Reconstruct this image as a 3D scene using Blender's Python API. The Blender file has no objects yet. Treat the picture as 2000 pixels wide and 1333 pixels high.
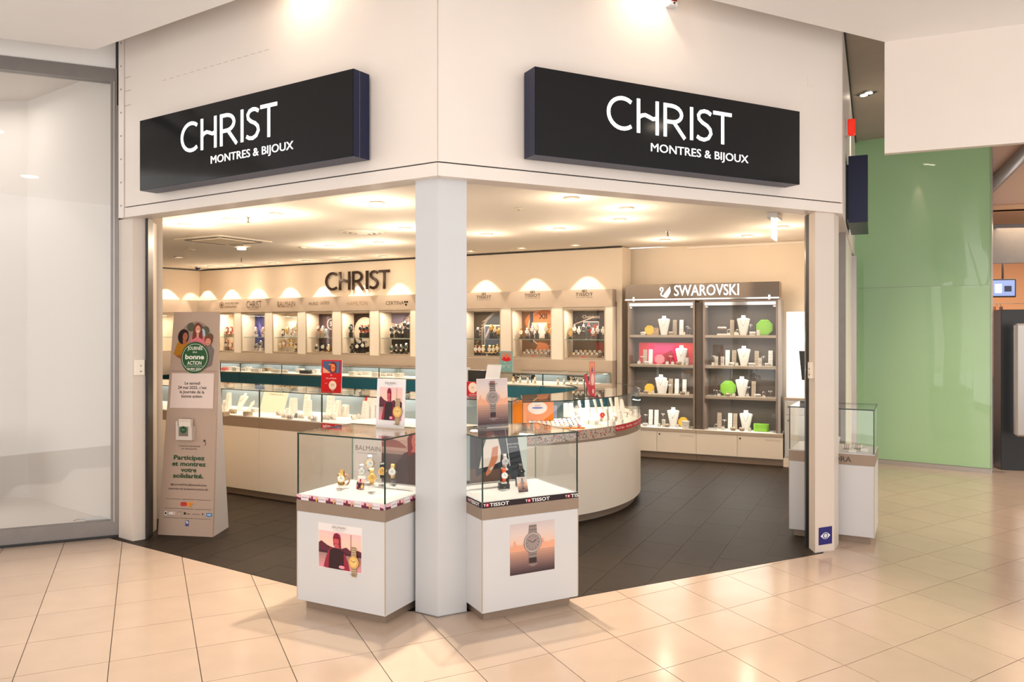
import bpy, math, random
from math import sin, cos, pi, radians, atan2, sqrt, hypot
random.seed(7)
SC = bpy.context.scene
COL = SC.collection
# ------------------------------------------------------------------ camera, world, exposure
EYE, FPX, CX, HY = 1.6, 1527.0, 1000.0, 643.0      # eye height in metres, focal length in pixels, principal column, horizon row
cam = bpy.data.objects.new('camera', bpy.data.cameras.new('camera')); COL.objects.link(cam)
cam.location = (0, 0, EYE); cam.rotation_euler = (pi/2, 0, 0)
cam.data.sensor_width = 36.0; cam.data.lens = FPX/2000*36.0
cam.data.shift_y = -(666.5-HY)/2000.0; cam.data.clip_end = 200
SC.camera = cam
SC.view_settings.view_transform = 'Standard'; SC.view_settings.look = 'None'
SC.view_settings.gamma = 1.0; SC.view_settings.use_curve_mapping = False
SC.view_settings.exposure = 0.0
SC.cycles.transparent_max_bounces = 32; SC.cycles.max_bounces = 10; SC.cycles.diffuse_bounces = 4
SC.cycles.glossy_bounces = 4; SC.cycles.sample_clamp_indirect = 6.0
SC.cycles.caustics_reflective = False; SC.cycles.caustics_refractive = False
W = bpy.data.worlds.new('world'); SC.world = W; W.use_nodes = True
bg = W.node_tree.nodes['Background']; bg.inputs[0].default_value = (1.0, 0.955, 0.915, 1); bg.inputs[1].default_value = 2.2
WARM = (1.0, 0.80, 0.60); NEUT = (1.0, 0.93, 0.86); WHITE = (1.0, 0.96, 0.90)
def area(loc, size, power, col=NEUT, rot=(0,0,0), sy=None, name='area_light'):
    l = bpy.data.lights.new(name, 'AREA'); l.energy = power; l.color = col; l.size = size
    if sy: l.shape = 'RECTANGLE'; l.size_y = sy
    o = bpy.data.objects.new(name, l); COL.objects.link(o); o.location = loc; o.rotation_euler = rot
    return o
def spot(loc, to, power, ang=60, col=NEUT, blend=.5, r=.03, name='spot_light'):
    l = bpy.data.lights.new(name, 'SPOT'); l.energy = power; l.color = col; l.spot_size = radians(ang); l.spot_blend = blend
    l.shadow_soft_size = r
    o = bpy.data.objects.new(name, l); COL.objects.link(o); o.location = loc
    from mathutils import Vector
    o.rotation_euler = (Vector(to)-Vector(loc)).to_track_quat('-Z', 'Y').to_euler()
    return o
# warm recessed downlights of the hall ceiling, above and behind the photographer
for _x, _y, _p in ((-3.2, 3.2, 110), (-1.4, 2.6, 150), (1.6, 2.6, 150), (3.6, 3.4, 120), (-2.2, 0.8, 150), (.4, .8, 150), (3.0, .8, 150), (5.6, 5.6, 0), (4.6, 7.4, 0)):
    if _p: spot((_x, _y, 3.58), (_x, _y, 0), _p*.08, 125, (1, .86, .72), .8, .06)
for _x, _y in ((5.2, 6.4), (6.8, 7.4)): spot((_x, _y, 3.84), (_x, _y, 0), 260, 120, (1, .84, .68), .8, .05)  # unseen spots added to brighten the floor on the right
def point(loc, power, col=WARM, r=.04):
    l = bpy.data.lights.new('point_light', 'POINT'); l.energy = power; l.color = col; l.shadow_soft_size = r
    o = bpy.data.objects.new('point_light', l); COL.objects.link(o); o.location = loc; return o
# ------------------------------------------------------------------ materials
MATS = {}
def pbr(name, col, rough=.5, metal=0, emit=None, es=0, spec=.5, coat=0, noise=0, nscale=6, bump=0, bscale=200, coatr=.03):
    if name in MATS: return MATS[name]
    m = bpy.data.materials.new(name); m.use_nodes = True; nt = m.node_tree; b = nt.nodes['Principled BSDF']
    b.inputs['Base Color'].default_value = (*col, 1); b.inputs['Roughness'].default_value = rough
    b.inputs['Metallic'].default_value = metal; b.inputs['Specular IOR Level'].default_value = spec
    if coat: b.inputs['Coat Weight'].default_value = coat; b.inputs['Coat Roughness'].default_value = coatr
    if emit: b.inputs['Emission Color'].default_value = (*emit, 1); b.inputs['Emission Strength'].default_value = es
    tc = None
    if noise or bump:
        tc = nt.nodes.new('ShaderNodeTexCoord')
    if noise:
        n = nt.nodes.new('ShaderNodeTexNoise'); n.inputs['Scale'].default_value = nscale; n.inputs['Detail'].default_value = 4
        nt.links.new(tc.outputs['Object'], n.inputs['Vector'])
        r = nt.nodes.new('ShaderNodeValToRGB')
        r.color_ramp.elements[0].position = .3; r.color_ramp.elements[1].position = .7
        r.color_ramp.elements[0].color = (*[c*(1-noise) for c in col], 1); r.color_ramp.elements[1].color = (*[min(1, c*(1+noise)) for c in col], 1)
        nt.links.new(n.outputs['Fac'], r.inputs['Fac']); nt.links.new(r.outputs['Color'], b.inputs['Base Color'])
    if bump:
        n2 = nt.nodes.new('ShaderNodeTexNoise'); n2.inputs['Scale'].default_value = bscale
        nt.links.new(tc.outputs['Object'], n2.inputs['Vector'])
        bp = nt.nodes.new('ShaderNodeBump'); bp.inputs['Strength'].default_value = bump; bp.inputs['Distance'].default_value = .002
        nt.links.new(n2.outputs['Fac'], bp.inputs['Height']); nt.links.new(bp.outputs['Normal'], b.inputs['Normal'])
    MATS[name] = m; return m
def lin(c):
    return tuple(((x/255)/12.92 if x/255 <= .04045 else ((x/255+.055)/1.055)**2.4) for x in c)
def flat(r, g, b, rough=.45, es=0):
    n = 'print_%d_%d_%d_%d' % (r, g, b, es*10)
    c = lin((r, g, b))
    return pbr(n, c, rough, spec=.3, emit=c if es else None, es=es)
def glass(name, tint=(.982, .99, .985), gl=1.0):
    m = bpy.data.materials.new(name); m.use_nodes = True; nt = m.node_tree; nt.nodes.clear()
    o = nt.nodes.new('ShaderNodeOutputMaterial'); mx = nt.nodes.new('ShaderNodeMixShader')
    t = nt.nodes.new('ShaderNodeBsdfTransparent'); t.inputs[0].default_value = (*tint, 1)
    g = nt.nodes.new('ShaderNodeBsdfGlossy'); g.inputs['Roughness'].default_value = .01; g.inputs[0].default_value = (gl, gl, gl, 1)
    ge = nt.nodes.new('ShaderNodeNewGeometry'); dp = nt.nodes.new('ShaderNodeVectorMath'); dp.operation = 'DOT_PRODUCT'
    nt.links.new(ge.outputs['Normal'], dp.inputs[0]); nt.links.new(ge.outputs['Incoming'], dp.inputs[1])
    def mt(op, a, b=None):
        n = nt.nodes.new('ShaderNodeMath'); n.operation = op
        for i, v in enumerate((a, b)):
            if v is None: continue
            if isinstance(v, (int, float)): n.inputs[i].default_value = v
            else: nt.links.new(v, n.inputs[i])
        return n.outputs[0]
    f = mt('MULTIPLY_ADD', mt('POWER', mt('SUBTRACT', 1.0, mt('ABSOLUTE', dp.outputs['Value'])), 5.0), .96); f.node.inputs[2].default_value = .035
    nt.links.new(f, mx.inputs[0]); nt.links.new(t.outputs[0], mx.inputs[1]); nt.links.new(g.outputs[0], mx.inputs[2])
    nt.links.new(mx.outputs[0], o.inputs[0]); MATS[name] = m; return m
GLASS = glass('clear_glass'); GREYGLASS = glass('window_glass', (.96, .96, .95))
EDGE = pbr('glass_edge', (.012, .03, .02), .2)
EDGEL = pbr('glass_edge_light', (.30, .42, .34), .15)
def tile_mat(name, col, rough, var, noise, nscale):
    m = pbr(name, col, rough, noise=noise, nscale=nscale, bump=.03, bscale=40, spec=.5 if rough < .3 else .16)
    nt = m.node_tree; b = nt.nodes['Principled BSDF']
    ramp = [n for n in nt.nodes if n.type == 'VALTORGB'][0]
    oi = nt.nodes.new('ShaderNodeObjectInfo'); hsv = nt.nodes.new('ShaderNodeHueSaturation')
    mr = nt.nodes.new('ShaderNodeMapRange'); mr.inputs[3].default_value = 1-var; mr.inputs[4].default_value = 1+var
    nt.links.new(oi.outputs['Random'], mr.inputs[0]); nt.links.new(mr.outputs[0], hsv.inputs['Value'])
    nt.links.new(ramp.outputs['Color'], hsv.inputs['Color']); nt.links.new(hsv.outputs['Color'], b.inputs['Base Color'])
    return m
M = dict(
 wallw=pbr('painted_panel', (.79, .715, .655), .38, noise=.015, nscale=2, bump=.02),
 post=pbr('painted_post', (.56, .57, .585), .35, noise=.015, nscale=3),
 postw=pbr('painted_post_warm', (.68, .60, .53), .38, noise=.015, nscale=3),
 ceil=pbr('mall_ceiling_paint', (.93, .90, .87), .8, noise=.015, nscale=1.5),
 hceil=pbr('upper_ceiling_paint', (.42, .37, .31), .8, noise=.03),
 sceil=pbr('shop_ceiling_paint', (.90, .82, .72), .8, noise=.015, nscale=1.2),
 swall=pbr('shop_wall_paint', (.80, .69, .55), .7, noise=.02, nscale=2),
 white=pbr('white_lacquer', (.60, .605, .62), .3, noise=.008, nscale=3),
 cream=pbr('cream_lacquer', (.87, .79, .68), .35, noise=.01, nscale=3),
 taupe=pbr('taupe_metal', (.30, .225, .17), .42, metal=.35, noise=.03, nscale=8),
 taupel=pbr('taupe_laminate', (.50, .41, .325), .45, metal=.2, noise=.03, nscale=5),
 dark=pbr('dark_gap', (.015, .015, .015), .6),
 black=pbr('black_plastic', (.012, .012, .013), .35),
 sign=pbr('sign_face', (.006, .0065, .008), .09, spec=.28),
 navy=pbr('sign_side', (.006, .010, .042), .35, spec=.3),
 grey=pbr('grey_metal', (.24, .22, .21), .4, metal=.5, noise=.04, nscale=10),
 lgrey=pbr('light_grey_metal', (.48, .45, .43), .35, metal=.6),
 chrome=pbr('chrome', (.8, .8, .8), .06, metal=1),
 steel=pbr('steel', (.62, .60, .58), .22, metal=1),
 gold=pbr('gold', (.85, .56, .20), .2, metal=1),
 rose=pbr('rose_gold', (.75, .42, .30), .22, metal=1),
 letter=pbr('white_letter', (.9, .9, .9), .4, emit=(1, .97, .95), es=1.2),
 letterk=pbr('dark_letter', (.045, .028, .018), .35),
 teal=pbr('teal_panel', (.014, .12, .175), .3, noise=.05),
 green=pbr('green_backpainted_glass', (.40, .66, .37), .25, coat=1, coatr=.015, noise=.03, nscale=.8),
 grout=pbr('tile_joint', (.10, .075, .055), .9),
 dgrout=pbr('dark_floor_joint', (.42, .34, .26), .8),
 tile=tile_mat('polished_stoneware', (.50, .38, .295), .16, .03, .03, 5),
 dtile=tile_mat('dark_slate_tile', (.024, .0165, .0115), .5, .10, .12, 9),
 velvet=pbr('white_leatherette', (.80, .77, .72), .6, bump=.1, bscale=600),
 beigev=pbr('beige_velvet', (.42, .33, .24), .8), brown=pbr('brown_velvet', (.20, .12, .08), .8),
 acryl=glass('acrylic', (.97, .97, .97)),
 orange=flat(240, 135, 15), red=flat(196, 14, 24), pinkc=flat(216, 40, 90), pink=flat(245, 130, 140),
 yellow=flat(238, 190, 70), lime=flat(140, 200, 70), slate=flat(92, 96, 122), kraft=flat(170, 140, 110),
 mirror=pbr('header_mirror', (.14, .115, .095), .28, metal=1),
 cabback=pbr('cabinet_back', (.105, .082, .066), .5, noise=.04),
 cabside=pbr('cabinet_bronze', (.32, .24, .19), .35, metal=.5),
 lamp=pbr('lamp_glow', (1, .9, .75), .5, emit=(1, .86, .66), es=14),
 trimw=pbr('lamp_trim', (.72, .62, .5), .5),
 card=pbr('cardboard_print', (.45, .325, .25), .55, noise=.01),
 skin=flat(190, 120, 95),
)
# ------------------------------------------------------------------ mesh builder
class MB:
    def __init__(s): s.v = []; s.f = []; s.m = []; s.sm = []; s.mats = []
    def mi(s, mat):
        if mat not in s.mats: s.mats.append(mat)
        return s.mats.index(mat)
    def face(s, pts, mat, smooth=False):
        n = len(s.v); s.v += [tuple(p) for p in pts]; s.f.append(tuple(range(n, n+len(pts)))); s.m.append(s.mi(mat)); s.sm.append(smooth); return s
    def mesh(s, vs, fs, mat, smooth=False):
        n = len(s.v); s.v += [tuple(p) for p in vs]; k = s.mi(mat)
        for f in fs: s.f.append(tuple(n+i for i in f)); s.m.append(k); s.sm.append(smooth)
        return s
    def prism(s, pts, z0, z1, mat, caps=True):
        a = sum(pts[i][0]*pts[(i+1) % len(pts)][1]-pts[(i+1) % len(pts)][0]*pts[i][1] for i in range(len(pts)))
        if a < 0: pts = pts[::-1]
        n = len(pts); vs = [(x, y, z0) for x, y in pts]+[(x, y, z1) for x, y in pts]
        fs = [(i, (i+1) % n, n+(i+1) % n, n+i) for i in range(n)]
        if caps: fs += [tuple(range(n-1, -1, -1)), tuple(range(n, 2*n))]
        return s.mesh(vs, fs, mat)
    def box(s, x0, x1, y0, y1, z0, z1, mat, bev=0):
        if x0 > x1: x0, x1 = x1, x0
        if y0 > y1: y0, y1 = y1, y0
        if z0 > z1: z0, z1 = z1, z0
        if not bev: return s.prism([(x0, y0), (x1, y0), (x1, y1), (x0, y1)], z0, z1, mat)
        b = bev
        def oct_(i): return [(x0+i, y0+b), (x0+b, y0+i), (x1-b, y0+i), (x1-i, y0+b), (x1-i, y1-b), (x1-b, y1-i), (x0+b, y1-i), (x0+i, y1-b)]
        rings = [[(x0+b, y0+b)]*0 or [(x, y, z0) for x, y in [(x0+b, y0+b), (x0+b, y0+b), (x1-b, y0+b), (x1-b, y0+b), (x1-b, y1-b), (x1-b, y1-b), (x0+b, y1-b), (x0+b, y1-b)]],
                 [(x, y, z0+b) for x, y in oct_(0)], [(x, y, z1-b) for x, y in oct_(0)],
                 [(x, y, z1) for x, y in [(x0+b, y0+b), (x0+b, y0+b), (x1-b, y0+b), (x1-b, y0+b), (x1-b, y1-b), (x1-b, y1-b), (x0+b, y1-b), (x0+b, y1-b)]]]
        vs = [p for r in rings for p in r]; fs = []
        for k in range(3):
            for i in range(8): fs.append((k*8+i, k*8+(i+1) % 8, (k+1)*8+(i+1) % 8, (k+1)*8+i))
        fs.append((6, 4, 2, 0)); fs.append((24, 26, 28, 30))
        return s.mesh(vs, fs, mat)
    def lathe(s, prof, n, mat, c=(0, 0, 0), axis='z', smooth=True, sx=1, sy=1):
        vs = []; fs = []
        for r, h in prof:
            for i in range(n):
                t = 2*pi*i/n; a, b = r*cos(t)*sx, r*sin(t)*sy
                p = (a, b, h) if axis == 'z' else ((a, -h, b) if axis == 'y' else (h, a, b))
                vs.append((c[0]+p[0], c[1]+p[1], c[2]+p[2]))
        for k in range(len(prof)-1):
            for i in range(n): fs.append((k*n+i, k*n+(i+1) % n, (k+1)*n+(i+1) % n, (k+1)*n+i))
        s.mesh(vs, fs, mat, smooth)
        base = len(s.v)-len(vs)
        for k, rev in ((0, True), (len(prof)-1, False)):
            if prof[k][0] > 1e-5:
                idx = tuple(base+k*n+i for i in range(n)); s.f.append(idx[::-1] if rev else idx); s.m.append(s.mi(mat)); s.sm.append(False)
        return s
    def cyl(s, r, h0, h1, n, mat, c=(0, 0, 0), axis='z', **k): return s.lathe([(r, h0), (r, h1)], n, mat, c, axis, **k)
    def tube(s, pts, r, n, mat, closed=False, ry=None):
        ry = ry or r; vs = []; N = len(pts)
        for k, p in enumerate(pts):
            q0 = pts[(k-1) % N] if (closed or k > 0) else p; q1 = pts[(k+1) % N] if (closed or k < N-1) else p
            d = [q1[i]-q0[i] for i in range(3)]; L = sqrt(sum(x*x for x in d)) or 1; d = [x/L for x in d]
            up = (0, 0, 1) if abs(d[2]) < .9 else (0, 1, 0)
            a = (d[1]*up[2]-d[2]*up[1], d[2]*up[0]-d[0]*up[2], d[0]*up[1]-d[1]*up[0]); L = sqrt(sum(x*x for x in a)) or 1; a = [x/L for x in a]
            b = (a[1]*d[2]-a[2]*d[1], a[2]*d[0]-a[0]*d[2], a[0]*d[1]-a[1]*d[0])
            for i in range(n):
                t = 2*pi*i/n; vs.append(tuple(p[j]+a[j]*r*cos(t)+b[j]*ry*sin(t) for j in range(3)))
        fs = []
        for k in range(N if closed else N-1):
            for i in range(n): fs.append((k*n+i, k*n+(i+1) % n, ((k+1) % N)*n+(i+1) % n, ((k+1) % N)*n+i))
        if not closed: fs += [tuple(range(n)), tuple((N-1)*n+i for i in range(n))[::-1]]
        return s.mesh(vs, fs, mat, True)
    def bar(s, p, q, w, mat):
        return s.tube([p, q], w*.7071, 4, mat)
    def data(s, name):
        me = bpy.data.meshes.new(name); me.from_pydata(s.v, [], s.f)
        for m in s.mats: me.materials.append(m)
        me.polygons.foreach_set('material_index', s.m); me.polygons.foreach_set('use_smooth', s.sm); me.update(); return me
    def build(s, name, parent=None, label=None):
        return link(name, s.data(name), parent, label)
def link(name, me, parent=None, label=None, loc=None):
    o = bpy.data.objects.new(name, me); COL.objects.link(o)
    if parent: o.parent = parent
    if label: o['label'] = label
    if loc: o.location = loc
    return o
class Frame:
    def __init__(s, x, y, deg):
        s.x, s.y, s.r = x, y, radians(deg); s.ex = (cos(s.r), sin(s.r)); s.ey = (-sin(s.r), cos(s.r))
    def p(s, a, b, z=0): return (s.x+a*s.ex[0]+b*s.ey[0], s.y+a*s.ex[1]+b*s.ey[1], z)
    def p2(s, a, b): return s.p(a, b)[:2]
    def fit(s, px, b=0, py=None):
        """a (and z) of the place on the vertical plane b that is met in column px, row py"""
        k = (px-CX)/FPX; ox, oy = s.x+b*s.ey[0], s.y+b*s.ey[1]
        a = (k*oy-ox)/(s.ex[0]-k*s.ex[1]); Y = oy+a*s.ex[1]
        return a if py is None else (a, EYE+(HY-py)*Y/FPX)
def gp(px, py, z=0):
    Y = FPX*(EYE-z)/(py-HY); return ((px-CX)/FPX*Y, Y)
def tag(o, label=None, cat=None, group=None, kind=None):
    for k, v in (('label', label), ('category', cat), ('group', group), ('kind', kind)):
        if v: o[k] = v
    return o
def thing(name, label, cat, loc, rot=0, group=None):
    o = bpy.data.objects.new(name, None); COL.objects.link(o); o.location = loc; o.rotation_euler = (0, 0, rot)
    o.empty_display_size = .1
    return tag(o, label, cat, group)
def struct(mb, name, parent=None): return tag(mb.build(name, parent), kind='structure')
def inframe(F, name, label, cat, a, b, z=0, rot=0, group=None): return thing(name, label, cat, F.p(a, b, z), F.r+rot, group)
# ------------------------------------------------------------------ lettering
TXT = {}
def text_data(s, bold=0, ext=0):
    key = (s, bold, ext)
    if key not in TXT:
        c = bpy.data.curves.new('t', 'FONT'); c.body = s; c.size = 1; c.resolution_u = 3; c.offset = bold; c.extrude = ext; c.fill_mode = 'BOTH' if ext else 'FRONT'
        o = bpy.data.objects.new('t', c); COL.objects.link(o)
        me = o.to_mesh(); vs = [tuple(v.co) for v in me.vertices]; fs = [tuple(p.vertices) for p in me.polygons]; o.to_mesh_clear()
        bpy.data.objects.remove(o); bpy.data.curves.remove(c)
        x0 = min(v[0] for v in vs); x1 = max(v[0] for v in vs)
        vs = [(v[0]-x0, v[1], v[2]) for v in vs]; TXT[key] = (vs, fs, x1-x0)
    return TXT[key]
CAP = .69
STROKES = {  # x fractions of the whole word, y in cap heights; a humanist sans with a waved H bar
 'C': [[(.62*.3+0.0, .93)]],
}
def stroke(mb, pts, w, y0, y1, mat, sx=1, sz=1, ox=0, oz=0):
    """a flat raised stroke along pts (x,z), w wide, from depth y0 to y1"""
    P = [(ox+x*sx, oz+z*sz) for x, z in pts]; L = []; R = []
    for i, p in enumerate(P):
        a = P[max(i-1, 0)]; b = P[min(i+1, len(P)-1)]; dx, dz = b[0]-a[0], b[1]-a[1]; l = hypot(dx, dz) or 1
        nx, nz = -dz/l*w/2, dx/l*w/2; L.append((p[0]+nx, p[1]+nz)); R.append((p[0]-nx, p[1]-nz))
    n = len(P); vs = [(x, y1, z) for x, z in L]+[(x, y1, z) for x, z in R]+[(x, y0, z) for x, z in L]+[(x, y0, z) for x, z in R]; fs = []
    for i in range(n-1):
        fs += [(i, i+1, n+i+1, n+i), (2*n+i, 3*n+i, 3*n+i+1, 2*n+i+1), (i, 2*n+i, 2*n+i+1, i+1), (n+i, n+i+1, 3*n+i+1, 3*n+i)]
    fs += [(0, n, 3*n, 2*n), (n-1, 3*n-1, 4*n-1, 2*n-1)]
    mb.mesh(vs, fs, mat)
def arc(cx, cz, rx, rz, a0, a1, n=14): return [(cx+rx*cos(radians(a0+(a1-a0)*i/n)), cz+rz*sin(radians(a0+(a1-a0)*i/n))) for i in range(n+1)]
def word_christ(w, h, y0, y1, mat, tk=.112):
    """returns six meshes, one per letter"""
    t = h*tk; out = []
    def L(*strokes):
        m = MB()
        for st in strokes: stroke(m, st, t, y0, y1, mat)
        out.append(m)
    e = t/2
    L([(x*w, z*h) for x, z in arc(.118, .5, .105, .44, 52, 308, 18)])
    L([(.238*w, 0), (.238*w, h)], [(.383*w, 0), (.383*w, h)], [(x*w, z*h) for x, z in [(.238, .44), (.262, .52), (.29, .55), (.32, .51), (.35, .46), (.383, .50)]])
    L([(.446*w, 0), (.446*w, h)], [(.446*w, h-e), (.50*w, h-e)]+[(x*w, z*h) for x, z in arc(.50, .70, .078, .241, 85, -88, 10)]+[(.446*w, .46*h)], [(.515*w, .46*h), (.605*w, .0*h)])
    L([(.660*w, 0), (.660*w, h)])
    L([(x*w, z*h) for x, z in [(.822, .86), (.795, .925), (.765, .94), (.735, .90), (.717, .80), (.722, .68), (.75, .58), (.79, .50), (.815, .40), (.822, .27), (.80, .12), (.765, .06), (.73, .08), (.705, .14)]])
    L([(.842*w, h-e), (1.0*w, h-e)], [(.922*w, 0), (.922*w, h-e)])
    return out
# flat print: layered thin polygons on the plane facing -y
class Art(MB):
    def __init__(s, y=0, step=.0004): super().__init__(); s.y = y; s.step = step
    def nxt(s): s.y -= s.step; return s.y
    def poly(s, pts, mat): y = s.nxt(); return s.face([(x, y, z) for x, z in pts], mat)
    def rect(s, x0, z0, x1, z1, mat): return s.poly([(x0, z0), (x1, z0), (x1, z1), (x0, z1)], mat)
    def ell(s, cx, cz, rx, rz, mat, n=20, rot=0):
        return s.poly([(cx+rx*cos(2*pi*i/n)*cos(rot)-rz*sin(2*pi*i/n)*sin(rot), cz+rx*cos(2*pi*i/n)*sin(rot)+rz*sin(2*pi*i/n)*cos(rot)) for i in range(n)], mat)
    def ring(s, cx, cz, r, w, mat, n=32):
        y = s.nxt()
        for i in range(n):
            a, b = 2*pi*i/n, 2*pi*(i+1)/n
            s.face([(cx+r*cos(a), y, cz+r*sin(a)), (cx+r*cos(b), y, cz+r*sin(b)), (cx+(r-w)*cos(b), y, cz+(r-w)*sin(b)), (cx+(r-w)*cos(a), y, cz+(r-w)*sin(a))], mat)
    def text(s, t, x, z, h, mat, w=None, al='c', bold=.0):
        vs, fs, tw = text_data(t, bold); k = h/CAP; kx = (w/tw) if w else k; W_ = tw*kx
        x0 = x-W_/2 if al == 'c' else (x if al == 'l' else x-W_); y = s.nxt()
        return s.mesh([(x0+v[0]*kx, y, z+v[1]*k) for v in vs], fs, mat)
    def line(s, x0, z0, x1, z1, w, mat):
        dx, dz = x1-x0, z1-z0; l = hypot(dx, dz) or 1; nx, nz = -dz/l*w/2, dx/l*w/2
        return s.poly([(x0+nx, z0+nz), (x0-nx, z0-nz), (x1-nx, z1-nz), (x1+nx, z1+nz)], mat)
def grad(A, x0, z0, x1, z1, stops, n=14):
    """printed gradient, bottom to top"""
    for i in range(n):
        t = (i+.5)/n*(len(stops)-1); k = min(int(t), len(stops)-2); u = t-k
        c = [int(stops[k][j]*(1-u)+stops[k+1][j]*u) for j in range(3)]
        A.rect(x0, z0+(z1-z0)*i/n, x1, z0+(z1-z0)*(i+1)/n, flat(*c)); A.y += A.step
    A.y -= A.step
def raised_text(t, x, z, h, mat, y, depth=.004, w=None, al='c', bold=.01):
    vs, fs, tw = text_data(t, bold, .5); k = h/CAP; kx = (w/tw) if w else k; W_ = tw*kx
    x0 = x-W_/2 if al == 'c' else (x if al == 'l' else x-W_)
    m = MB(); m.mesh([(x0+v[0]*kx, y-depth/2-v[2]*depth, z+v[1]*k) for v in vs], fs, mat); return m
def letters(parent, t, x, z, h, w, y, depth, mat, bold=0, name='letter', serif=0):
    tot = text_data(t, bold, .5)[2]; k = h/CAP; kx = w/tot
    for i, ch in enumerate(t):
        if ch == ' ': continue
        vs, fs, cw = text_data(ch, bold, .5); pw = text_data(t[:i+1], bold, .5)[2]; x0 = x+(pw-cw)*kx
        m = MB(); m.mesh([(x0+v[0]*kx, y-depth/2-v[2]*depth, z+v[1]*k) for v in vs], fs, mat)
        if serif and ch in 'IKRAWV':
            e = serif; st = x0+.0; wd_ = cw*kx
            if ch in 'IKR': m.box(st-e, st+.012+e, y-depth, y, z, z+.005, mat)
            if ch in 'IK': m.box(st-e, st+.012+e, y-depth, y, z+h-.005, z+h, mat)
            if ch in 'VW': m.box(st-e, st+.018, y-depth, y, z+h-.005, z+h, mat); m.box(x0+wd_-.018, x0+wd_+e, y-depth, y, z+h-.005, z+h, mat)
            if ch == 'A': m.box(st-e, st+.016, y-depth, y, z, z+.005, mat); m.box(x0+wd_-.016, x0+wd_+e, y-depth, y, z, z+.005, mat)
        m.build(name, parent)
def serif_text(A, t, x, z, h, mat, w, bold=0):
    """capitals with small slab ends above and below, for an engraved serif look"""
    A.text(t, x, z, h, mat, w=w, bold=bold)
# ================================================================== SETTING
APX, APY = -.4045, 4.26
FL = Frame(APX, APY, -32.68)     # left shop front: a runs to the right and is negative left of the corner; b runs into the shop
FR = Frame(APX, APY, 26.61)      # right shop front: a positive to the right of the corner
BW = Frame(1.411, 10.02, -29.97) # back wall of the shop, a negative to the left
SIDE0, SIDE1 = (2.24, 5.62), (4.06, 9.26)
LCOR = FL.p2(FL.fit(233), 0)
# ---- floors
aA = atan2(-717, 1527); UX = (sin(aA), cos(aA)); VX = (cos(aA), -sin(aA))
BEND = [(-9, 0), (1.1, 0), (1.4, .013), (1.8, .04), (2.2, .07), (3.0, .15), (3.4, .2), (4.2, .3), (5.3, .44), (6.4, .58), (12, 1.28)]
def bend(v):
    for (a, p), (b, q) in zip(BEND, BEND[1:]):
        if v <= b: return p+(q-p)*(v-a)/(b-a)
    return 1.28
VL = [-.155-.39*k for k in range(12, 0, -1)]+[-.155, .235, .625, 1.015, 1.405, 1.807, 2.21, 2.605, 3.01, 3.416, 3.815]+[3.815+.403*k for k in range(1, 14)]
def uline(k): return 3.37+(.427 if k > 0 else .415)*k
def gridp(i, k): v = VL[i]; u = uline(k)+bend(v); return (u*UX[0]+v*VX[0], u*UX[1]+v*VX[1])
def clip(poly, n, d, keep):   # keep side where (n.p-d)*keep >= 0
    out = []
    for i in range(len(poly)):
        p, q = poly[i], poly[(i+1) % len(poly)]; a = (n[0]*p[0]+n[1]*p[1]-d)*keep; b = (n[0]*q[0]+n[1]*q[1]-d)*keep
        if a >= 0: out.append(p)
        if a*b < 0: t = a/(a-b); out.append((p[0]+t*(q[0]-p[0]), p[1]+t*(q[1]-p[1])))
    return out
def polyarea(p): return abs(sum(p[i][0]*p[(i+1) % len(p)][1]-p[(i+1) % len(p)][0]*p[i][1] for i in range(len(p))))/2 if len(p) > 2 else 0
def shrink(p, e):
    cx = sum(q[0] for q in p)/len(p); cy = sum(q[1] for q in p)/len(p); out = []
    n = len(p); a = sum(p[i][0]*p[(i+1) % n][1]-p[(i+1) % n][0]*p[i][1] for i in range(n)); 
    if a < 0: p = p[::-1]
    # offset every edge inwards
    res = p[:]
    for i in range(n):
        x0, y0 = p[i]; x1, y1 = p[(i+1) % n]; dx, dy = x1-x0, y1-y0; l = hypot(dx, dy)
        if l < 1e-6: continue
        nx, ny = -dy/l, dx/l; res = clip(res, (nx, ny), nx*x0+ny*y0+e, 1)
        if len(res) < 3: return []
    return res
nC = ((0.0, 1.0), 4.43)
nL = (FL.ey, FL.ey[0]*APX+FL.ey[1]*APY); nR = (FR.ey, FR.ey[0]*APX+FR.ey[1]*APY)
sd = (SIDE1[0]-SIDE0[0], SIDE1[1]-SIDE0[1]); sl = hypot(*sd); nSn = (-sd[1]/sl, sd[0]/sl); nS = (nSn, nSn[0]*SIDE0[0]+nSn[1]*SIDE0[1])
def proj(p, z=0): return CX+FPX*p[0]/p[1], HY+FPX*(EYE-z)/p[1]
base = MB(); base.box(-9, 14, 1.0, 17, -.10, -.004, M['grout'])
floor = struct(base, 'floor')
tiles = []
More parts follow.
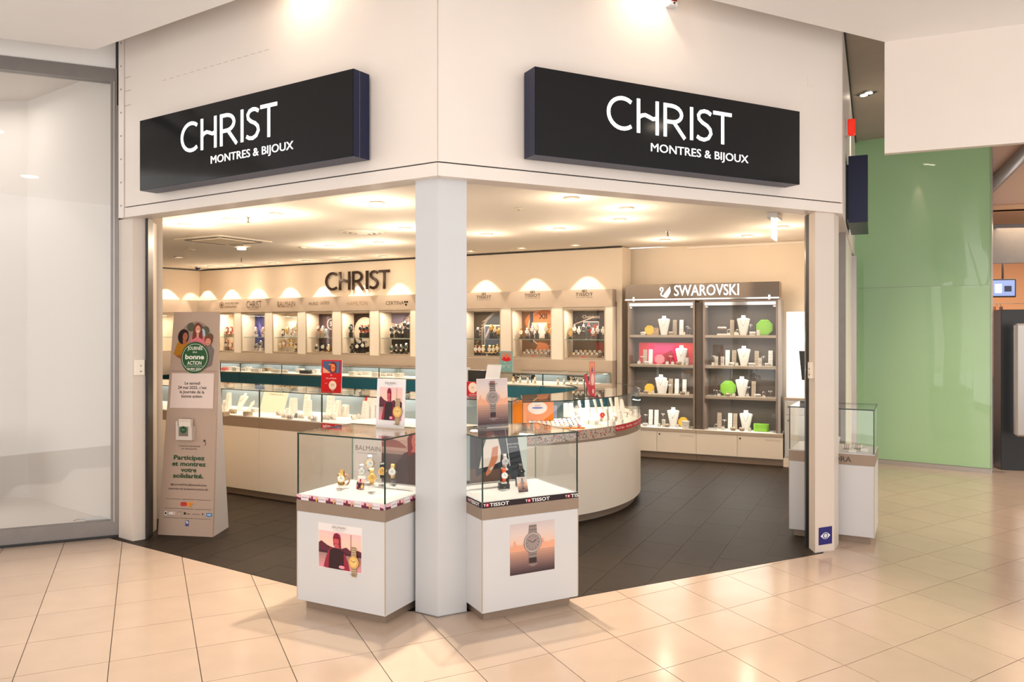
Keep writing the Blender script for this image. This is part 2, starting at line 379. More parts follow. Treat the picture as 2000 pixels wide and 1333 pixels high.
for i in range(len(VL)-1):
    for k in range(-6, 22):
        q = [gridp(i, k), gridp(i+1, k), gridp(i+1, k+1), gridp(i, k+1)]
        c = (sum(p[0] for p in q)/4, sum(p[1] for p in q)/4)
        if c[1] < 2.6: continue
        if max(proj(p)[0] for p in q if p[1] > 0) < -150 or min(proj(p)[0] for p in q if p[1] > 0) > 2150: continue
        ins = q
        for N in (nC, nL, nR, nS): ins = clip(ins, *N, 1) if len(ins) > 2 else []
        if polyarea(ins) < 1e-5: tiles.append((hypot(*c), [q])) if not (c[0] < -3.0 and c[1] > 6.1) else None; continue
        pieces = []; o0_ = clip(q, *nC, -1); q = clip(q, *nC, 1); pieces.append(o0_); o1 = clip(q, *nL, -1) if len(q) > 2 else []; r = clip(q, *nL, 1) if len(q) > 2 else []; pieces.append(o1)
        if len(r) > 2:
            pieces.append(clip(r, *nR, -1)); r = clip(r, *nR, 1)
            if len(r) > 2: pieces.append(clip(r, *nS, -1))
        pieces = [p for p in pieces if polyarea(p) > 4e-4]
        if not pieces: continue
        tiles.append((hypot(*c), pieces))
tiles.sort(key=lambda t: t[0])
far = MB()
for n, (d, pieces) in enumerate(tiles):
    mb = MB() if n < 290 else far
    for p in pieces:
        s_ = shrink(p, .0020)
        if len(s_) > 2 and polyarea(s_) > 2e-4: mb.prism(s_, -.0039, 0, M['tile'])
    if n < 290 and mb.v: mb.build('tile', floor)
if far.v: tag(far.build('far_tiles', floor), kind='stuff')
# shop floor
shop_poly = [(APX, APY), FL.p2(-3.3, 0), (-9, 12), (-7, 16), (6, 16), SIDE1, SIDE0, FR.p2(3.05, 0)]
SHOPF = [(APX, APY), FL.p2(-3.05, .02), FL.p2(-3.6, 1.0), (-8.3, 10.6), (-8.3, 15.2), BW.p2(-8.7, .3), BW.p2(0.9, .6), SIDE1, SIDE0]
mb = MB(); mb.prism(shrink(clip(SHOPF, *nC, 1), .002), -.004, -.002, M['dgrout']); floor2 = struct(mb, 'floor')
dcol, drow = radians(64.5), radians(-29.5); ec = (cos(drow), sin(drow)); el = (cos(dcol), sin(dcol)); o0 = (1.339, 7.304)
dt = []
for i in range(-34, 16):
    off = [.0, .22, .41, .06, .31, .5, .15][i % 7]
    for k in range(-9, 14):
        A_, B_ = i*.296, -1.02+k*.6+off
        q = [(o0[0]+a*ec[0]+b*el[0], o0[1]+a*ec[1]+b*el[1]) for a, b in ((A_, B_), (A_+.296, B_), (A_+.296, B_+.6), (A_, B_+.6))]
        r = q
        for N in (nC, nL, nR, nS):
            r = clip(r, *N, 1)
            if len(r) < 3: break
        if len(r) < 3: continue
        r = clip(r, BW.ey, BW.ey[0]*BW.x+BW.ey[1]*BW.y+.3, -1)
        if polyarea(r) < 5e-4: continue
        c = (sum(p[0] for p in r)/len(r), sum(p[1] for p in r)/len(r)); px, py = proj(c)
        if px < 200 or px > 1720: continue
        vis = not (440 < px < 1120 and c[1] > 6.2) and not (c[1] > 9.8) and not (px < 440 and c[1] > 8)
        dt.append((0 if vis else 1, hypot(*c), r))
dt.sort(key=lambda t: t[:2]); far = MB()
for n, (_, d, r) in enumerate(dt):
    mb = MB() if n < 280 else far
    s_ = shrink(r, .0013)
    if len(s_) > 2 and polyarea(s_) > 2e-4: mb.prism(s_, -.0019, 0.0005, M['dtile'])
    if n < 280 and mb.v: mb.build('tile', floor2)
if far.v: tag(far.build('hidden_tiles', floor2), kind='stuff')
# ---- fascia of both shop fronts
ZB, ZG, ZH = 2.437, 2.512, 3.87
aL0 = FL.fit(233)
def fascia(F, a0, a1, name, mitre, rivets=0):
    # upper panel and lower trim with an open joint, mitred at the corner so both fronts close
    def pl(x0, x1, z0, z1, y0, y1, mat, mm):
        pts = [(x0, y0), (x1, y0), (x1-mm*(y1-y0) if mm else x1, y1), (x0, y1)] if mitre == 'r' else [(x0, y0), (x1, y0), (x1, y1), (x0+mm*(y1-y0) if mm else x0, y1)]
        m = MB(); m.prism(pts, z0, z1, mat); return m
    t = .57
    w = bpy.data.objects.new(name, None); 
    root = tag(link(name, pl(a0, a1, ZG+.004, ZH, 0, .14, M['wallw'], t).data(name)), kind='structure')
    root.location = F.p(0, 0); root.rotation_euler = (0, 0, F.r)
    pl(a0, a1, ZB, ZG-.004, -.002, .14, M['wallw'], t).build('lower_panel', root)
    pl(a0, a1, ZG-.006, ZG+.006, .012, .13, M['dark'], t).build('joint', root)
    return root
wl = fascia(FL, aL0+.075, 0, 'wall_front_left', 'r')
aR1 = FR.fit(1645)
wr = fascia(FR, 0, aR1, 'wall_front_right', 'l')
# riveted edge strip at the left end
mb = MB(); mb.box(aL0, aL0+.068, -.006, .14, ZB, ZH, M['wallw']); ed = mb.build('edge_strip', wl)
for k in range(9):
    mb = MB(); mb.cyl(.006, 0, .003, 8, M['grey'], c=(aL0+.034, -.006, ZB+.09+k*.175), axis='y'); mb.build('rivet', ed)
for z in (3.27, 3.38, 3.48):
    mb = MB(); mb.box(aL0+.078, aL0+.15, -.001, 0, z, z+.003, M['grey']); mb.build('paint_crack', wl)
mb = MB(); A_ = MB()
for k in range(16):
    x = FL.fit(318+k*13.2); z0 = FL.fit(318+k*13.2, 0, 158-k*3.9)[1]; mb.box(x, x+.045, -.0008, .001, z0, z0+.003, M['taupel'])
mb.build('paint_crack', wl)
mb = MB(); x, z = FR.fit(1583, 0, 160); mb.box(x-.03, x+.03, -.003, 0, z-.035, z+.035, M['wallw']); mb.build('access_cover', wr)
# vertical mitre joint
mb = MB(); mb.box(-.0015, .0015, -.0012, .001, ZG+.01, ZH, M['taupel']); mb.build('joint', wl)
# side fascia running back
SF = Frame(*FR.p2(aR1, 0), math.degrees(atan2(SIDE1[1]-FR.p2(aR1, 0)[1], SIDE1[0]-FR.p2(aR1, 0)[0])))
mb = MB(); mb.box(0.02, 4.2, 0.0, .12, ZB, ZH, M['wallw'])
ws = struct(mb, 'wall_side'); ws.location = SF.p(0, 0); ws.rotation_euler = (0, 0, SF.r)
mb = MB(); mb.box(1.45, 4.2, .02, .12, 0, ZB, M['cream']); mb.build('lower_panel', ws)
mb = MB(); mb.box(1.22, 1.44, .02, .10, 0, ZB, M['grey']); mb.build('frame', ws)
mb = MB(); mb.box(3.35, 4.0, -.03, .02, 0, ZB-.02, M['lgrey']); mb.build('corner_guard', ws)
mb = MB(); mb.box(0.0, 4.2, -.012, .02, ZH-.02, ZH-.001, M['dark']); mb.build('joint', ws)
# ---- ceilings
mb = MB(); mb.box(-9, 14, -1.0, 17, 3.87, 4.0, M['hceil']); hc = struct(mb, 'ceiling')
S1, S2, S3 = (-2.985, 5.593), (-.415, 3.933), (2.595, 5.444)
mb = MB(); mb.prism([S1, S2, (-.4, -1), (-7, -1), (-7, 3.98)], 3.6, 3.869, M['ceil']); mb.prism([S2, S3, (7, 3.55), (7, -1), (-.4, -1)], 3.6, 3.869, M['ceil'])
struct(mb, 'ceiling')
mb = MB(); dx, dy = .919, -.395; mb.prism([S3, (S3[0]+dx*5, S3[1]+dy*5), (S3[0]+dx*5-.395*-.06, S3[1]+dy*5+.055), (S3[0]+.024, S3[1]+.055)], 2.823, 3.6, M['wallw'])  # same paint as the slab, coloured darker to imitate weaker light
bh = struct(mb, 'wall_bulkhead')
sc_poly = [FL.p2(0, .14+.02), FL.p2(-3.4, .15), FL.p2(-3.6, 1.0), (-8.3, 10.6), (-8.3, 15.2), BW.p2(-8.7, .3), BW.p2(.2, .35), BW.p2(.9, .6), (SIDE1[0]-.1, SIDE1[1]), FR.p2(aR1-.1, .15)]
mb = MB(); mb.prism(sc_poly, 2.67, 2.75, M['sceil']); sc_ = struct(mb, 'ceiling')
# inner head lining between fascia and shop ceiling
mb = MB(); mb.box(-3.3, -.1, .141, .16, ZB, 2.67, M['sceil']); o = struct(mb, 'trim_1'); o.location = FL.p(0, 0); o.rotation_euler = (0, 0, FL.r)
mb = MB(); mb.box(.1, aR1-.1, .141, .16, ZB, 2.67, M['sceil']); o = struct(mb, 'trim_2'); o.location = FR.p(0, 0); o.rotation_euler = (0, 0, FR.r)
m = MB(); m.box(-9.2, -9.0, -13, 2, 0, 2.9, M['wallw']); ow = struct(m, 'wall_opposite')
for k in range(8): m = MB(); m.bar((-9.1, -12+k*1.7, 2.9), (-9.1, -11+k*1.7, 5.2), .09, M['grey']); m.bar((-9.1, -11+k*1.7, 5.2), (-9.1, -10.3+k*1.7, 2.9), .09, M['grey']); m.build('truss', ow)
m = MB(); m.box(-9.15, -9.0, -13, 2, 5.2, 5.5, M['ceil']); m.build('upper_beam', ow)
slab_ = bpy.data.objects['ceiling.001']
for _x, _y in ((-3.2, 3.2), (-1.4, 2.6), (1.6, 2.6), (3.6, 3.4), (-2.2, 0.8), (.4, .8), (3.0, .8)):
    m = MB(); m.lathe([(.10, 0), (.10, -.006), (.085, -.010), (0, -.010)], 20, M['lamp'], c=(_x, _y, 3.5995)); m.build('recessed_lamp', slab_)
# ---- shop walls
def bwbox(a0, a1, b0, b1, z0, z1, mat, name, parent=None, kind='structure'):
    m = MB(); m.box(a0, a1, b0, b1, z0, z1, mat); o = m.build(name, parent)
    if not parent: o.location = BW.p(0, 0); o.rotation_euler = (0, 0, BW.r); tag(o, kind=kind)
    return o
AC = BW.fit(390)     # left corner of the back wall
wb = bwbox(AC, 0, 0, .30, 1.95, 2.655, M['swall'], 'wall_back')
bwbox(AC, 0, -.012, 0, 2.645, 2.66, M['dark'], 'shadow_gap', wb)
bwbox(AC, 0, .30, .34, 0, 1.95, M['swall'], 'rear_panel', wb)
bwbox(-.07, .0, -.005, .29, 0, 1.95, M['swall'], 'end_panel', wb)
# right wall, set back
RW = Frame(1.60, 10.42, math.degrees(atan2(-.536, 1)))
m = MB(); m.box(-.25, 2.50, 0, .1, 0, 2.67, M['swall']); o = struct(m, 'wall_right'); o.location = RW.p(0, 0); o.rotation_euler = (0, 0, RW.r)
m = MB(); m.box(.02, .10, -.006, 0, 2.36, 2.45, M['swall']); m.build('access_cover', o)
m = MB(); m.box(.30, .42, -.006, 0, 2.33, 2.43, M['swall']); m.build('access_cover', o)
m = MB(); m.box(.75, 2.45, -.03, -.001, 2.63, 2.655, M['sceil']); m.build('cable_duct', o)
# left wall
cpt = BW.p2(AC, 0); l2 = (cpt[0]-.57*4, cpt[1]-.82*4)
LW = Frame(*cpt, math.degrees(atan2(l2[1]-cpt[1], l2[0]-cpt[0]))+180)   # a negative towards the viewer
m = MB(); m.box(-4.2, 0, 0, .12, 1.95, 2.655, M['swall']); o = struct(m, 'wall_left'); o.location = LW.p(0, 0); o.rotation_euler = (0, 0, LW.r)
m = MB(); m.box(-4.2, 0, .30, .34, 0, 1.95, M['swall']); m.build('rear_panel', o)
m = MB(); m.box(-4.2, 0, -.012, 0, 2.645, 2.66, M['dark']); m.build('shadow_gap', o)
m = MB(); m.prism([(-3.35, 6.8), (-8.4, 10.6), (-8.4, 10.7), (-3.35, 6.9)], 0, 2.67, M['swall']); struct(m, 'wall_left')  # unseen extra wall, added to stop outside light leaking into the shop
# ---- posts
def post(pts, name, mat=M['post'], z1=ZB):
    m = MB(); m.prism(pts, 0, z1, mat); o = struct(m, name); return o
pc = post([(-.4115, 4.332), (-.545, 4.412), (-.468, 4.578), (-.345, 4.578), (-.256, 4.412)], 'column')
m = MB(); m.prism([(-.4115, 4.326), (-.551, 4.41), (-.47, 4.584), (-.343, 4.584), (-.25, 4.41)], 0, .006, M['grey']); m.build('base_trim', pc)
pl_ = [gp(232, 1050), gp(259, 1058), gp(284, 1054)]
postl = post([pl_[0], pl_[1], pl_[2], (pl_[2][0]-.05, pl_[2][1]+.30), (pl_[0][0]-.0, pl_[0][1]+.30)], 'column', M['postw'])
bx = gp(285, 1056); m = MB(); m.prism([bx, (bx[0]+.018, bx[1]-.003), (bx[0]+.0, bx[1]+.12), (bx[0]-.02, bx[1]+.12)], 0, ZB, M['black']); m.build('door_track', postl)
m = MB(); m.prism([(-3.0, 6.30), (-2.815, 6.30), (-3.045, 6.8), (-3.3, 6.8)], 0, 2.66, M['cream']); m.build('inner_jamb', postl)
m = MB(); m.prism([(-3.0, 6.292), (-2.81, 6.292), (-2.81, 6.299), (-3.0, 6.299)], 0, .07, M['brown']); m.build('skirting', postl)
pr = [gp(1580, 1071), gp(1592, 1081), gp(1629, 1075)]
postr = post([pr[0], pr[1], pr[2], (pr[2][0]+.10, pr[2][1]+.16), (pr[0][0]+.10, pr[0][1]+.18)], 'column', M['postw'])
bx = gp(1574, 1069); m = MB(); m.prism([bx, gp(1580, 1071), (gp(1580, 1071)[0]+.03, bx[1]+.08), (bx[0]+.02, bx[1]+.08)], 0, ZB, M['black']); m.build('door_track', postr)
# switch boxes on the posts
def wallbox(name, label, p, r, w, h, d, z):
    t = thing(name, label, 'switch', (p[0], p[1], z), r)
    m = MB(); m.box(-w/2, w/2, -d, 0, -h/2, h/2, M['cream'], bev=.004); m.build('housing', t)
    m = MB(); m.cyl(.006, 0, .004, 10, M['grey'], c=(w*.1, -d, -h*.25), axis='y'); m.build('key_slot', t)
    m = MB(); m.cyl(.005, 0, .003, 10, M['grey'], c=(w*.1, -d, h*.1), axis='y'); m.build('indicator', t)
a = atan2(pl_[2][1]-pl_[1][1], pl_[2][0]-pl_[1][0]); q = ((pl_[1][0]+pl_[2][0])/2, (pl_[1][1]+pl_[2][1])/2)
wallbox('key_switch', 'small cream key switch box on the left post of the shop front', q, a, .075, .12, .02, EYE+(HY-718)*q[1]/FPX)
a = atan2(pr[1][1]-pr[0][1], pr[1][0]-pr[0][0]); q = ((pr[0][0]+pr[1][0])/2+.004, (pr[0][1]+pr[1][1])/2)
wallbox('key_switch', 'small cream key switch box on the right post of the shop front', q, a, .06, .12, .025, EYE+(HY-724)*q[1]/FPX)
# eye sticker
a = atan2(pr[2][1]-pr[1][1], pr[2][0]-pr[1][0]); PF = Frame(*pr[1], math.degrees(a)); x0, z0 = PF.fit(1599, -.001, 1066); x1, z1 = PF.fit(1625, -.001, 1028)
t = thing('sticker', 'dark blue square sticker with a white eye low on the right post', 'sticker', PF.p(x0, -.001, z0), PF.r)
A = Art(0); w, h = x1-x0, z1-z0; A.box(0, w, -.0006, 0, 0, h, flat(38, 35, 110)); A.build('backing', t); A = Art(-.0008)
A.poly([(w*(.14+.72*i/12), h*(.5+.19*sin(pi*i/12))) for i in range(13)]+[(w*(.86-.72*i/12), h*(.5-.19*sin(pi*i/12))) for i in range(1, 12)], flat(240, 240, 245))
A.ell(w*.5, h*.5, w*.19, h*.165, flat(38, 35, 110)); A.ell(w*.5, h*.5, w*.13, h*.12, flat(215, 218, 230)); A.build('eye_emblem', t)
# ================================================================== FASCIA SIGNS
def fascia_sign(F, a0, a1, label):
    t = inframe(F, 'shop_sign', label, 'sign', a0, 0)
    W_ = a1-a0; z0, z1 = 2.573, 3.066
    m = MB(); m.box(0, W_, -.148, -.02, z0, z1, M['navy']); m.box(.05, W_-.05, -.02, 0, z0+.05, z1-.05, M['black']); m.build('light_box', t)
    m = MB(); m.box(.002, W_-.002, -.151, -.148, z0+.002, z1-.002, M['sign']); m.build('front_panel', t)
    for k, l in enumerate(word_christ(.950, .204, -.151, -.1545, M['letter'])):
        for i, v in enumerate(l.v): l.v[i] = (v[0]+.474, v[1], v[2]+2.773)
        l.build('letter', t)
    letters(t, 'MONTRES & BIJOUX', .792, 2.673, .049, .773, -.151, .0025, M['letter'])
    m = MB(); m.box(.0 if F is FR else W_-.0005, .0005 if F is FR else W_, -.10, -.098, z0, z1, M['steel']); m.build('seam', t)
    return t
fascia_sign(FL, -2.535, -.483, 'black illuminated shop sign with white lettering on the left shop front')
fascia_sign(FR, .521, 2.545, 'black illuminated shop sign with white lettering on the right shop front')
# ================================================================== MALL, LEFT: shop window
P0, P1 = gp(232, 1048), gp(0, 1070)
WF = Frame(*P0, math.degrees(atan2(P0[1]-P1[1], P0[0]-P1[0])))   # a negative to the left
wn = thing('window_1', None, None, WF.p(0, 0), WF.r); tag(wn, kind='structure')
g = M['grey']; aE = -2.6
m = MB(); m.box(-.055, 0, -.02, .06, 0, 3.60, g); m.build('frame', wn)
m = MB(); m.box(-.035, -.028, -.026, -.02, .12, 3.5, M['lgrey']); m.build('frame', wn)
m = MB(); m.box(aE, -.055, -.02, .06, 3.50, 3.60, g); m.build('frame', wn)
m = MB(); m.box(aE, -.055, -.02, .06, 0, .125, g); m.build('sill', wn)
m = MB(); m.box(aE, 0.0, -.035, -.02, 0, .018, M['black']); m.build('sill', wn)
m = MB(); m.box(aE, -.055, .015, .021, .125, 3.50, GREYGLASS); m.build('glass_pane', wn)
m = MB(); m.box(aE, .02, 0, .1, 3.602, 3.87, M['ceil']); m.build('upper_wall', wn)
kl = WF.fit(54, 0); 
wmat = pbr('window_box_white', (.70, .66, .63), .6)
c0 = (-4.27, 6.89); r0 = WF.p2(-.06, .06)
m = MB(); m.prism([r0, c0, (c0[0]+.03, c0[1]+.05), (r0[0]+.05, r0[1]+.03)], .11, 3.7, wmat); struct(m, 'wall_display_side')
m = MB(); e0 = WF.p2(aE, .06); c1 = (c0[0]-1.9, c0[1]-.06); m.prism([c0, c1, (c1[0], c1[1]+.05), (c0[0], c0[1]+.05)], .11, 3.7, wmat); struct(m, 'wall_display_back')
m = MB(); m.prism([r0, c0, c1, e0], .09, .118, wmat); m.prism([r0, c0, c1, e0], 3.61, 3.68, wmat); dw = struct(m, 'floor_display')
m = MB(); m.prism([(-4.42, 6.35), (-4.38, 6.37), (-4.55, 6.75), (-4.6, 6.72)], .118, .75, wmat); 
m.build('partition', dw)
t = thing('junction_box', 'small white cover plate lying on the floor of the left shop window', 'cover', (*gp(190, 1014, .118), .118), .3)
m = MB(); m.box(-.08, .08, -.05, .05, 0, .012, M['white'], bev=.004); m.build('plate', t); m = MB(); m.tube([(-.08, 0, .008), (-.14, .02, .004), (-.16, -.03, .004)], .004, 6, M['white']); m.build('cable', t)
spot(WF.p(-1.9, .25, 3.3), (-4.1, 6.75, .9), 16, 80, (1, .90, .82), .3, .02)
area((-4.6, 6.25, 3.55), .9, 9, (1, .93, .87), (0, 0, WF.r), .5)
# black slot above frame beside the fascia
m = MB(); m.prism([gp(226, 1049), gp(231, 1050), (gp(231, 1050)[0], 6.2), (gp(226, 1049)[0]-.02, 6.2)], 3.32, 3.87, M['black']); struct(m, 'trim_3')
# ================================================================== MALL, RIGHT
G0, G1 = gp(1664, 901), gp(1937, 926)
GF = Frame(*G0, math.degrees(atan2(G1[1]-G0[1], G1[0]-G0[0]))); gL = hypot(G1[0]-G0[0], G1[1]-G0[1])
# wavy back-painted glass sheets
m = MB(); m.box(0, gL, .012, .12, 0, 3.87, M['lgrey']); gw = struct(m, 'wall_green'); gw.location = GF.p(0, 0); gw.rotation_euler = (0, 0, GF.r)
def wavy(x0, x1, z0, z1, ph, amp):
    m = MB(); nx, nz = 24, 30; vs = []
    for j in range(nz+1):
        for i in range(nx+1):
            x = x0+(x1-x0)*i/nx; z = z0+(z1-z0)*j/nz
            y = amp*(sin(3.1*x+1.7*z+ph)+.7*sin(5.3*z-2.2*x+2*ph)+.5*sin(7.9*x+ph))
            vs.append((x, y+.004, z))
    fs = [(j*(nx+1)+i, j*(nx+1)+i+1, (j+1)*(nx+1)+i+1, (j+1)*(nx+1)+i) for j in range(nz) for i in range(nx)]
    m.mesh(vs, fs, M['green'], True); return m
zj = 1.6+(643-560)*9/1527
wavy(0.002, gL-.006, .055, zj, .3, .0016).build('glass_panel', gw); wavy(0.002, gL-.006, zj+.003, 3.869, 1.9, .0020).build('glass_panel', gw)
m = MB(); m.box(0, gL+.004, -.014, .012, 0, .05, M['lgrey']); m.build('base_rail', gw)
m = MB(); m.box(gL-.006, gL+.004, -.008, .12, .05, 3.869, M['lgrey']); m.build('edge_profile', gw)
# projecting side sign
x0, z0 = SF.fit(1655, -.0, 412), 0
t = inframe(SF, 'projecting_sign', 'dark navy box sign projecting from the side wall before the green wall', 'sign', .75, 0, 0)
m = MB(); m.box(0, .9, -.16, -.02, 2.46, 3.0, M['navy']); m.box(.1, .8, -.02, 0, 2.5, 2.95, M['black']); m.build('light_box', t)
m = MB(); m.box(.002, .898, -.163, -.16, 2.462, 2.998, M['sign']); m.build('front_panel', t)
# strobe on the side fascia
t = inframe(SF, 'alarm_strobe', 'small red alarm strobe on the side wall above the post', 'alarm', .62, 0, 3.2)
m = MB(); m.box(-.05, .05, -.02, 0, -.07, .07, M['white'], bev=.004); m.build('housing', t)
m = MB(); m.box(-.045, .045, -.075, -.02, -.06, .06, pbr('red_lens', (.75, .02, .01), .2, emit=(1, .03, .01), es=.5), bev=.008); m.build('lens', t)
# twin downlight in the upper ceiling
Y = 2.27*FPX/(HY-182); lx = (1692-CX)/FPX*Y
t = thing('recessed_downlight', 'rectangular twin recessed downlight in the ceiling gap right of the shop', 'light', (lx, Y, 3.87), .2)
m = MB(); m.box(-.075, .075, -.09, .09, -.006, .0, M['lgrey']); m.build('frame', t)
m = MB(); m.box(-.06, .06, -.075, .075, -.009, -.0061, M['dark']); m.build('recess', t)
for y in (-.037, .037): m = MB(); m.lathe([(.03, 0), (.034, -.006), (.0, -.008)], 14, M['lamp'], c=(0, y, -.008)); m.build('lamp', t)
spot((lx, Y, 3.82), (lx, Y, 0), 60, 70, WARM)
# round mall downlight (top right corner) and detector above the right sign
t = inframe(FR, 'smoke_beam_detector', 'small white detector with a red window above the right shop sign', 'detector', FR.fit(1307), -.0, FR.fit(1307, 0, 8)[1])
m = MB(); m.box(-.035, .035, -.05, 0, -.03, .14, M['white'], bev=.006); m.build('housing', t)
m = MB(); m.box(-.022, .022, -.052, -.05, .0, .05, flat(110, 10, 15)); m.build('window', t)
m = MB(); m.cyl(.006, 0, .006, 8, M['black'], c=(0, -.05, -.012), axis='y'); m.build('lens', t)
# neighbouring shop far right
nx0 = G1[0]+.02
m = MB(); m.box(4.9, 12, 13.0, 13.1, 0, 3.87, pbr('peach_wall', (.80, .42, .22), .7)); struct(m, 'wall_neighbour')
m = MB(); m.prism([(5.32, 8.9), (9, 7.6), (12, 9), (12, 13), (5.6, 13)], 2.95, 3.0, pbr('peach_ceiling', (.85, .50, .30), .8)); struct(m, 'ceiling_neighbour')
m = MB(); m.prism([(5.30, 8.95), (8.6, 7.9), (8.62, 8.0), (5.36, 9.05)], 2.95, 3.87, pbr('peach_front', (.80, .52, .38), .7)); nf = struct(m, 'wall_neighbour_front')
m = MB(); m.prism([(5.70, 10.2), (9.5, 9.4), (9.5, 9.5), (5.72, 10.3)], 2.45, 2.95, M['grey']); m.build('dark_fascia', nf)
t = thing('steel_beam', 'grey steel beam slanting up behind the edge of the green wall', 'beam', (5.5, 8.85, 3.0), 0)
m = MB(); m.tube([(-.15, 0.05, .12), (.55, -.25, .95)], .07, 10, M['lgrey']); m.build('tube', t)
for (px, py, z_) in ((1971, 462, 2.90),):
    pass
def downlight(name, label, x, y, z, r=.05, warm=True, grp=None, power=0, ang=95):
    t = thing(name, label, 'light', (x, y, z), 0, grp)
    m = MB(); m.lathe([(r*1.25, 0), (r*1.25, -.004), (r*1.12, -.018), (r*.98, -.018), (r*.95, -.006)], 20, M['trimw']); m.build('trim_ring', t)
    m = MB(); m.lathe([(r*.95, -.008), (r*.5, -.011), (0, -.012)], 18, M['lamp']); m.build('lamp', t)
    if power: spot((x, y, z-.03), (x, y, 0), power*3.3, ang, WARM, .9, .04); point((x, y, z-.24), power*.6, WARM, .04)  # point light added below each lit lamp to brighten the ceiling
    return t
# black totem, light box, counter, screen
Yt = 8.85; tx = (1962-CX)/FPX*Yt
t = thing('display_pillar', 'tall black pillar at the entrance of the neighbouring shop', 'pillar', (tx+.25, Yt+.1, 0), -.3)
m = MB(); m.box(-.24, .5, -.15, .15, 0, EYE+(HY-605)*Yt/FPX, M['black'], bev=.004); m.build('body', t)
t = thing('glow_panel', 'white upright light panel fixed beside the black pillar', 'light panel', (tx+.02, Yt-.25, .42), -.3)
m = MB(); m.box(-.06, .06, -.05, .05, 0, 1.24, M['lgrey'], bev=.02); m.build('housing', t)
m = MB(); m.box(.061, .075, -.045, .045, .02, 1.22, pbr('panel_glow', (.9, 1, .95), .4, emit=(.85, 1, .95), es=2.2)); m.build('light_strip', t)
t = thing('shop_counter', 'turquoise counter with a wooden top behind the green wall', 'counter', (6.5, 10.2, 0), -.1)
m = MB(); m.box(-.5, .5, -.3, .3, .08, .93, pbr('turquoise', (.02, .45, .34), .3)); m.build('body', t)
m = MB(); m.box(-.46, .46, -.27, .27, 0, .08, M['black']); m.build('plinth', t); m = MB(); m.box(-.52, .52, -.32, .32, .93, .97, M['brown']); m.build('worktop', t)
for k in range(3): m = MB(); m.box(-.45+k*.3, -.17+k*.3, -.31, -.3, .12, .9, pbr('turquoise_door', (.02, .50, .38), .25)); m.build('door', t)
Ys = 11.0; sx = (1960-CX)/FPX*Ys
t = thing('monitor', 'small flat screen hanging from the ceiling of the neighbouring shop', 'screen', (sx, Ys, EYE+(HY-563)*Ys/FPX), -.25)
m = MB(); m.box(-.16, .16, 0, .05, -.13, .13, M['black'], bev=.008); m.build('frame', t)
A = Art(-.001); A.rect(-.14, -.11, .14, .11, flat(120, 140, 190, es=1)); A.rect(-.11, -.07, -.02, .06, flat(190, 200, 220, es=1)); A.rect(.01, -.05, .1, .03, flat(60, 70, 100)); A.build('display', t)
m = MB(); m.cyl(.015, .13, 2.95-(EYE+(HY-563)*Ys/FPX), 8, M['grey'], c=(0, .03, 0)); m.build('ceiling_pole', t)
t = thing('clothes_rail', 'thin grey clothes rail in the neighbouring shop behind the green wall', 'clothes rail', (7.13, 11.56, 0))
m = MB(); m.tube([(-.25, 0, 0), (-.25, 0, 1.98), (.6, .1, 1.98), (.6, .1, 0)], .012, 6, M['grey']); m.build('frame', t); m = MB(); m.box(-.3, -.2, -.25, .25, 0, .02, M['grey']); m.build('foot', t); m = MB(); m.box(.55, .65, -.15, .35, 0, .02, M['grey']); m.build('foot', t)
t = thing('display_table', 'small brown table below the hanging garments of the far shop', 'table', (7.15, 11.1, 0))
m = MB(); m.box(-.2, .3, -.1, .3, .78, .82, M['brown']); m.build('table_top', t)
for x in (-.18, .26): m = MB(); m.box(x, x+.03, -.08, -.05, 0, .78, M['brown']); m.build('leg', t)
for k, (px, py) in enumerate(((1950, 690), (1946, 655), (1953, 655), (1953, 760))):
    Y_ = (11.52, 11.50, 11.57, 11.1)[k]; x_ = (px-CX)/FPX*Y_; z_ = (1.25, 1.83, 1.83, .97)[k]
    t = thing('hanging_top', ['peach garment hanging lower on the far clothes rail', 'patterned garment at the left of the far clothes rail', 'dark patterned garment at the right of the far clothes rail', 'orange folded stand-up garment on the far brown table'][k], 'garment', (x_, Y_, z_))
    m = MB(); m.prism([(-.025, -.03), (.025, -.03), (.025, .03), (-.025, .03)], -.15, .1, [flat(235, 190, 170), flat(200, 140, 110), flat(90, 60, 50), flat(230, 120, 40)][k]); m.build('cloth', t)
    m = MB(); m.tube([(-.02, 0, .1), (0, 0, .15), (.02, 0, .1)], .004, 5, M['grey']); m.build('hanger', t)
area((7.5, 10.5, 2.9), 2.5, 110, (1, .75, .5), (0, 0, 0))
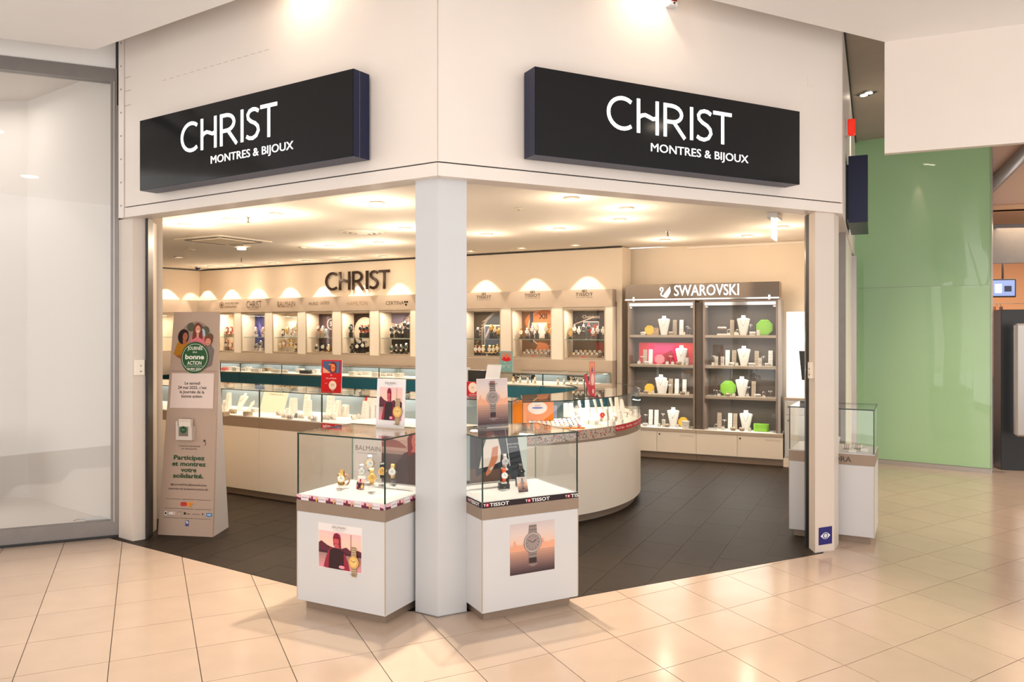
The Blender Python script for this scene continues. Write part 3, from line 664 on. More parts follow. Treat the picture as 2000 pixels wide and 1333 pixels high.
# ================================================================== PRINTED PICTURES
def art_woman(A, x, z, w, h, watch=True):
    """a woman with long hair in a dark dress in front of a river bank, a golden watch in front"""
    X = lambda u: x+u*w
    Z = lambda v: z+v*h
    grad(A, x, z+.45*h, x+w, z+h, [(236, 190, 180), (243, 200, 180), (238, 190, 190)], 6)
    grad(A, x, z, x+w, z+.45*h, [(225, 150, 165), (190, 140, 135), (150, 120, 120)], 6)
    tl = [(0, .42), (0, .66), (.06, .72), (.12, .68), (.2, .62), (.3, .58), (.42, .56), (.52, .55), (.6, .60), (.66, .62), (.74, .55), (.85, .57), (.93, .58), (1, .55), (1, .42)]
    A.poly([(X(a), Z(b)) for a, b in tl], flat(92, 40, 52)); A.rect(X(0), Z(.40), X(1), Z(.46), flat(70, 35, 45))
    A.rect(X(.755), Z(.55), X(.768), Z(.98), flat(150, 90, 80))
    A.poly([(X(a), Z(b)) for a, b in [(.12, .02), (.16, .22), (.22, .45), (.28, .55), (.55, .55), (.63, .42), (.70, .2), (.74, .0), (.18, .0)]], flat(150, 40, 62))
    A.poly([(X(a), Z(b)) for a, b in [(.24, .0), (.25, .3), (.27, .5), (.37, .57), (.52, .56), (.60, .48), (.60, .2), (.58, .0)]], flat(50, 26, 32))
    A.poly([(X(a), Z(b)) for a, b in [(.365, .60), (.345, .85), (.37, .95), (.43, .98), (.50, .95), (.525, .85), (.53, .62), (.545, .54), (.50, .57), (.48, .66), (.39, .66)]], flat(135, 30, 58))
    A.ell(X(.425), Z(.76), w*.058, h*.105, flat(205, 85, 92)); A.poly([(X(.40), Z(.68)), (X(.46), Z(.68)), (X(.50), Z(.57)), (X(.38), Z(.57))], flat(196, 80, 88))
    A.poly([(X(.355), Z(.84)), (X(.42), Z(.93)), (X(.495), Z(.84)), (X(.47), Z(.82)), (X(.38), Z(.82))], flat(120, 28, 52))
    A.rect(X(.39), Z(.775), X(.41), Z(.783), flat(60, 20, 30)); A.rect(X(.435), Z(.775), X(.455), Z(.783), flat(60, 20, 30)); A.rect(X(.41), Z(.70), X(.44), Z(.712), flat(150, 20, 40))
    A.ell(X(.56), Z(.08), w*.07, h*.045, flat(232, 150, 165))
    if watch: art_watch(A, X(.84), Z(.27), h*.175, flat(226, 170, 90), flat(190, 165, 130), flat(240, 196, 120), h*.80)
def art_watch(A, cx, cz, r, case, strap, dial, L):
    A.poly([(cx-r*.42, cz-L/2), (cx+r*.42, cz-L/2), (cx+r*.55, cz), (cx+r*.42, cz+L/2), (cx-r*.42, cz+L/2), (cx-r*.55, cz)], strap)
    n = max(4, int(L/(r*.32)))
    for i in range(n):
        zz = cz-L/2+L*(i+.5)/n; A.rect(cx-r*.42, zz, cx+r*.42, zz+L*.018, flat(95, 80, 72)); A.y += A.step
    A.y -= A.step
    A.ell(cx, cz, r, r*1.02, flat(90, 78, 74), 24); A.ell(cx, cz, r*.96, r*.98, case, 24); A.ell(cx, cz, r*.80, r*.82, flat(110, 96, 90), 24); A.ell(cx, cz, r*.77, r*.79, dial, 24)
    for k in range(12):
        a = pi/6*k; A.line(cx+r*.58*cos(a), cz+r*.58*sin(a), cx+r*.70*cos(a), cz+r*.70*sin(a), r*.05, flat(70, 60, 58)); A.y += A.step
    A.y -= A.step
    A.line(cx, cz, cx+r*.38, cz+r*.25, r*.07, flat(50, 44, 44)); A.line(cx, cz, cx-r*.5, cz+r*.25, r*.05, flat(50, 44, 44)); A.rect(cx+r*.97, cz-r*.08, cx+r*1.1, cz+r*.08, case)
def art_city_watch(A, x, z, w, h, logo=True):
    grad(A, x, z, x+w, z+h, [(62, 48, 52), (128, 100, 98), (186, 140, 120), (226, 190, 170), (214, 196, 190), (196, 184, 186)], 20)
    for s, c in ((0, (222, 160, 130)), (.62, (226, 164, 134))):
        A.poly([(x+w*(s+a), z+h*b) for a, b in [(0, .45), (0, .56), (.06, .57), (.08, .66), (.12, .66), (.14, .58), (.26, .56), (.34, .61), (.38, .57), (.38, .45)]], flat(*c))
    art_watch(A, x+w*.5, z+h*.60, w*.20, flat(176, 164, 160), flat(140, 128, 124), flat(150, 136, 132), h*.70)
    A.rect(x+w*.42, z+h*.20, x+w*.58, z+h*.30, flat(56, 42, 44))
    A.text('COUTURE A WATCH', x+w*.5, z+h*.16, h*.014, flat(230, 220, 215)); A.text('SINCE 1853', x+w*.5, z+h*.135, h*.012, flat(230, 220, 215))
    if logo: logo_t(A, x+w*.5, z+h*.90, w*.30, flat(60, 26, 30), True)
def logo_t(A, cx, z, w, col, red=False, sub=True):
    """a small T square and a cross square above the word"""
    h = w*.17; q = h*.75
    A.rect(cx-q*1.05, z+h*.25, cx-q*.05, z+h*.25+q, flat(190, 20, 40) if red else col); A.rect(cx+q*.05, z+h*.25, cx+q*1.05, z+h*.25+q, flat(190, 20, 40) if red else col)
    A.text('T', cx-q*.55, z+h*.42, q*.55, flat(225, 200, 170), bold=.04); A.rect(cx+q*.47, z+h*.38, cx+q*.63, z+h*.86, flat(235, 225, 210)); A.rect(cx+q*.30, z+h*.53, cx+q*.80, z+h*.70, flat(235, 225, 210))
    A.text('TISSOT', cx, z-h*.95, h, col, w=w, bold=.008)
    if sub: A.text('INNOVATORS BY TRADITION', cx, z-h*1.5, h*.22, col, w=w*.95, bold=0)
# ================================================================== SHOWCASES BESIDE THE COLUMN
def case_base(F, w, d, name, label, z0=.055, zb=.563, zs=.626, zt=.659, gt=1.008, group=None):
    t = inframe(F, name, label, 'display case', 0, 0, 0, 0, group)
    m = MB(); m.box(.03, w-.03, .045, d-.02, 0, z0+.001, M['taupe']); m.box(.032, w-.032, .047, d-.03, 0, .004, M['dark']); m.build('plinth', t)
    m = MB(); m.box(0, w, 0, d, z0, zb, M['white'], bev=.0025); m.build('cabinet_body', t)
    m = MB(); m.box(-.002, w+.002, -.002, d, zb, zs, M['taupe']); m.build('trim_band', t)
    m = MB(); m.box(.0, w, 0, d, zs, zt, M['white']); m.build('deck', t)
    g = .006; zg = gt-g
    for nm, bb in (('glass_front', (.004, w-.004, .004, .004+g)), ('glass_back', (.004, w-.004, d-.01, d-.004)), ('glass_side', (.004, .004+g, .012, d-.012)), ('glass_side', (w-.004-g, w-.004, .012, d-.012))):
        m = MB(); m.box(*bb, zt, zg, GLASS); m.build(nm, t)
    m = MB(); m.box(.001, w-.001, .001, d-.001, zg+.0005, gt, GLASS); m.build('glass_top', t)
    m = MB(); e = .0055
    m.box(0, w, 0, e, zg-.002, gt+.0005, EDGE); m.box(0, w, d-e, d, zg-.001, gt+.0005, EDGE); m.box(0, e, e, d-e, zg-.001, gt+.0005, EDGE); m.box(w-e, w, e, d-e, zg-.001, gt+.0005, EDGE)
    for x in (.001, w-.001-e*1.2): m.box(x, x+e*1.2, .001, .001+e*1.2, zt, zg, EDGE)
    for x in (.001, w-.001-e): m.box(x, x+e, d-.001-e, d-.001, zt, zg, EDGEL)
    m.build('glass_edge', t)
    m = MB(); m.box(-.001, .004, -.001, .004, z0+.01, zb-.002, M['taupel']); m.build('corner_trim', t)
    m = MB(); m.box(w-.004, w+.001, -.001, .004, z0+.01, zb-.002, M['taupel']); m.build('corner_trim', t)
    return t
CL = Frame(-1.228, 4.466, -26.73); CW = .6136; CD = .5
CR = Frame(-.162, 4.233, 27.58)
tb = case_base(CL, CW, CD, 'display_case', 'white display case with a glass hood left of the column, gold watches inside')
tt = case_base(CR, CW, CD, 'display_case', 'white display case with a glass hood right of the column, black lettered strip')
# left case: picture strip, sticker on the front, pictures on the back wall
def strip_pics(A, x0, x1, z0, z1, phase):
    A.rect(x0, z0, x1, z1, flat(226, 218, 222)); p = .125; x = x0-phase
    while x < x1:
        a, b = max(x, x0), min(x+.068, x1)
        if b-a > .02:
            A.rect(a, z0, b, z1, flat(222, 178, 186)); A.poly([(a, z0), (a, z0+.017), (a+(b-a)*.3, z0+.014), (a+(b-a)*.6, z0+.012), (b, z0+.012), (b, z0)], flat(96, 34, 60))
            if b-a > .058: A.ell(a+.025, z0+.019, .007, .010, flat(130, 24, 60)); A.ell(a+.057, z0+.014, .0075, .0095, flat(214, 160, 90)); A.rect(a+.053, z0, a+.061, z0+.006, flat(200, 150, 90))
        if x+.07 > x0 and x+.123 < x1: A.text('BALMAIN', x+.096, z0+.012, .007, flat(110, 100, 115), w=.040)
        x += p
A = Art(-.0026); strip_pics(A, 0, CW, .628, .658, .035); A.build('printed_strip', tb)
# the strip goes round the right side of the case
A = Art(0); strip_pics(A, 0, CD-.05, .628, .658, .02); A.v = [(CW+.0026-v[1], v[0], v[2]) for v in A.v]; A.build('printed_strip', tb)
def on_case(F, px0, py0, px1, py1, b=0):
    x0, z1 = F.fit(px0, b, py0); x1, z0 = F.fit(px1, b, py1); return x0, z0, x1, z1
x0, _ = CL.fit(623, 0, 1035); x1, _ = CL.fit(706, 0, 1045); zt_ = CL.fit(623, 0, 1035)[1]; zb_ = CL.fit(623, 0, 1106)[1]
A = Art(-.0004); A.box(x0-.004, x1+.004, -.0004, 0, zb_-.004, zt_+.042, flat(228, 222, 220)); art_woman(A, x0, zb_, x1-x0, zt_-zb_)
A.text('BALMAIN', (x0+x1)/2+.0, zt_+.022, .0145, flat(150, 140, 135), w=.092, bold=0); A.rect(x0+.11, zt_+.012, x1-.11, zt_+.0135, flat(170, 160, 155)); A.text('MAESTRIA', x0+(x1-x0)*.83, zb_-.016, .006, flat(60, 50, 50)); A.build('poster', tb, 'square picture of a woman in dark dress and gold watch')
A = Art(CD-.012); ZB0 = .662; A.box(.02, CW-.012, CD-.012, CD-.0105, ZB0, .995, flat(226, 214, 206))
A.v = A.v
A.text('BALMAIN', .13, .845, .030, flat(120, 96, 84), w=.19, bold=-.005); A.rect(.05, .828, .2, .830, flat(150, 130, 120))
grad(A, .235, ZB0, CW-.012, .995, [(92, 74, 70), (120, 92, 84), (190, 150, 136), (232, 196, 176)], 10)
A.poly([(.235, .88), (.235, .95), (.27, .96), (.31, .93), (.36, .92), (.40, .90), (.42, .88)], flat(150, 84, 76)); A.rect(.235, ZB0, CW-.012, .84, flat(96, 76, 72))
A.poly([(.30, ZB0), (.34, .78), (.40, .85), (.46, .87), (.54, .86), (.60, .80), (.60, ZB0)], flat(70, 46, 46)); A.poly([(.43, .83), (.425, .94), (.45, .985), (.50, .99), (.545, .975), (.56, .9), (.57, .80), (.53, .84), (.48, .86)], flat(130, 40, 44))
A.ell(.485, .925, .030, .048, flat(205, 110, 100)); A.poly([(.465, .885), (.505, .885), (.52, .86), (.45, .86)], flat(196, 104, 94)); A.rect(.472, .935, .48, .938, flat(70, 30, 30)); A.rect(.492, .935, .50, .938, flat(70, 30, 30)); A.rect(.476, .903, .494, .907, flat(150, 30, 40)); A.rect(.53, ZB0+.005, .585, ZB0+.03, flat(226, 160, 150))
A.build('back_picture', tb, 'back wall print, white panel with lettering and a woman')
# right case: black strip
def strip_logo(A, x0, x1, z0, z1, start, pitch):
    A.rect(x0, z0, x1, z1, flat(38, 26, 30)); x = start
    while x < x1-.01:
        full = x+.155 < x1
        A.text('T', x, z0+.010, .012, flat(238, 236, 234), al='l', bold=.04); A.rect(x+.013, z0+.007, x+.031, z0+.025, flat(206, 28, 60)); A.rect(x+.0205, z0+.010, x+.0235, z0+.022, flat(240, 240, 240)); A.rect(x+.016, z0+.0145, x+.028, z0+.0175, flat(240, 240, 240))
        if full: A.text('TISSOT', x+.036, z0+.007, .018, flat(240, 238, 236), w=.118, al='l', bold=.018)
        elif x+.08 < x1: A.text('TIS', x+.036, z0+.007, .018, flat(240, 238, 236), w=.052, al='l', bold=.018)
        x += pitch
A = Art(-.0026); strip_logo(A, 0, CW, .627, .658, .008, .2575); A.build('printed_strip', tt, 'black strip with white brand lettering and red cross')
A = Art(0); strip_logo(A, 0, CD, .627, .658, CD-.18, .3); A.v = [(-.0026+v[1], CD-v[0], v[2]) for v in A.v]; A.build('printed_strip', tt)
x0, za = CR.fit(996, 0, 1026); x1, _ = CR.fit(1083, 0, 1020); zb_ = CR.fit(996, 0, 1126)[1]
A = Art(-.0004); A.box(x0, x1, -.0004, 0, zb_, za, flat(190, 160, 150)); art_city_watch(A, x0, zb_, x1-x0, za-zb_, False); A.build('poster', tt, 'picture of a steel wristwatch before a hazy skyline')
# back print of the right case, a person in a white shirt reaching down
A = Art(CD-.012); A.box(.02, CW-.07, CD-.012, CD-.0105, .662, .998, flat(196, 206, 200)); x9 = CW-.075
A.poly([(.02, .662), (.02, .998), (.46, .998), (.53, .662)], flat(44, 52, 62)); A.poly([(.02, .70), (.02, .998), (.15, .998), (.15, .68)], flat(160, 176, 174))
A.poly([(.15, .662), (.15, .75), (.30, .76), (.42, .70), (.44, .662)], flat(98, 72, 60)); A.poly([(.19, .70), (.18, .93), (.22, .998), (.33, .998), (.35, .90), (.34, .74), (.26, .73)], flat(30, 32, 38))
A.poly([(.21, .75), (.235, .86), (.26, .93), (.30, .955), (.34, .92), (.36, .84), (.355, .78), (.30, .76)], flat(228, 216, 206))
A.ell(.285, .965, .028, .030, flat(150, 92, 70)); A.poly([(.26, .98), (.27, .998), (.31, .998), (.315, .97)], flat(40, 28, 26))
A.poly([(.30, .87), (.34, .88), (.335, .80), (.305, .74), (.285, .715), (.26, .70), (.255, .715), (.27, .75), (.29, .80)], flat(196, 122, 84)); A.poly([(.285, .73), (.305, .745), (.30, .757), (.28, .742)], flat(210, 200, 190))
for k in range(7): A.line(.40+k*.006, .93-k*.035, .475+k*.004, .945-k*.035, .010, flat(24, 28, 36))
A.line(.385, .99, .42, .75, .006, flat(190, 200, 205)); A.text('TISSOT PR100', .44, .88, .009, flat(220, 225, 228)); A.text('SWISS MADE', .44, .862, .007, flat(220, 225, 228))
A.text('TISSOT', .075, .80, .030, flat(238, 238, 236), w=.10, bold=.03); A.rect(.06, .838, .072, .85, flat(190, 50, 60)); A.rect(.076, .838, .088, .85, flat(190, 50, 60))
A.build('back_picture', tt, 'back wall print of a person in a white shirt')
# counter cards standing on the glass hoods
def standing_card(F, name, label, a, b, z, w, h, draw, rot=0, tilt=.06, foot=True, group=None):
    t = inframe(F, name, label, 'sign', a, b, z, rot, group)
    A = Art(-.004); A.box(-w/2, w/2, -.004, .001, .004, h, flat(232, 228, 228)); draw(A, -w/2, .004, w, h-.004)
    A.v = [(x, y+(zz)*tilt, zz) for x, y, zz in A.v]; A.build('printed_card', t)
    if foot:
        m = MB(); m.box(-w/2-.004, w/2+.004, -.035, .03, 0, .004, M['acryl']); m.box(-w/2-.004, w/2+.004, -.012, -.008, .004, .018, M['acryl']); m.build('acrylic_foot', t)
    return t
def d_balmain(A, x, z, w, h):
    A.rect(x, z, x+w, z+h, flat(232, 226, 226)); art_woman(A, x+w*.1, z+h*.15, w*.8, h*.68); A.text('BALMAIN', x+w*.5, z+h*.90, h*.04, flat(110, 100, 100), w=w*.36, bold=0); A.rect(x+w*.4, z+h*.875, x+w*.6, z+h*.88, flat(150, 140, 140)); A.text('MAESTRIA', x+w*.74, z+h*.07, h*.02, flat(60, 50, 50))
a_, _ = CL.fit(762, .40, 800)
standing_card(CL, 'counter_card', 'white framed advertising card with a woman in dark dress on the left display case', a_, .40, 1.0085, .205, .292, d_balmain)
a_, _ = CR.fit(963, .40, 800)
standing_card(CR, 'counter_card', 'advertising card with a steel watch before a pink skyline on the right display case', a_, .40, 1.0085, .205, .292, lambda A, x, z, w, h: art_city_watch(A, x, z, w, h))
# ================================================================== SMALL GOODS
CACHE = {}
def cached(key, fn):
    if key not in CACHE: m = MB(); fn(m); CACHE[key] = m.data(key.split('|')[0])
    return CACHE[key]
METALS = {'steel': 'steel', 'gold': 'gold', 'rose gold': 'rose', 'black': 'black'}
DIALS = {'white': (235, 232, 225), 'black': (25, 25, 28), 'blue': (30, 50, 100), 'green': (30, 80, 60), 'gold': (220, 170, 90), 'silver': (190, 190, 192)}
def watch(label, loc, rot=0, metal='steel', strap=None, dial='white', stand='black', size=1.0, tilt=0, group=None, stand_h=.03, detail=True):
    t = thing('wristwatch', label, 'watch', loc, rot, group); t.scale = (size,)*3
    sm = strap or metal; mats = {'leather brown': M['brown'], 'leather black': M['black'], 'orange': flat(225, 80, 30), 'white': M['velvet'], 'pinkish': flat(226, 150, 130), 'red': flat(190, 40, 30)}
    smat = mats.get(sm) or M[METALS[sm]]
    def mstrap(m):
        pts = [(0, .022*sin(2*pi*i/18), .036*cos(2*pi*i/18)) for i in range(18)]; m.tube(pts, .0022, 4, smat, True, ry=.0022)
        m2 = []
        for i in range(18):
            p, q = pts[i], pts[(i+1) % 18]
            m.mesh([(-.0085, p[1]*1.06, p[2]*1.06), (.0085, p[1]*1.06, p[2]*1.06), (.0085, q[1]*1.06, q[2]*1.06), (-.0085, q[1]*1.06, q[2]*1.06), (-.0085, p[1]*.94, p[2]*.94), (.0085, p[1]*.94, p[2]*.94), (.0085, q[1]*.94, q[2]*.94), (-.0085, q[1]*.94, q[2]*.94)],
                   [(0, 1, 2, 3), (7, 6, 5, 4), (0, 4, 5, 1), (3, 2, 6, 7), (0, 3, 7, 4), (1, 5, 6, 2)], smat)
    def mcase(m): m.lathe([(.014, -.0), (.0185, .002), (.0195, .006), (.018, .0085), (.0155, .009)], 18, M[METALS[metal]], c=(0, -.021, 0), axis='y'); m.cyl(.0022, 0, .004, 6, M[METALS[metal]], c=(.019, -.026, 0), axis='x')
    dc = flat(*DIALS[dial])
    def mdial(m):
        m.cyl(.0155, .0091, .0095, 18, dc, c=(0, -.021, 0), axis='y'); hm = flat(40, 38, 38) if dial in ('white', 'gold', 'silver') else flat(230, 230, 230)
        m.box(-.0007, .0007, -.0312, -.0306, 0, .009, hm); m.box(0, .006, -.0314, -.0308, -.0006, .0006, hm)
    h = stand_h; zc = h+.040
    st = {'black': M['black'], 'white': M['velvet'], 'clear': M['acryl'], 'brown': M['brown'], 'beige': M['beigev']}[stand]
    def mstand(m):
        m.box(-.016, .016, -.018, .020, 0, h, st, bev=.0015); m.tube([(0, .004, h), (0, .008, h+.02)]+[(0, .017*sin(a), zc+.030*cos(a)) for a in [radians(x) for x in range(150, -120, -30)]], .0035, 5, st, ry=.007)
    o = link('stand', cached('stand|%s%s' % (stand, h), mstand), t)
    for nm, key, fn in (('strap', 'strap|'+sm, mstrap), ('watch_case', 'watch_case|'+metal, mcase), ('dial', 'dial|%s' % dial, mdial)):
        o = link(nm, cached(key, fn), t); o.location = (0, 0, zc); o.rotation_euler = (tilt, 0, 0)
    return t
def bust(label, loc, rot=0, size=1.0, color='velvet', lean=0, chain='steel', pendant=True, group=None):
    t = thing('necklace_bust', label, 'bust', loc, rot, group); t.scale = (size,)*3
    def fb(m):
        prof = [(.040, 0), (.046, .03), (.060, .10), (.074, .17), (.080, .195), (.068, .205), (.030, .212), (.026, .225), (.027, .245)]
        n = 14; vs = []; fs = []
        for w, z in prof:
            for i in range(n+1):
                a = -pi/2*1.0+pi*i/n; vs.append((w*sin(a), -.028*cos(a)*(w/.08)**.5, z))
        for k in range(len(prof)-1):
            for i in range(n): fs.append((k*(n+1)+i, k*(n+1)+i+1, (k+1)*(n+1)+i+1, (k+1)*(n+1)+i))
            fs.append((k*(n+1), (k+1)*(n+1), (k+1)*(n+1)+n, k*(n+1)+n))
        fs.append(tuple(range(n+1))[::-1]); fs.append(tuple((len(prof)-1)*(n+1)+i for i in range(n+1)))
        m.mesh(vs, fs, M[color], False)
    def fc(m): m.tube([(x, -.029*cos(x*12)-.002-.004*0, .205-.085*(1-(x/.036)**2)) for x in [-.036+.072*i/14 for i in range(15)]], .0014, 4, M[chain])
    def fp(m): m.lathe([(.0, 0), (.005, .002), (.006, .005), (0, .008)], 8, M[chain], c=(0, -.034, .116), axis='y')
    o = link('neck_form', cached('neck_form|'+color, fb), t); c = link('necklace', cached('necklace|'+chain, fc), t)
    if pendant: link('pendant', cached('pendant|'+chain, fp), c)
    if lean: t.rotation_euler = (lean, 0, rot); t.location.z += .028*size*abs(sin(lean))+.001
    return t
def plate(label, loc, rot=0, h=.19, w=.05, color='velvet', dots='steel', group=None):
    t = thing('earring_stand', label, 'jewellery stand', loc, rot, group)
    m = MB(); m.mesh([(-w/2, -.02, 0), (w/2, -.02, 0), (w/2, .03, 0), (-w/2, .03, 0), (-w/2, .005, h), (w/2, .005, h), (w/2, .03, h), (-w/2, .03, h)], [(3, 2, 1, 0), (4, 5, 6, 7), (0, 1, 5, 4), (1, 2, 6, 5), (2, 3, 7, 6), (3, 0, 4, 7)], M[color]); m.build('panel', t)
    for k in range(3):
        z = h*(.35+.2*k)
        for x in (-.008, .008): m = MB(); m.lathe([(0, 0), (.004, .002), (0, .005)], 6, M[dots], c=(x, -.02+.025*z/h, z), axis='y'); m.build('earring', t)
    return t
def tstand(label, loc, rot=0, h=.09, w=.05, group=None):
    t = thing('earring_holder', label, 'jewellery stand', loc, rot, group)
    m = MB(); m.box(-.012, .012, -.012, .012, 0, .005, M['velvet']); m.cyl(.0015, .005, h, 6, M['steel']); m.tube([(-w/2, 0, h), (w/2, 0, h)], .0015, 5, M['steel']); m.build('stand', t)
    for x in (-w/2, w/2): m = MB(); m.lathe([(0, 0), (.006, .005), (.007, .011), (0, .017)], 8, M['steel'], c=(x, 0, h-.018)); m.build('earring', t)
    return t
def pillow(label, loc, rot=0, color='velvet', bracelets=2, w=.07, group=None, hh=.035):
    t = thing('bracelet_roll', label, 'jewellery stand', loc, rot, group)
    m = MB(); m.box(-w/2+.006, w/2-.006, -.018, .018, 0, .008, M[color]); m.cyl(hh*.5, -w/2, w/2, 14, M[color], c=(0, 0, .008+hh*.5), axis='x'); m.build('roll', t)
    for k in range(bracelets):
        x = -w/2+w*(k+1)/(bracelets+1); m = MB(); m.tube([(x, hh*.56*sin(a), .008+hh*.5+hh*.56*cos(a)) for a in [2*pi*i/12 for i in range(12)]], .0026, 5, M['steel' if k % 2 else 'rose'], True); m.build('bracelet', t)
    return t
def ringbox(label, loc, rot=0, color='velvet', s=.035, h=.03, ring='steel', group=None):
    t = thing('ring_block', label, 'jewellery stand', loc, rot, group)
    m = MB(); m.prism([(-s/2, -s/2), (s/2, -s/2), (s/2, s/2), (-s/2, s/2)], 0, h, M[color]); m.box(-s/2+.003, s/2-.003, -s/2+.003, s/2-.003, h, h+.003, M[color]); m.build('block', t)
    m = MB(); m.tube([(.009*cos(a), 0, h+.009+.009*sin(a)) for a in [2*pi*i/12 for i in range(12)]], .0015, 5, M[ring], True); m.lathe([(0, 0), (.004, .003), (0, .006)], 6, M['steel'], c=(0, 0, h+.018)); m.build('ring', t)
    return t
def octa(label, loc, rot=0, r=.085, color='yellow', d=.05, name='octagonal_box', group=None, pts=8):
    t = thing(name, label, 'gift box', loc, rot, group)
    m = MB(); P = [(r*cos(pi/8+pi/4*i), r*cos(pi/8)+r*sin(pi/8+pi/4*i)) for i in range(8)]
    for nm, y0, y1, s in (('box_body', d*.35, d, 1), ('lid', 0, d*.35, 1.03)):
        m = MB(); Q = [(x*s, (z-r*cos(pi/8))*s+r*cos(pi/8)*s) for x, z in P]; vs = [(x, y0, z) for x, z in Q]+[(x, y1, z) for x, z in Q]
        m.mesh(vs, [tuple(range(8)), tuple(range(15, 7, -1))]+[(i+8, (i+1) % 8+8, (i+1) % 8, i) for i in range(8)], M[color])
        if nm == 'lid':
            m.tube([(x*.86, -.001, (z-r*cos(pi/8))*.86+r*cos(pi/8)) for x, z in P], .0025, 4, M[color], True)
        m.build(nm, t)
    return t
def longbox(label, loc, rot=0, w=.17, d=.08, h=.07, color='lime', group=None):
    t = thing('gift_box', label, 'gift box', loc, rot, group); c = .02
    P = [(-w/2+c, -d/2), (w/2-c, -d/2), (w/2, -d/2+c), (w/2, d/2), (-w/2, d/2), (-w/2, -d/2+c)]
    m = MB(); m.prism(P, 0, h*.62, M[color]); m.build('box_body', t); m = MB(); m.prism([(x*1.03, y*1.03) for x, y in P], h*.62, h, M[color]); m.build('lid', t); return t
def handbag_card(label, loc, rot=0, color='kraft', w=.09, h=.09):
    t = thing('chain_display', label, 'jewellery stand', loc, rot)
    m = MB(); m.box(-w/2, w/2, -.008, .02, 0, h, M[color]); m.build('block', t)
    for k in range(2): m = MB(); r = w*(.22+.1*k); m.tube([(r*cos(a), -.010, h*.95+h*.62*sin(a)*(.8+.2*k)) for a in [pi+pi*i/12 for i in range(13)]], .0022, 5, M['velvet' if k else 'gold']); m.build('chain', t)
    return t
def bottlebox(label, loc, rot=0, color='velvet', w=.04, h=.09):
    t = thing('upright_box', label, 'jewellery stand', loc, rot)
    m = MB(); m.box(-w/2, w/2, -w/2, w/2, 0, h*.6, M[color], bev=.001); m.build('box_body', t); m = MB(); m.box(-w/2-.001, w/2+.001, -w/2-.001, w/2+.001, h*.6, h, M[color], bev=.001); m.build('lid', t)
    m = MB(); m.tube([(-.008, -w/2-.003, h*.5), (0, -w/2-.003, h*.25), (.008, -w/2-.003, h*.5)], .0015, 4, M['steel']); m.build('bracelet', t); return t
def tag_card(label, loc, rot=0, w=.03, h=.012, color=None, lean=.5):
    t = thing('price_card', label, 'card', loc, rot)
    m = MB(); m.mesh([(-w/2, 0, 0), (w/2, 0, 0), (w/2, h*lean, h), (-w/2, h*lean, h), (-w/2, .003, 0), (w/2, .003, 0), (w/2, h*lean+.003, h), (-w/2, h*lean+.003, h)], [(0, 1, 2, 3), (7, 6, 5, 4), (0, 4, 5, 1), (3, 2, 6, 7), (0, 3, 7, 4), (1, 5, 6, 2)], color or M['velvet']); m.build('card', t); return t
# goods in the left case (gold watches on clear stands)
ZD = .6592
def onF(F, px, py, z):
    x, y = gp(px, py, z); dx, dy = x-F.x, y-F.y; return dx*F.ex[0]+dy*F.ex[1], dx*F.ey[0]+dy*F.ey[1]
def put(F, px, py, z): return (*gp(px, py, z), z)
cc = put(CL, 668, 956, ZD)
watch('gold and white bracelet watch cluster standing alone at left in the left case', cc, CL.r+.5, 'gold', 'gold', 'white', 'clear', 1.22, stand_h=.016)
for k, (dx, s) in enumerate(((-.018, .9), (.022, .85))):
    watch(['small gold watch tucked against the left of the lone clear stand', 'small rose watch tucked against the right of the lone clear stand'][k], (cc[0]+dx, cc[1]+.022, ZD), CL.r+[1.0, -.4][k], ['gold', 'rose gold'][k], None, 'silver', 'clear', s, stand_h=.020)
watch('steel watch with a plain loop directly behind the small picture card', put(CL, 706, 946, ZD), CL.r+.7, 'steel', None, 'white', 'clear', 1.16, stand_h=.03)
watch('tall gold and steel watch in the middle of the left case', put(CL, 722, 946, ZD), CL.r+.7, 'gold', 'steel', 'white', 'clear', 1.37, stand_h=.055)
watch('golden watch on a yellow bracelet in front of the tall one', put(CL, 726, 962, ZD), CL.r+.7, 'gold', 'gold', 'gold', 'clear', 1.28, stand_h=.03)
watch('gold watch on a black leather strap beside the glass corner', put(CL, 746, 948, ZD), CL.r+.7, 'gold', 'leather black', 'gold', 'clear', 1.28, stand_h=.03)
watch('gold watch high on its stand before the picture of the woman', put(CL, 760, 940, ZD), CL.r+.7, 'gold', 'gold', 'white', 'clear', 1.37, stand_h=.058)
watch('steel and gold watch lowest before the picture of the woman', put(CL, 768, 948, ZD), CL.r+.4, 'steel', 'gold', 'white', 'clear', 1.22, stand_h=.03)
t = standing_card(CL, 'picture_card', 'small picture card of a woman leaning among the gold watches', *onF(CL, 703, 957, ZD), ZD, .052, .075, lambda A, x, z, w, h: (A.rect(x, z, x+w, z+h, flat(236, 222, 214)), art_woman(A, x, z, w, h*.82)), .1, .35, False)
for k, (px, py) in enumerate(((662, 958), (676, 962), (718, 968), (741, 966), (764, 952), (772, 954))):
    tag_card('tiny price card, %s, left case' % ['left one in front of the lone clear stand', 'right one in front of the lone clear stand', 'in front of the yellow gold watch', 'nearest the glass corner', 'before the steel and gold watch', 'rightmost'][k], put(CL, px, py, ZD), CL.r, .022, .006)
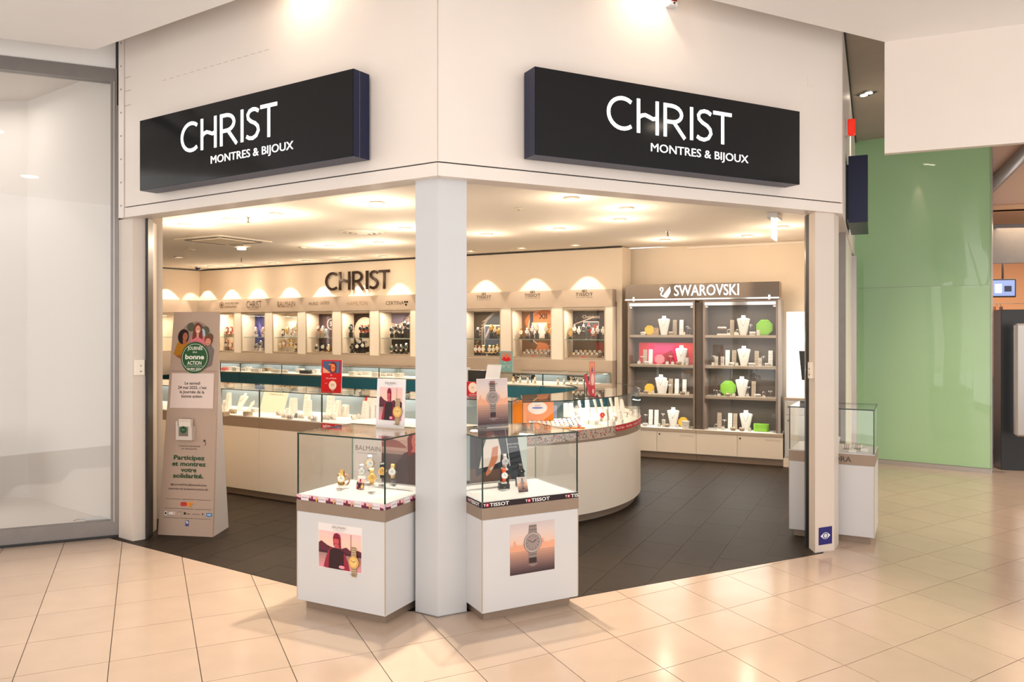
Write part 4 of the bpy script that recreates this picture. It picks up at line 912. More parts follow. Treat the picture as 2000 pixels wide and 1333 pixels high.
# goods in the right case
def blockstand(label, loc, rot, w, d, h):
    t = thing('watch_plinth', label, 'display stand', loc, rot); m = MB(); m.box(-w/2, w/2, -d/2, d/2, .006, h, M['black'], bev=.002); m.build('block', t)
    m = MB(); m.box(-w/2-.001, w/2+.001, -d/2-.001, d/2+.001, 0, .006, M['steel']); m.build('foot', t)
    A = Art(-d/2-.0005); A.text('T+', 0, h*.35, .006, flat(220, 220, 220)); A.build('emblem', t); return t
q = put(CR, 984, 956, ZD)
blockstand('black stepped watch stand with two watches in the right case', q, CR.r-.25, .062, .05, .034)
blockstand('narrow upright black block behind the lower watch in the right case', (q[0]+.004, q[1]+.043, ZD), CR.r-.25, .05, .028, .105)
watch('steel watch with orange strap and white dial, lower of the stacked pair', (q[0], q[1], ZD+.0342), CR.r-.3, 'steel', 'orange', 'white', 'white', 1.05, stand_h=.008)
watch('steel watch with pale green dial, upper of the stacked pair', (q[0]+.004, q[1]+.043, ZD+.1052), CR.r-.3, 'steel', None, 'silver', 'white', 1.12, stand_h=.008)
q = put(CR, 1016, 950, ZD); blockstand('black block behind the small picture card in the right case', q, CR.r-.25, .05, .045, .04)
watch('black chronograph watch on a white cuff behind the small picture card', (q[0], q[1], ZD+.0402), CR.r-.3, 'black', 'black', 'black', 'white', 1.1, stand_h=.008)
standing_card(CR, 'picture_card', 'small picture card of a steel watch leaning in the right case', *onF(CR, 1022, 963, ZD), ZD, .062, .085, lambda A, x, z, w, h: art_city_watch(A, x, z, w, h, False), -.05, .3, False)
# ================================================================== SIDE SHOWCASE (behind the right post)
CO = Frame(2.14, 6.04, -27.7)
to = case_base(CO, .60, .5, 'display_case', 'white display case with silver jewellery behind the right post', zb=.585, zs=.665, zt=.672, gt=1.003)
A = Art(-.0024); A.text('PANDORA', CO.fit(1663)+.0, .606, .038, M['letterk'], w=.29, al='r', bold=.01); A.build('lettering', to)
qb = []
ZO = .6725
for k, (px, py, nm) in enumerate(((1654, 880, 'p'), (1665, 884, 't'), (1676, 880, 'p'), (1688, 882, 't'), (1632, 876, 'b'))):
    loc = put(CO, px, py, ZO)
    if nm == 'b': bust('white necklace bust partly hidden by the right post', loc, CO.r, .45)
    elif nm == 'p': pillow('silver bracelet roll, %s in the case behind the right post' % ['left one', '', 'right one'][k], loc, CO.r, bracelets=3, w=.06)
    else: ringbox('low white ring block, %s in the case behind the right post' % {1: 'front one', 3: 'rightmost one'}[k], loc, CO.r, s=.05, h=.018)
# ================================================================== STRAIGHT FRONT COUNTER
FC = Frame(-2.01, 7.147, -29.97)
def counter_unit(F, a0, a1, d, name, label, group=None, ends='', z=(0, .07, .665, .77, 1.02), front=M['cream'], b0=0, band=M['taupe']):
    t = inframe(F, name, label, 'display counter', a0, b0, 0, 0, group); w = a1-a0-.002; zk, zb, zd, zg = z[1:]
    m = MB(); m.box(0, w, .05, d-.02, 0, zk, M['taupe']); m.build('plinth', t)
    m = MB(); m.box(0, w, 0, d, zk, zb, front, bev=.0015); m.build('cabinet_body', t)
    m = MB(); m.box(0, w, -.002, d, zb, zd-.008, band); m.build('trim_band', t)
    m = MB(); m.box(0, w, .0, d, zd-.008, zd, M['velvet']); m.build('deck', t)
    m = MB(); m.box(.001, w-.001, .003, .009, zd, zg-.006, GLASS); m.build('glass_front', t)
    m = MB(); m.box(.001, w-.001, .001, d-.001, zg-.0055, zg, GLASS); m.build('glass_top', t)
    m = MB(); m.box(.001, w-.001, d-.009, d-.003, zd, zg-.006, pbr('sliding_back', (.20, .245, .255), .2, spec=.6)); m.build('back_door', t)
    m = MB(); e = .0065
    m.box(0, w, 0, e, zg-.007, zg+.0006, EDGE); m.box(0, w, d-e, d, zg-.006, zg+.0006, EDGE)
    for x in (0, w-e*.8): m.box(x, x+e*.8, .002, .002+e, zd, zg-.006, EDGE); m.box(x, x+e*.6, e, d-e, zg-.006, zg+.0006, EDGEL); m.box(x, x+e*.8, d-.01, d-.004, zd, zg-.006, EDGEL)
    m.build('glass_edge', t)
    m = MB(); m.box(.02, w-.02, d-.030, d-.016, zg-.022, zg-.007, M['lgrey']); m.build('light_rail', t)
    if 'l' in ends: m = MB(); m.box(.0, .006, .01, d-.01, zd, zg-.006, GLASS); m.build('glass_side', t)
    if 'r' in ends: m = MB(); m.box(w-.006, w, .01, d-.01, zd, zg-.006, GLASS); m.build('glass_side', t)
    l = area(F.p(a0+w/2, b0+d-.06, zg-.02), w*.85, (.75 if b0 else 1.25)*w/.8, WHITE, (radians(18), 0, F.r), .02, 'strip_light'); l.parent = None
    return t
U = [FC.fit(p) for p in (200, 335, 431, 506, 628)]
U.append(FC.fit(745)); U.append(1.50)
names = ['farthest left, hidden behind the totem sign', 'mostly hidden behind the totem sign', 'just right of the totem sign, empty busts inside', 'with a printed white backdrop inside', 'with the red printed strip at its front corner', 'behind the left display case']
cu = []
for k in range(6):
    cu.append(counter_unit(FC, U[k], U[k+1], .62, 'display_counter', 'cream straight glass counter unit '+names[k]))
# red strip
A = Art(-.0035); x0 = .0; A.rect(0, .700, .34, .762, M['red']); A.text('NEW collection', .02, .722, .028, flat(250, 240, 238), al='l', bold=.01); A.build('printed_strip', cu[4], 'red strip with white lettering')
ZC = .7705
def fcp(px, py, z=ZC): return put(FC, px, py, z)
bust('low white necklace bust leaning beside the beige blocks in the straight counter', fcp(466, 803), FC.r, .75, lean=-.55)
bust('wide white bust lying flat before the plain glass in the straight counter', fcp(484, 806), FC.r-.3, .5, lean=-.6)
plate('narrow white upright stand nearest the totem sign', fcp(445, 800), FC.r, .17, .045)
plate('slanted white stand beside the narrow one by the totem sign', fcp(438, 806), FC.r+.3, .12, .035)
pillow('beige bracelet roll near the totem sign', fcp(455, 808), FC.r, 'beigev', 2, .08)
ringbox('beige ring wedge at the joint of the first two visible units', fcp(484, 812), FC.r-.4, 'beigev', .07, .035)
ringbox('cream ring wedge left of the printed backdrop', fcp(497, 805), FC.r, 'velvet', .05, .03)
ringbox('beige ring wedge half behind the totem sign', fcp(438, 813), FC.r, 'beigev', .07, .04)
def backdrop(label, px, py, w, h, text, col=(226, 214, 196), lean=.35, F=FC, z=ZC, name='counter_backdrop', fg=(120, 100, 84)):
    a, b = onF(F, px, py, z)
    return standing_card(F, name, label, a, b, z, w, h, lambda A, x, zz, ww, hh: (A.rect(x, zz, x+ww, zz+hh, flat(*col)), A.text(text, x+ww*.55, zz+hh*.83, hh*.07, flat(*fg), w=ww*.55) if text else None), 0, lean, False)
backdrop('large leaning cream backdrop card with faint lettering in the straight counter', 530, 806, .34, .20, 'PERLES')
plate('bright white tall stand beside the backdrop card', fcp(598, 808), FC.r-.1, .20, .06)
plate('bright white shorter stand in front of the tall one', fcp(601, 813), FC.r+.1, .15, .055)
plate('broad white stand with rings behind the grey card', fcp(571, 808), FC.r, .15, .08)
plate('white stand left of the grey card', fcp(562, 812), FC.r, .07, .06)
for k, (px, py) in enumerate(((545, 812), (556, 817), (567, 819), (588, 818), (607, 820), (613, 823))):
    pillow('small white bracelet roll, %s in the counter unit with the backdrop' % ['farthest left', 'second from the left', 'beside the grey card', 'right of the grey card', 'second from the right', 'farthest right'][k], fcp(px, py), FC.r+.2*k, 'velvet', 2, .06)
tag_card('small grey folded card in front of the white stands', fcp(577, 817), FC.r, .05, .04, flat(90, 96, 104))
plate('tall cream stand just right of the counter joint', fcp(644, 812), FC.r, .21, .07, 'velvet', 'gold')
plate('cream stand with a pink edge right of the counter joint', fcp(658, 814), FC.r-.2, .15, .06, 'velvet', 'rose')
plate('leaning square cream stand with gold chains', fcp(672, 814), FC.r-.3, .11, .085, 'velvet', 'gold')
for k, (px, py) in enumerate(((636, 820), (650, 820), (690, 820), (700, 818))):
    pillow('cream bangle roll, %s of the unit with the red strip' % ['left front', 'centre front', 'right front', 'rightmost'][k], fcp(px, py), FC.r-.3*k, 'velvet', 2, .07)
for k, (px, w, h) in enumerate(((712, .06, .16), (722, .07, .19), (733, .06, .21), (795, .07, .18))):
    plate('bright white stand with studs, %s beside the advertising card' % ['lowest', 'middle one', 'tallest', 'right one'][k], fcp(px, 818-k), FC.r-.1, h, w)
standing_card(FC, 'counter_backdrop', 'red and white printed backdrop behind the bright stands', FC.fit(735, .565), .565, ZC, .30, .20, lambda A, x, zz, ww, hh: A.rect(x, zz, x+ww, zz+hh, flat(196, 24, 30)), 0, .1, False)
# red card on top of the counter
def d_red(A, x, z, w, h):
    A.rect(x, z, x+w, z+h, M['red']); A.rect(x+w*.07, z+h*.60, x+w*.93, z+h*.96, flat(70, 92, 130)); A.poly([(x+w*.07, z+h*.78), (x+w*.07, z+h*.60), (x+w*.45, z+h*.60), (x+w*.30, z+h*.68)], flat(226, 160, 130))
    A.ell(x+w*.57, z+h*.77, w*.17, h*.17, flat(110, 24, 30)); A.ell(x+w*.57, z+h*.76, w*.11, h*.12, flat(224, 130, 80)); A.rect(x+w*.36, z+h*.84, x+w*.55, z+h*.88, flat(220, 130, 90)); A.rect(x+w*.76, z+h*.62, x+w*.86, z+h*.95, flat(90, 110, 140)); A.rect(x+w*.5, z+h*.745, x+w*.66, z+h*.775, flat(190, 60, 30))
    A.text('Wir', x+w*.5, z+h*.52, h*.035, flat(245, 230, 225)); A.text('Mix & Match', x+w*.5, z+h*.42, h*.045, flat(245, 230, 225), w=w*.5)
    A.ell(x+w*.58, z+h*.23, w*.19, w*.19, flat(236, 214, 196)); A.text('30%', x+w*.58, z+h*.215, h*.055, flat(150, 90, 60)); A.text('2 = 1', x+w*.26, z+h*.27, h*.03, flat(245, 230, 225)); A.text('STÜCK', x+w*.6, z+h*.06, h*.022, flat(245, 230, 225))
a_, z_ = FC.fit(650, .12, 760)
standing_card(FC, 'counter_card', 'red advertising card with a white circle on the straight counter', a_, .10, 1.0208, .215, .30, d_red, .15, .05)
# payment terminal and screen behind the column
# the recessed unit that ends beside the column
t = thing('display_counter', 'short cream glass counter with grey back just right of the column', 'display counter', (.0, 6.28, 0), FC.r)
W5 = .65; P5 = [(-W5, 0), (.0, 0), (-.10, .30), (-W5, .30)]
for nm, z0, z1, mt, ins in (('plinth', 0, .07, M['taupe'], .03), ('cabinet_body', .07, .665, M['cream'], 0), ('trim_band', .665, .762, M['taupe'], 0), ('deck', .762, .77, M['velvet'], 0)):
    m = MB(); m.prism(shrink(P5, ins) if ins else P5, z0, z1, mt); m.build(nm, t)
m = MB(); m.box(-W5, -.004, .002, .008, .77, 1.014, GLASS); m.build('glass_front', t); m = MB(); m.box(-W5, -.11, .29, .296, .77, 1.014, pbr('sliding_back', (.42, .47, .46), .15)); m.build('back_door', t)
m = MB(); m.prism([(-.008, .01), (-.002, .01), (-.10, .29), (-.106, .29)], .77, 1.014, GLASS); m.build('glass_side', t); m = MB(); m.prism(P5, 1.0145, 1.02, GLASS); m.build('glass_top', t)
m = MB(); m.box(-W5, 0, -.001, .004, 1.013, 1.021, EDGE); m.box(-.006, 0, -.001, .004, .77, 1.013, EDGE); m.bar((0, 0, 1.017), (-.1, .3, 1.017), .005, EDGE); m.bar((-.1, .3, .77), (-.1, .3, 1.017), .005, EDGEL); m.build('glass_edge', t)
area(FC.p(2.1, -.0, 1.0)[:2]+(1.0,), .6, 2, WHITE, (0, 0, 0), .02)
F5 = Frame(0, 6.28, -29.97)
standing_card(F5, 'counter_card', 'small red card with a pale circle behind the watch advertising card', F5.fit(925, .15), .15, 1.0208, .15, .13, lambda A, x, z, w, h: (A.rect(x, z, x+w, z+h, M['red']), A.ell(x+w*.45, z+h*.6, w*.3, w*.3, flat(236, 214, 196)), A.text('30%', x+w*.45, z+h*.56, h*.1, flat(150, 90, 60)), A.text('Mix & Match', x+w*.5, z+h*.12, h*.08, flat(245, 230, 225))), 0, .05)
t = inframe(F5, 'staff_desk', 'low white desk behind the counter carrying the black monitor', 'desk', F5.fit(940, 1.3), 1.3, 0)
m = MB(); m.box(-.4, .4, -.2, .3, .74, .78, M['white'], bev=.003); m.build('desk_top', t)
for x in (-.38, .36):
    m = MB(); m.box(x, x+.02, -.18, .28, 0, .74, M['white']); m.build('leg', t)
t = inframe(F5, 'computer_monitor', 'black computer monitor with a white stand just right of the column', 'monitor', F5.fit(940, 1.3), 1.3, .781)
m = MB(); m.box(-.16, .2, 0, .03, .08, .40, M['black'], bev=.004); m.build('screen', t); m = MB(); m.box(-.03, .03, .03, .05, 0, .3, M['white']); m.box(-.1, .1, -.05, .1, 0, .012, M['white']); m.build('stand', t); m = MB(); m.box(-.24, -.165, 0, .05, .0, .42, M['white']); m.build('side_unit', t)
t = inframe(F5, 'notepad', 'spiral notepad standing behind the watch advertising card', 'notepad', F5.fit(955, .22), .22, 1.0208)
m = MB(); m.mesh([(-.07, 0, 0), (.07, 0, 0), (.07, .09, .27), (-.07, .09, .27), (-.07, .006, 0), (.07, .006, 0), (.07, .096, .27), (-.07, .096, .27)], [(0, 1, 2, 3), (7, 6, 5, 4), (0, 4, 5, 1), (3, 2, 6, 7), (0, 3, 7, 4), (1, 5, 6, 2)], M['white']); m.build('pages', t)
for k in range(10): m = MB(); m.tube([(-.06+k*.0133, .093+.006*cos(a), .27+.006*sin(a)) for a in [2*pi*i/8 for i in range(8)]], .0012, 4, M['velvet'], True); m.build('spiral_ring', t)
# ================================================================== ROUND COUNTER
RC, RR = (-.32, 7.73), 1.57
tr = thing('round_counter', 'cream curved glass counter with charms and bracelets right of the column', 'display counter', (RC[0], RC[1], 0), 0)
def arcp(r, d0, d1, n=40): return [(r*cos(radians(d0+(d1-d0)*i/n)), r*sin(radians(d0+(d1-d0)*i/n))) for i in range(n+1)]
def ringseg(m, r0, r1, z0, z1, mat, d0=-75, d1=25, i0=None, n=40, smooth=True):
    i0 = i0 if i0 is not None else d0; o_ = arcp(r1, d0, d1, n); i_ = arcp(r0, i0, d1, n); N = n+1
    vs = [(x, y, z0) for x, y in o_]+[(x, y, z1) for x, y in o_]+[(x, y, z0) for x, y in i_]+[(x, y, z1) for x, y in i_]
    m.mesh(vs, [(i, i+1, N+i+1, N+i) for i in range(n)], mat, smooth); m.mesh(vs, [(3*N+i, 3*N+i+1, 2*N+i+1, 2*N+i) for i in range(n)], mat, smooth)
    m.mesh(vs, [(N+i, N+i+1, 3*N+i+1, 3*N+i) for i in range(n)]+[(i+1, i, 2*N+i, 2*N+i+1) for i in range(n)]+[(0, N, 3*N, 2*N), (n, 2*N+n, 3*N+n, N+n)], mat)
I0 = -66
for nm, r0, r1, z0, z1, mt in (('plinth', 1.0, RR-.05, 0, .07, M['taupe']), ('cabinet_body', .97, RR, .07, .665, M['cream']), ('trim_band', .97, RR+.002, .665, .762, M['taupe']), ('deck', .97, RR, .762, .77, M['velvet'])):
    m = MB(); ringseg(m, r0, r1, z0, z1, mt, i0=I0); m.build(nm, tr)
m = MB(); ringseg(m, RR-.010, RR-.004, .77, 1.014, GLASS); m.build('glass_front', tr)
m = MB(); ringseg(m, .97, RR, 1.0145, 1.02, GLASS, i0=I0); m.build('glass_top', tr)
m = MB(); ringseg(m, .972, .978, .77, 1.014, GLASS, d0=I0); m.build('glass_back', tr)
m = MB(); ringseg(m, RR-.004, RR+.001, 1.013, 1.021, EDGE); ringseg(m, .968, .973, 1.013, 1.021, EDGE, d0=I0)
for d in (-75, -43.5, 2, 25): x, y = arcp(RR-.004, d, d, 1)[0]; m.box(x-.0025, x+.0025, y-.0025, y+.0025, .77, 1.014, EDGE)
a0_, b0_ = arcp(RR, -75, -75, 1)[0], arcp(.97, I0, I0, 1)[0]; m.bar((*a0_, 1.017), (*b0_, 1.017), .005, EDGE); m.build('glass_edge', tr)
m = MB(); m.face([(a0_[0], a0_[1], .77), (b0_[0], b0_[1], .77), (b0_[0], b0_[1], 1.014), (a0_[0], a0_[1], 1.014)], GLASS); m.build('glass_side', tr)
# floral strip and red strip round the band
def bentprint(draw, d0, z0, z1, r, nm, label=None):
    A = Art(0); draw(A); L = MB(); L.mats = A.mats; L.m = A.m; L.sm = A.sm; L.f = A.f
    L.v = [((r-v[1])*cos(radians(d0)+v[0]/r), (r-v[1])*sin(radians(d0)+v[0]/r), v[2]) for v in A.v]; L.build(nm, tr, label)
def slab(A, x0, x1, z0, z1, mat, n):
    y = A.nxt()
    for i in range(n): A.face([(x0+(x1-x0)*i/n, y, z0), (x0+(x1-x0)*(i+1)/n, y, z0), (x0+(x1-x0)*(i+1)/n, y, z1), (x0+(x1-x0)*i/n, y, z1)], mat)
def dfl(A):
    rnd = random.Random(3); slab(A, 0, .95, .685, .768, flat(196, 176, 156), 30); cols = [(186, 20, 34), (50, 80, 84), (205, 80, 84), (96, 40, 96), (44, 44, 44), (120, 140, 120)]
    for i in range(330):
        x, z = rnd.uniform(.006, .944), rnd.uniform(.69, .764); s = rnd.uniform(.003, .0075); A.ell(x, z, s, s*rnd.uniform(.6, 1), flat(*rnd.choice(cols)), 6); A.y += A.step
    for k in range(6): A.ell(.08+k*.155, .727, .03, .02, flat(188, 176, 158), 14); A.text('charms', .08+k*.155, .722, .009, flat(120, 110, 105)); A.y += 2*A.step
def dred(A):
    slab(A, 0, 1.3, .718, .768, M['red'], 40)
    for k in range(7): A.text('Mix & Match', .01+k*.185, .732, .022, flat(245, 235, 230), al='l', w=.145); A.y += A.step
bentprint(dfl, -74.5, .68, .77, RR+.003, 'floral_strip', 'strip with small red and grey flowers'); bentprint(dred, -74.5+math.degrees(.955/RR), .72, .77, RR+.003, 'printed_strip', 'red strip with white lettering')
m = MB(); x, y = arcp(RR+.002, -22, -22, 1)[0]; m.cyl(.006, 0, .004, 10, M['black'], c=(x, y, .70), axis='x'); m.build('key_lock', tr)
for d, pw in ((-62, 7), (-40, 7), (-18, 7), (5, 5)):
    x, y = arcp(1.05, d, d, 1)[0]; area((RC[0]+x, RC[1]+y, 1.0), .5, pw*.38, WHITE, (0, 0, radians(d)+pi/2), .04, 'strip_light')
def rp(px, py): return put(None, px, py, ZC)
FRC = Frame(0, 6.3, 0)
def rf(r, d): return Frame(RC[0]+r*cos(radians(d)), RC[1]+r*sin(radians(d)), d+90)
F_ = rf(1.12, -64)
t = inframe(F_, 'orange_backdrop', 'orange leaning backdrop with a white oval in the curved counter', 'display stand', 0.02, 0, ZC, -.35)
A = Art(-.006); A.box(-.17, .17, -.006, 0, 0, .215, M['orange']); A.ell(.03, .15, .085, .055, flat(245, 236, 228), 24); A.ell(.03, .15, .05, .008, flat(70, 90, 190), 12); A.text('charm', .03, .165, .014, flat(200, 60, 90)); A.build('panel', t)
t = inframe(rf(1.3, -72), 'orange_side_panel', 'orange side panel at the left end of the curved counter', 'display stand', 0, 0, ZC, .3)
m = MB(); m.mesh([(-.08, 0, 0), (.04, 0, 0), (.055, 0, .21), (-.08, 0, .21), (-.08, .006, 0), (.04, .006, 0), (.055, .006, .21), (-.08, .006, .21)], [(0, 1, 2, 3), (7, 6, 5, 4), (0, 4, 5, 1), (3, 2, 6, 7), (0, 3, 7, 4), (1, 5, 6, 2)], M['orange']); m.build('panel', t)
for k, (px, py) in enumerate(((1044, 812), (1054, 811), (1064, 811), (1074, 811), (1084, 810))):
    x, y, z = rp(px, py+6)
    t = thing('charm_holder', 'slate blue charm holder with lilac charms, %s of the five before the orange backdrop' % ['leftmost', 'second', 'middle', 'fourth', 'rightmost'][k], 'jewellery stand', (x, y, z), 0)
    m = MB(); m.mesh([(-.018, 0, 0), (.018, 0, 0), (.018, .03, 0), (-.018, .03, 0), (-.018, .02, .11), (.018, .02, .11), (.018, .03, .11), (-.018, .03, .11)], [(3, 2, 1, 0), (4, 5, 6, 7), (0, 1, 5, 4), (1, 2, 6, 5), (2, 3, 7, 6), (3, 0, 4, 7)], M['slate']); m.build('block', t)
    for j in range(3): m = MB(); m.lathe([(0, 0), (.004, .002), (0, .005)], 6, M['steel'], c=(-.010+j*.01, .012, .08), axis='y'); m.build('charm', t)
t = thing('charm_tray', 'wide white tray with rows of small coloured charms in the curved counter', 'tray', (*rp(1088, 832)[:2], ZC), .1)
m = MB(); m.mesh([(-.24, -.09, 0), (.20, -.09, 0), (.20, .10, 0), (-.24, .10, 0), (-.24, -.09, .01), (.20, -.09, .01), (.20, .10, .05), (-.24, .10, .05)], [(3, 2, 1, 0), (4, 5, 6, 7), (0, 1, 5, 4), (1, 2, 6, 5), (2, 3, 7, 6), (3, 0, 4, 7)], M['velvet']); m.build('tray_body', t)
rnd = random.Random(5)
for r_ in range(4):
    for c_ in range(11):
        cc_ = [flat(190, 40, 60), flat(60, 90, 160), flat(220, 170, 60), flat(90, 140, 100), flat(40, 40, 60), M['gold'], M['rose']][rnd.randrange(7)]
        y = -.065+r_*.045; z = .01+.04*(y+.09)/.19; m = MB(); m.lathe([(0, 0), (.007, .003), (.006, .007), (0, .010)], 7, cc_, c=(-.21+c_*.038, y, z)); m.build('charm', t)
t = thing('orange_tray_front', 'flat orange board carrying three coloured rings at the front of the curved counter', 'tray', (*rp(1100, 838)[:2], ZC), .05)
m = MB(); m.box(-.17, .18, -.012, .03, 0, .012, M['orange']); m.build('board', t)
for k, cl in enumerate((flat(230, 230, 235), flat(90, 130, 190), flat(180, 40, 40))): m = MB(); m.tube([(-.01+k*.07+.010*cos(a), -.010, .022+.010*sin(a)) for a in [2*pi*i/10 for i in range(10)]], .004, 5, cl, True); m.build('ring', t)
RI = [(1108, 812, 'plate', 'velvet', .13, .05), (1118, 812, 'plate', 'velvet', .13, .05), (1127, 820, 'pillow', 0, 0, 0), (1135, 806, 'bust', .7, 0, 0), (1147, 825, 'box', 0, .05, 0), (1150, 812, 'plate', 'velvet', .19, .045), (1160, 826, 'box', 0, .06, 0), (1166, 808, 'bust', .75, 0, 0), (1172, 820, 'pillow', 0, 0, 0), (1178, 806, 'bust', .85, 0, 0), (1186, 818, 'plate', 'velvet', .10, .06),
      (1197, 804, 'bust', .7, 0, 0), (1200, 820, 'pillow', 0, 0, 0), (1207, 802, 'plate', 'velvet', .15, .04), (1212, 816, 'plate', 'velvet', .08, .07), (1217, 803, 'plate', 'velvet', .13, .04), (1222, 812, 'pillow', 0, 0, 0), (1232, 808, 'pillow', 0, 0, 0), (1196, 828, 'box', 0, .04, 0), (1212, 824, 'box', 0, .04, 0), (1240, 804, 'box', 0, .04, 0)]
wh = {'plate': 'slanted white stand with charms', 'pillow': 'white bracelet roll', 'bust': 'small white necklace bust', 'box': 'low white ring block'}
cnt = {}
for px, py, ty, c1, c2, c3 in RI: cnt.setdefault(ty, []).append((px, py))
nth = ['farthest left', 'second from the left', 'third from the left', 'fourth from the left', 'fifth from the left', 'sixth from the left', 'farthest right']
for px, py, ty, c1, c2, c3 in RI:
    L_ = sorted(cnt[ty]); i = L_.index((px, py)); od = nth[-1] if i == len(L_)-1 else nth[i]; lb = '%s, %s of its kind in the curved counter' % (wh[ty], od)
    loc = rp(px, py+3); ro = atan2(loc[1]-RC[1], loc[0]-RC[0])+pi/2
    if ty == 'plate': plate(lb, loc, ro, c2, c3, c1, 'rose')
    elif ty == 'pillow': pillow(lb, loc, ro, 'velvet', 3, .07)
    elif ty == 'bust': bust(lb, loc, ro, c1, lean=-.25)
    else: ringbox(lb, loc, ro, 'velvet', max(.04, c2), .03)
t = thing('paper_flower', 'small red paper flower among the white stands in the curved counter', 'flower', (*rp(1176, 824)[:2], ZC+.06), 0)
for k in range(6): m = MB(); m.lathe([(0, 0), (.012, .003), (0, .006)], 7, flat(222, 70, 60), c=(.014*cos(k), -.01, .014*sin(k)), axis='y'); m.build('petal', t)
m = MB(); m.cyl(.0015, -.06, 0, 5, M['steel']); m.build('stem', t)
# frame with leaning red card on the curved counter
q = gp(1152, 776, 1.0208)
t = thing('card_holder', 'black metal frame holding a pink and red card on the curved counter', 'card holder', (q[0], q[1], 1.0208), -.2)
m = MB(); 
for p0, p1 in (((-.045, 0, 0), (-.045, 0, .19)), ((-.045, 0, .19), (-.015, -.005, .20)), ((-.045, 0, .004), (.035, -.02, .004)), ((-.03, .03, .0), (-.03, .03, .12)), ((-.045, 0, .002), (-.03, .03, .002)), ((.035, -.02, .004), (.045, .02, .004))): m.bar(p0, p1, .006, M['black'])
m.build('frame', t)
A = Art(-.004); A.box(-.024, .024, -.004, .002, 0, .30, flat(214, 120, 120)); A.rect(-.024, 0, .024, .1, flat(206, 70, 80)); A.ell(.004, .15, .013, .05, flat(236, 200, 180)); A.ell(.0, .25, .014, .035, flat(110, 90, 110)); A.poly([(-.02, .29), (-.012, .2), (.0, .27), (.012, .2), (.02, .29)], flat(224, 150, 110)); A.ell(.008, .05, .008, .02, flat(240, 200, 190))
A.v = [(x+.02+.00*z, y, z) for x, y, z in A.v]; A.build('printed_card', t)
m = MB(); m.mesh([(-.01, -.02, .03), (.02, -.02, .0), (-.02, -.02, .19), (-.05, -.02, .19)], [(0, 1, 2, 3)], flat(190, 70, 80)); m.mesh([(-.01, -.017, .03), (.02, -.017, .0), (-.02, -.017, .19), (-.05, -.017, .19)], [(3, 2, 1, 0)], flat(60, 60, 60)); m.build('folded_leaflet', t)
# ================================================================== BACK WALL: niches, header, wall counters
NB = -.10
zt0 = BW.fit(650, NB, 607)[1]; zb0 = BW.fit(650, NB, 693)[1]; zh1 = BW.fit(700, -.12, 579)[1]
ZT, ZBN, ZH1 = 1.865, 1.215, 2.11
openings = [(381, 412), (429, 459), (473, 519), (534, 583), (599, 651), (668, 724), (742, 803), (822, 888), (905, 979), (1000, 1078), (1101, 1183)]
op = [(BW.fit(a, NB), BW.fit(b, NB)) for a, b in openings]
bwbox(AC, -.30+.22, -.13, .30, ZT+.02, ZH1, M['taupel'], 'trim_header', None, 'structure')
bwbox(AC, -.08, -.13, .02, ZBN-.40, ZBN-.02, M['taupel'], 'trim_lower_panel', None, 'structure')
bwbox(op[-1][1]+.01, -.08, -.125, .3, ZBN-.02, ZT+.02, M['cream'], 'trim_end_pillar', None, 'structure')
# header lettering: belongs to the header band
hdr = bpy.data.objects['trim_header']
def hlabel(px, py, h, txt, w=None, bold=0, col=None, draw=None, nm='brand_lettering'):
    a, z = BW.fit(px, -.131, py); A = Art(-.1312)
    if draw: draw(A, a, z)
    else: A.text(txt, a, z-h/2, h, col or M['letterk'], w=w, bold=bold)
    A.build(nm, hdr)
LK = flat(98, 78, 58)
def cross_emb(A, a, z):
    A.ring(a-.17, z, .055, .012, LK, 20); A.rect(a-.20, z-.012, a-.14, z+.012, LK); A.rect(a-.182, z-.03, a-.158, z+.03, LK); A.text('SWISS MILITARY', a-.09, z+.01, .035, LK, al='l', w=.36, bold=0); A.text('HANOWA', a-.09, z-.05, .035, LK, al='l', w=.30, bold=0)
hlabel(446, 596, .06, '', draw=cross_emb)
hlabel(496, 595, .12, 'CHRIST', w=.36); hlabel(496, 604, .02, 'UHREN SCHMUCK', w=.25, col=LK)
hlabel(559, 594, .085, 'BALMAIN', w=.40, col=LK); hlabel(559, 600, .018, 'SWISS WATCHES', w=.35, col=LK)
a, z = BW.fit(623, -.131, 593)
hlabel(612, 593.5, .05, 'MAURICE', w=.20, col=LK); hlabel(635, 592, .05, 'LACROIX', w=.19, col=LK)
hlabel(698, 593, .06, 'HAMILTON', w=.42, col=flat(150, 122, 92))
hlabel(771, 592, .055, 'CERTINA', w=.34); 
def cert(A, a, z):
    for dx, dz in ((-.02, .015), (.02, .015), (0, -.025)): A.ell(a+dx, z+dz, .022, .016, M['letterk'], 8)
hlabel(793, 592, .05, '', draw=cert)
for px, py in ((945, 580), (1040, 576.5), (1141, 574.5)):
    hlabel(px, py, .05, '', draw=lambda A, a, z: logo_t(A, a, z+.015, .245, M['letterk']))
# raised CHRIST on the wall
(a0, z0), (a1, z1) = BW.fit(637, -.02, 567.7), BW.fit(762, -.02, 563.8)
zt_ = BW.fit(720, -.02, 529)[1]; zb_ = BW.fit(720, -.02, 565.5)[1]
t = inframe(BW, 'wall_lettering', 'large dark metal shop name letters on the back wall', 'sign', a0, 0, zb_)
for l in word_christ(a1-a0, zt_-zb_, -.045, -.025, pbr('bronze_letter', (.05, .03, .02), .3, metal=.5), .135):
    l.build('letter', t)
m = MB()
for k in range(6): m.cyl(.008, 0, .025, 6, M['steel'], c=((a1-a0)*(.05+.17*k), 0, .2), axis='y')
m.build('wall_pin', t)
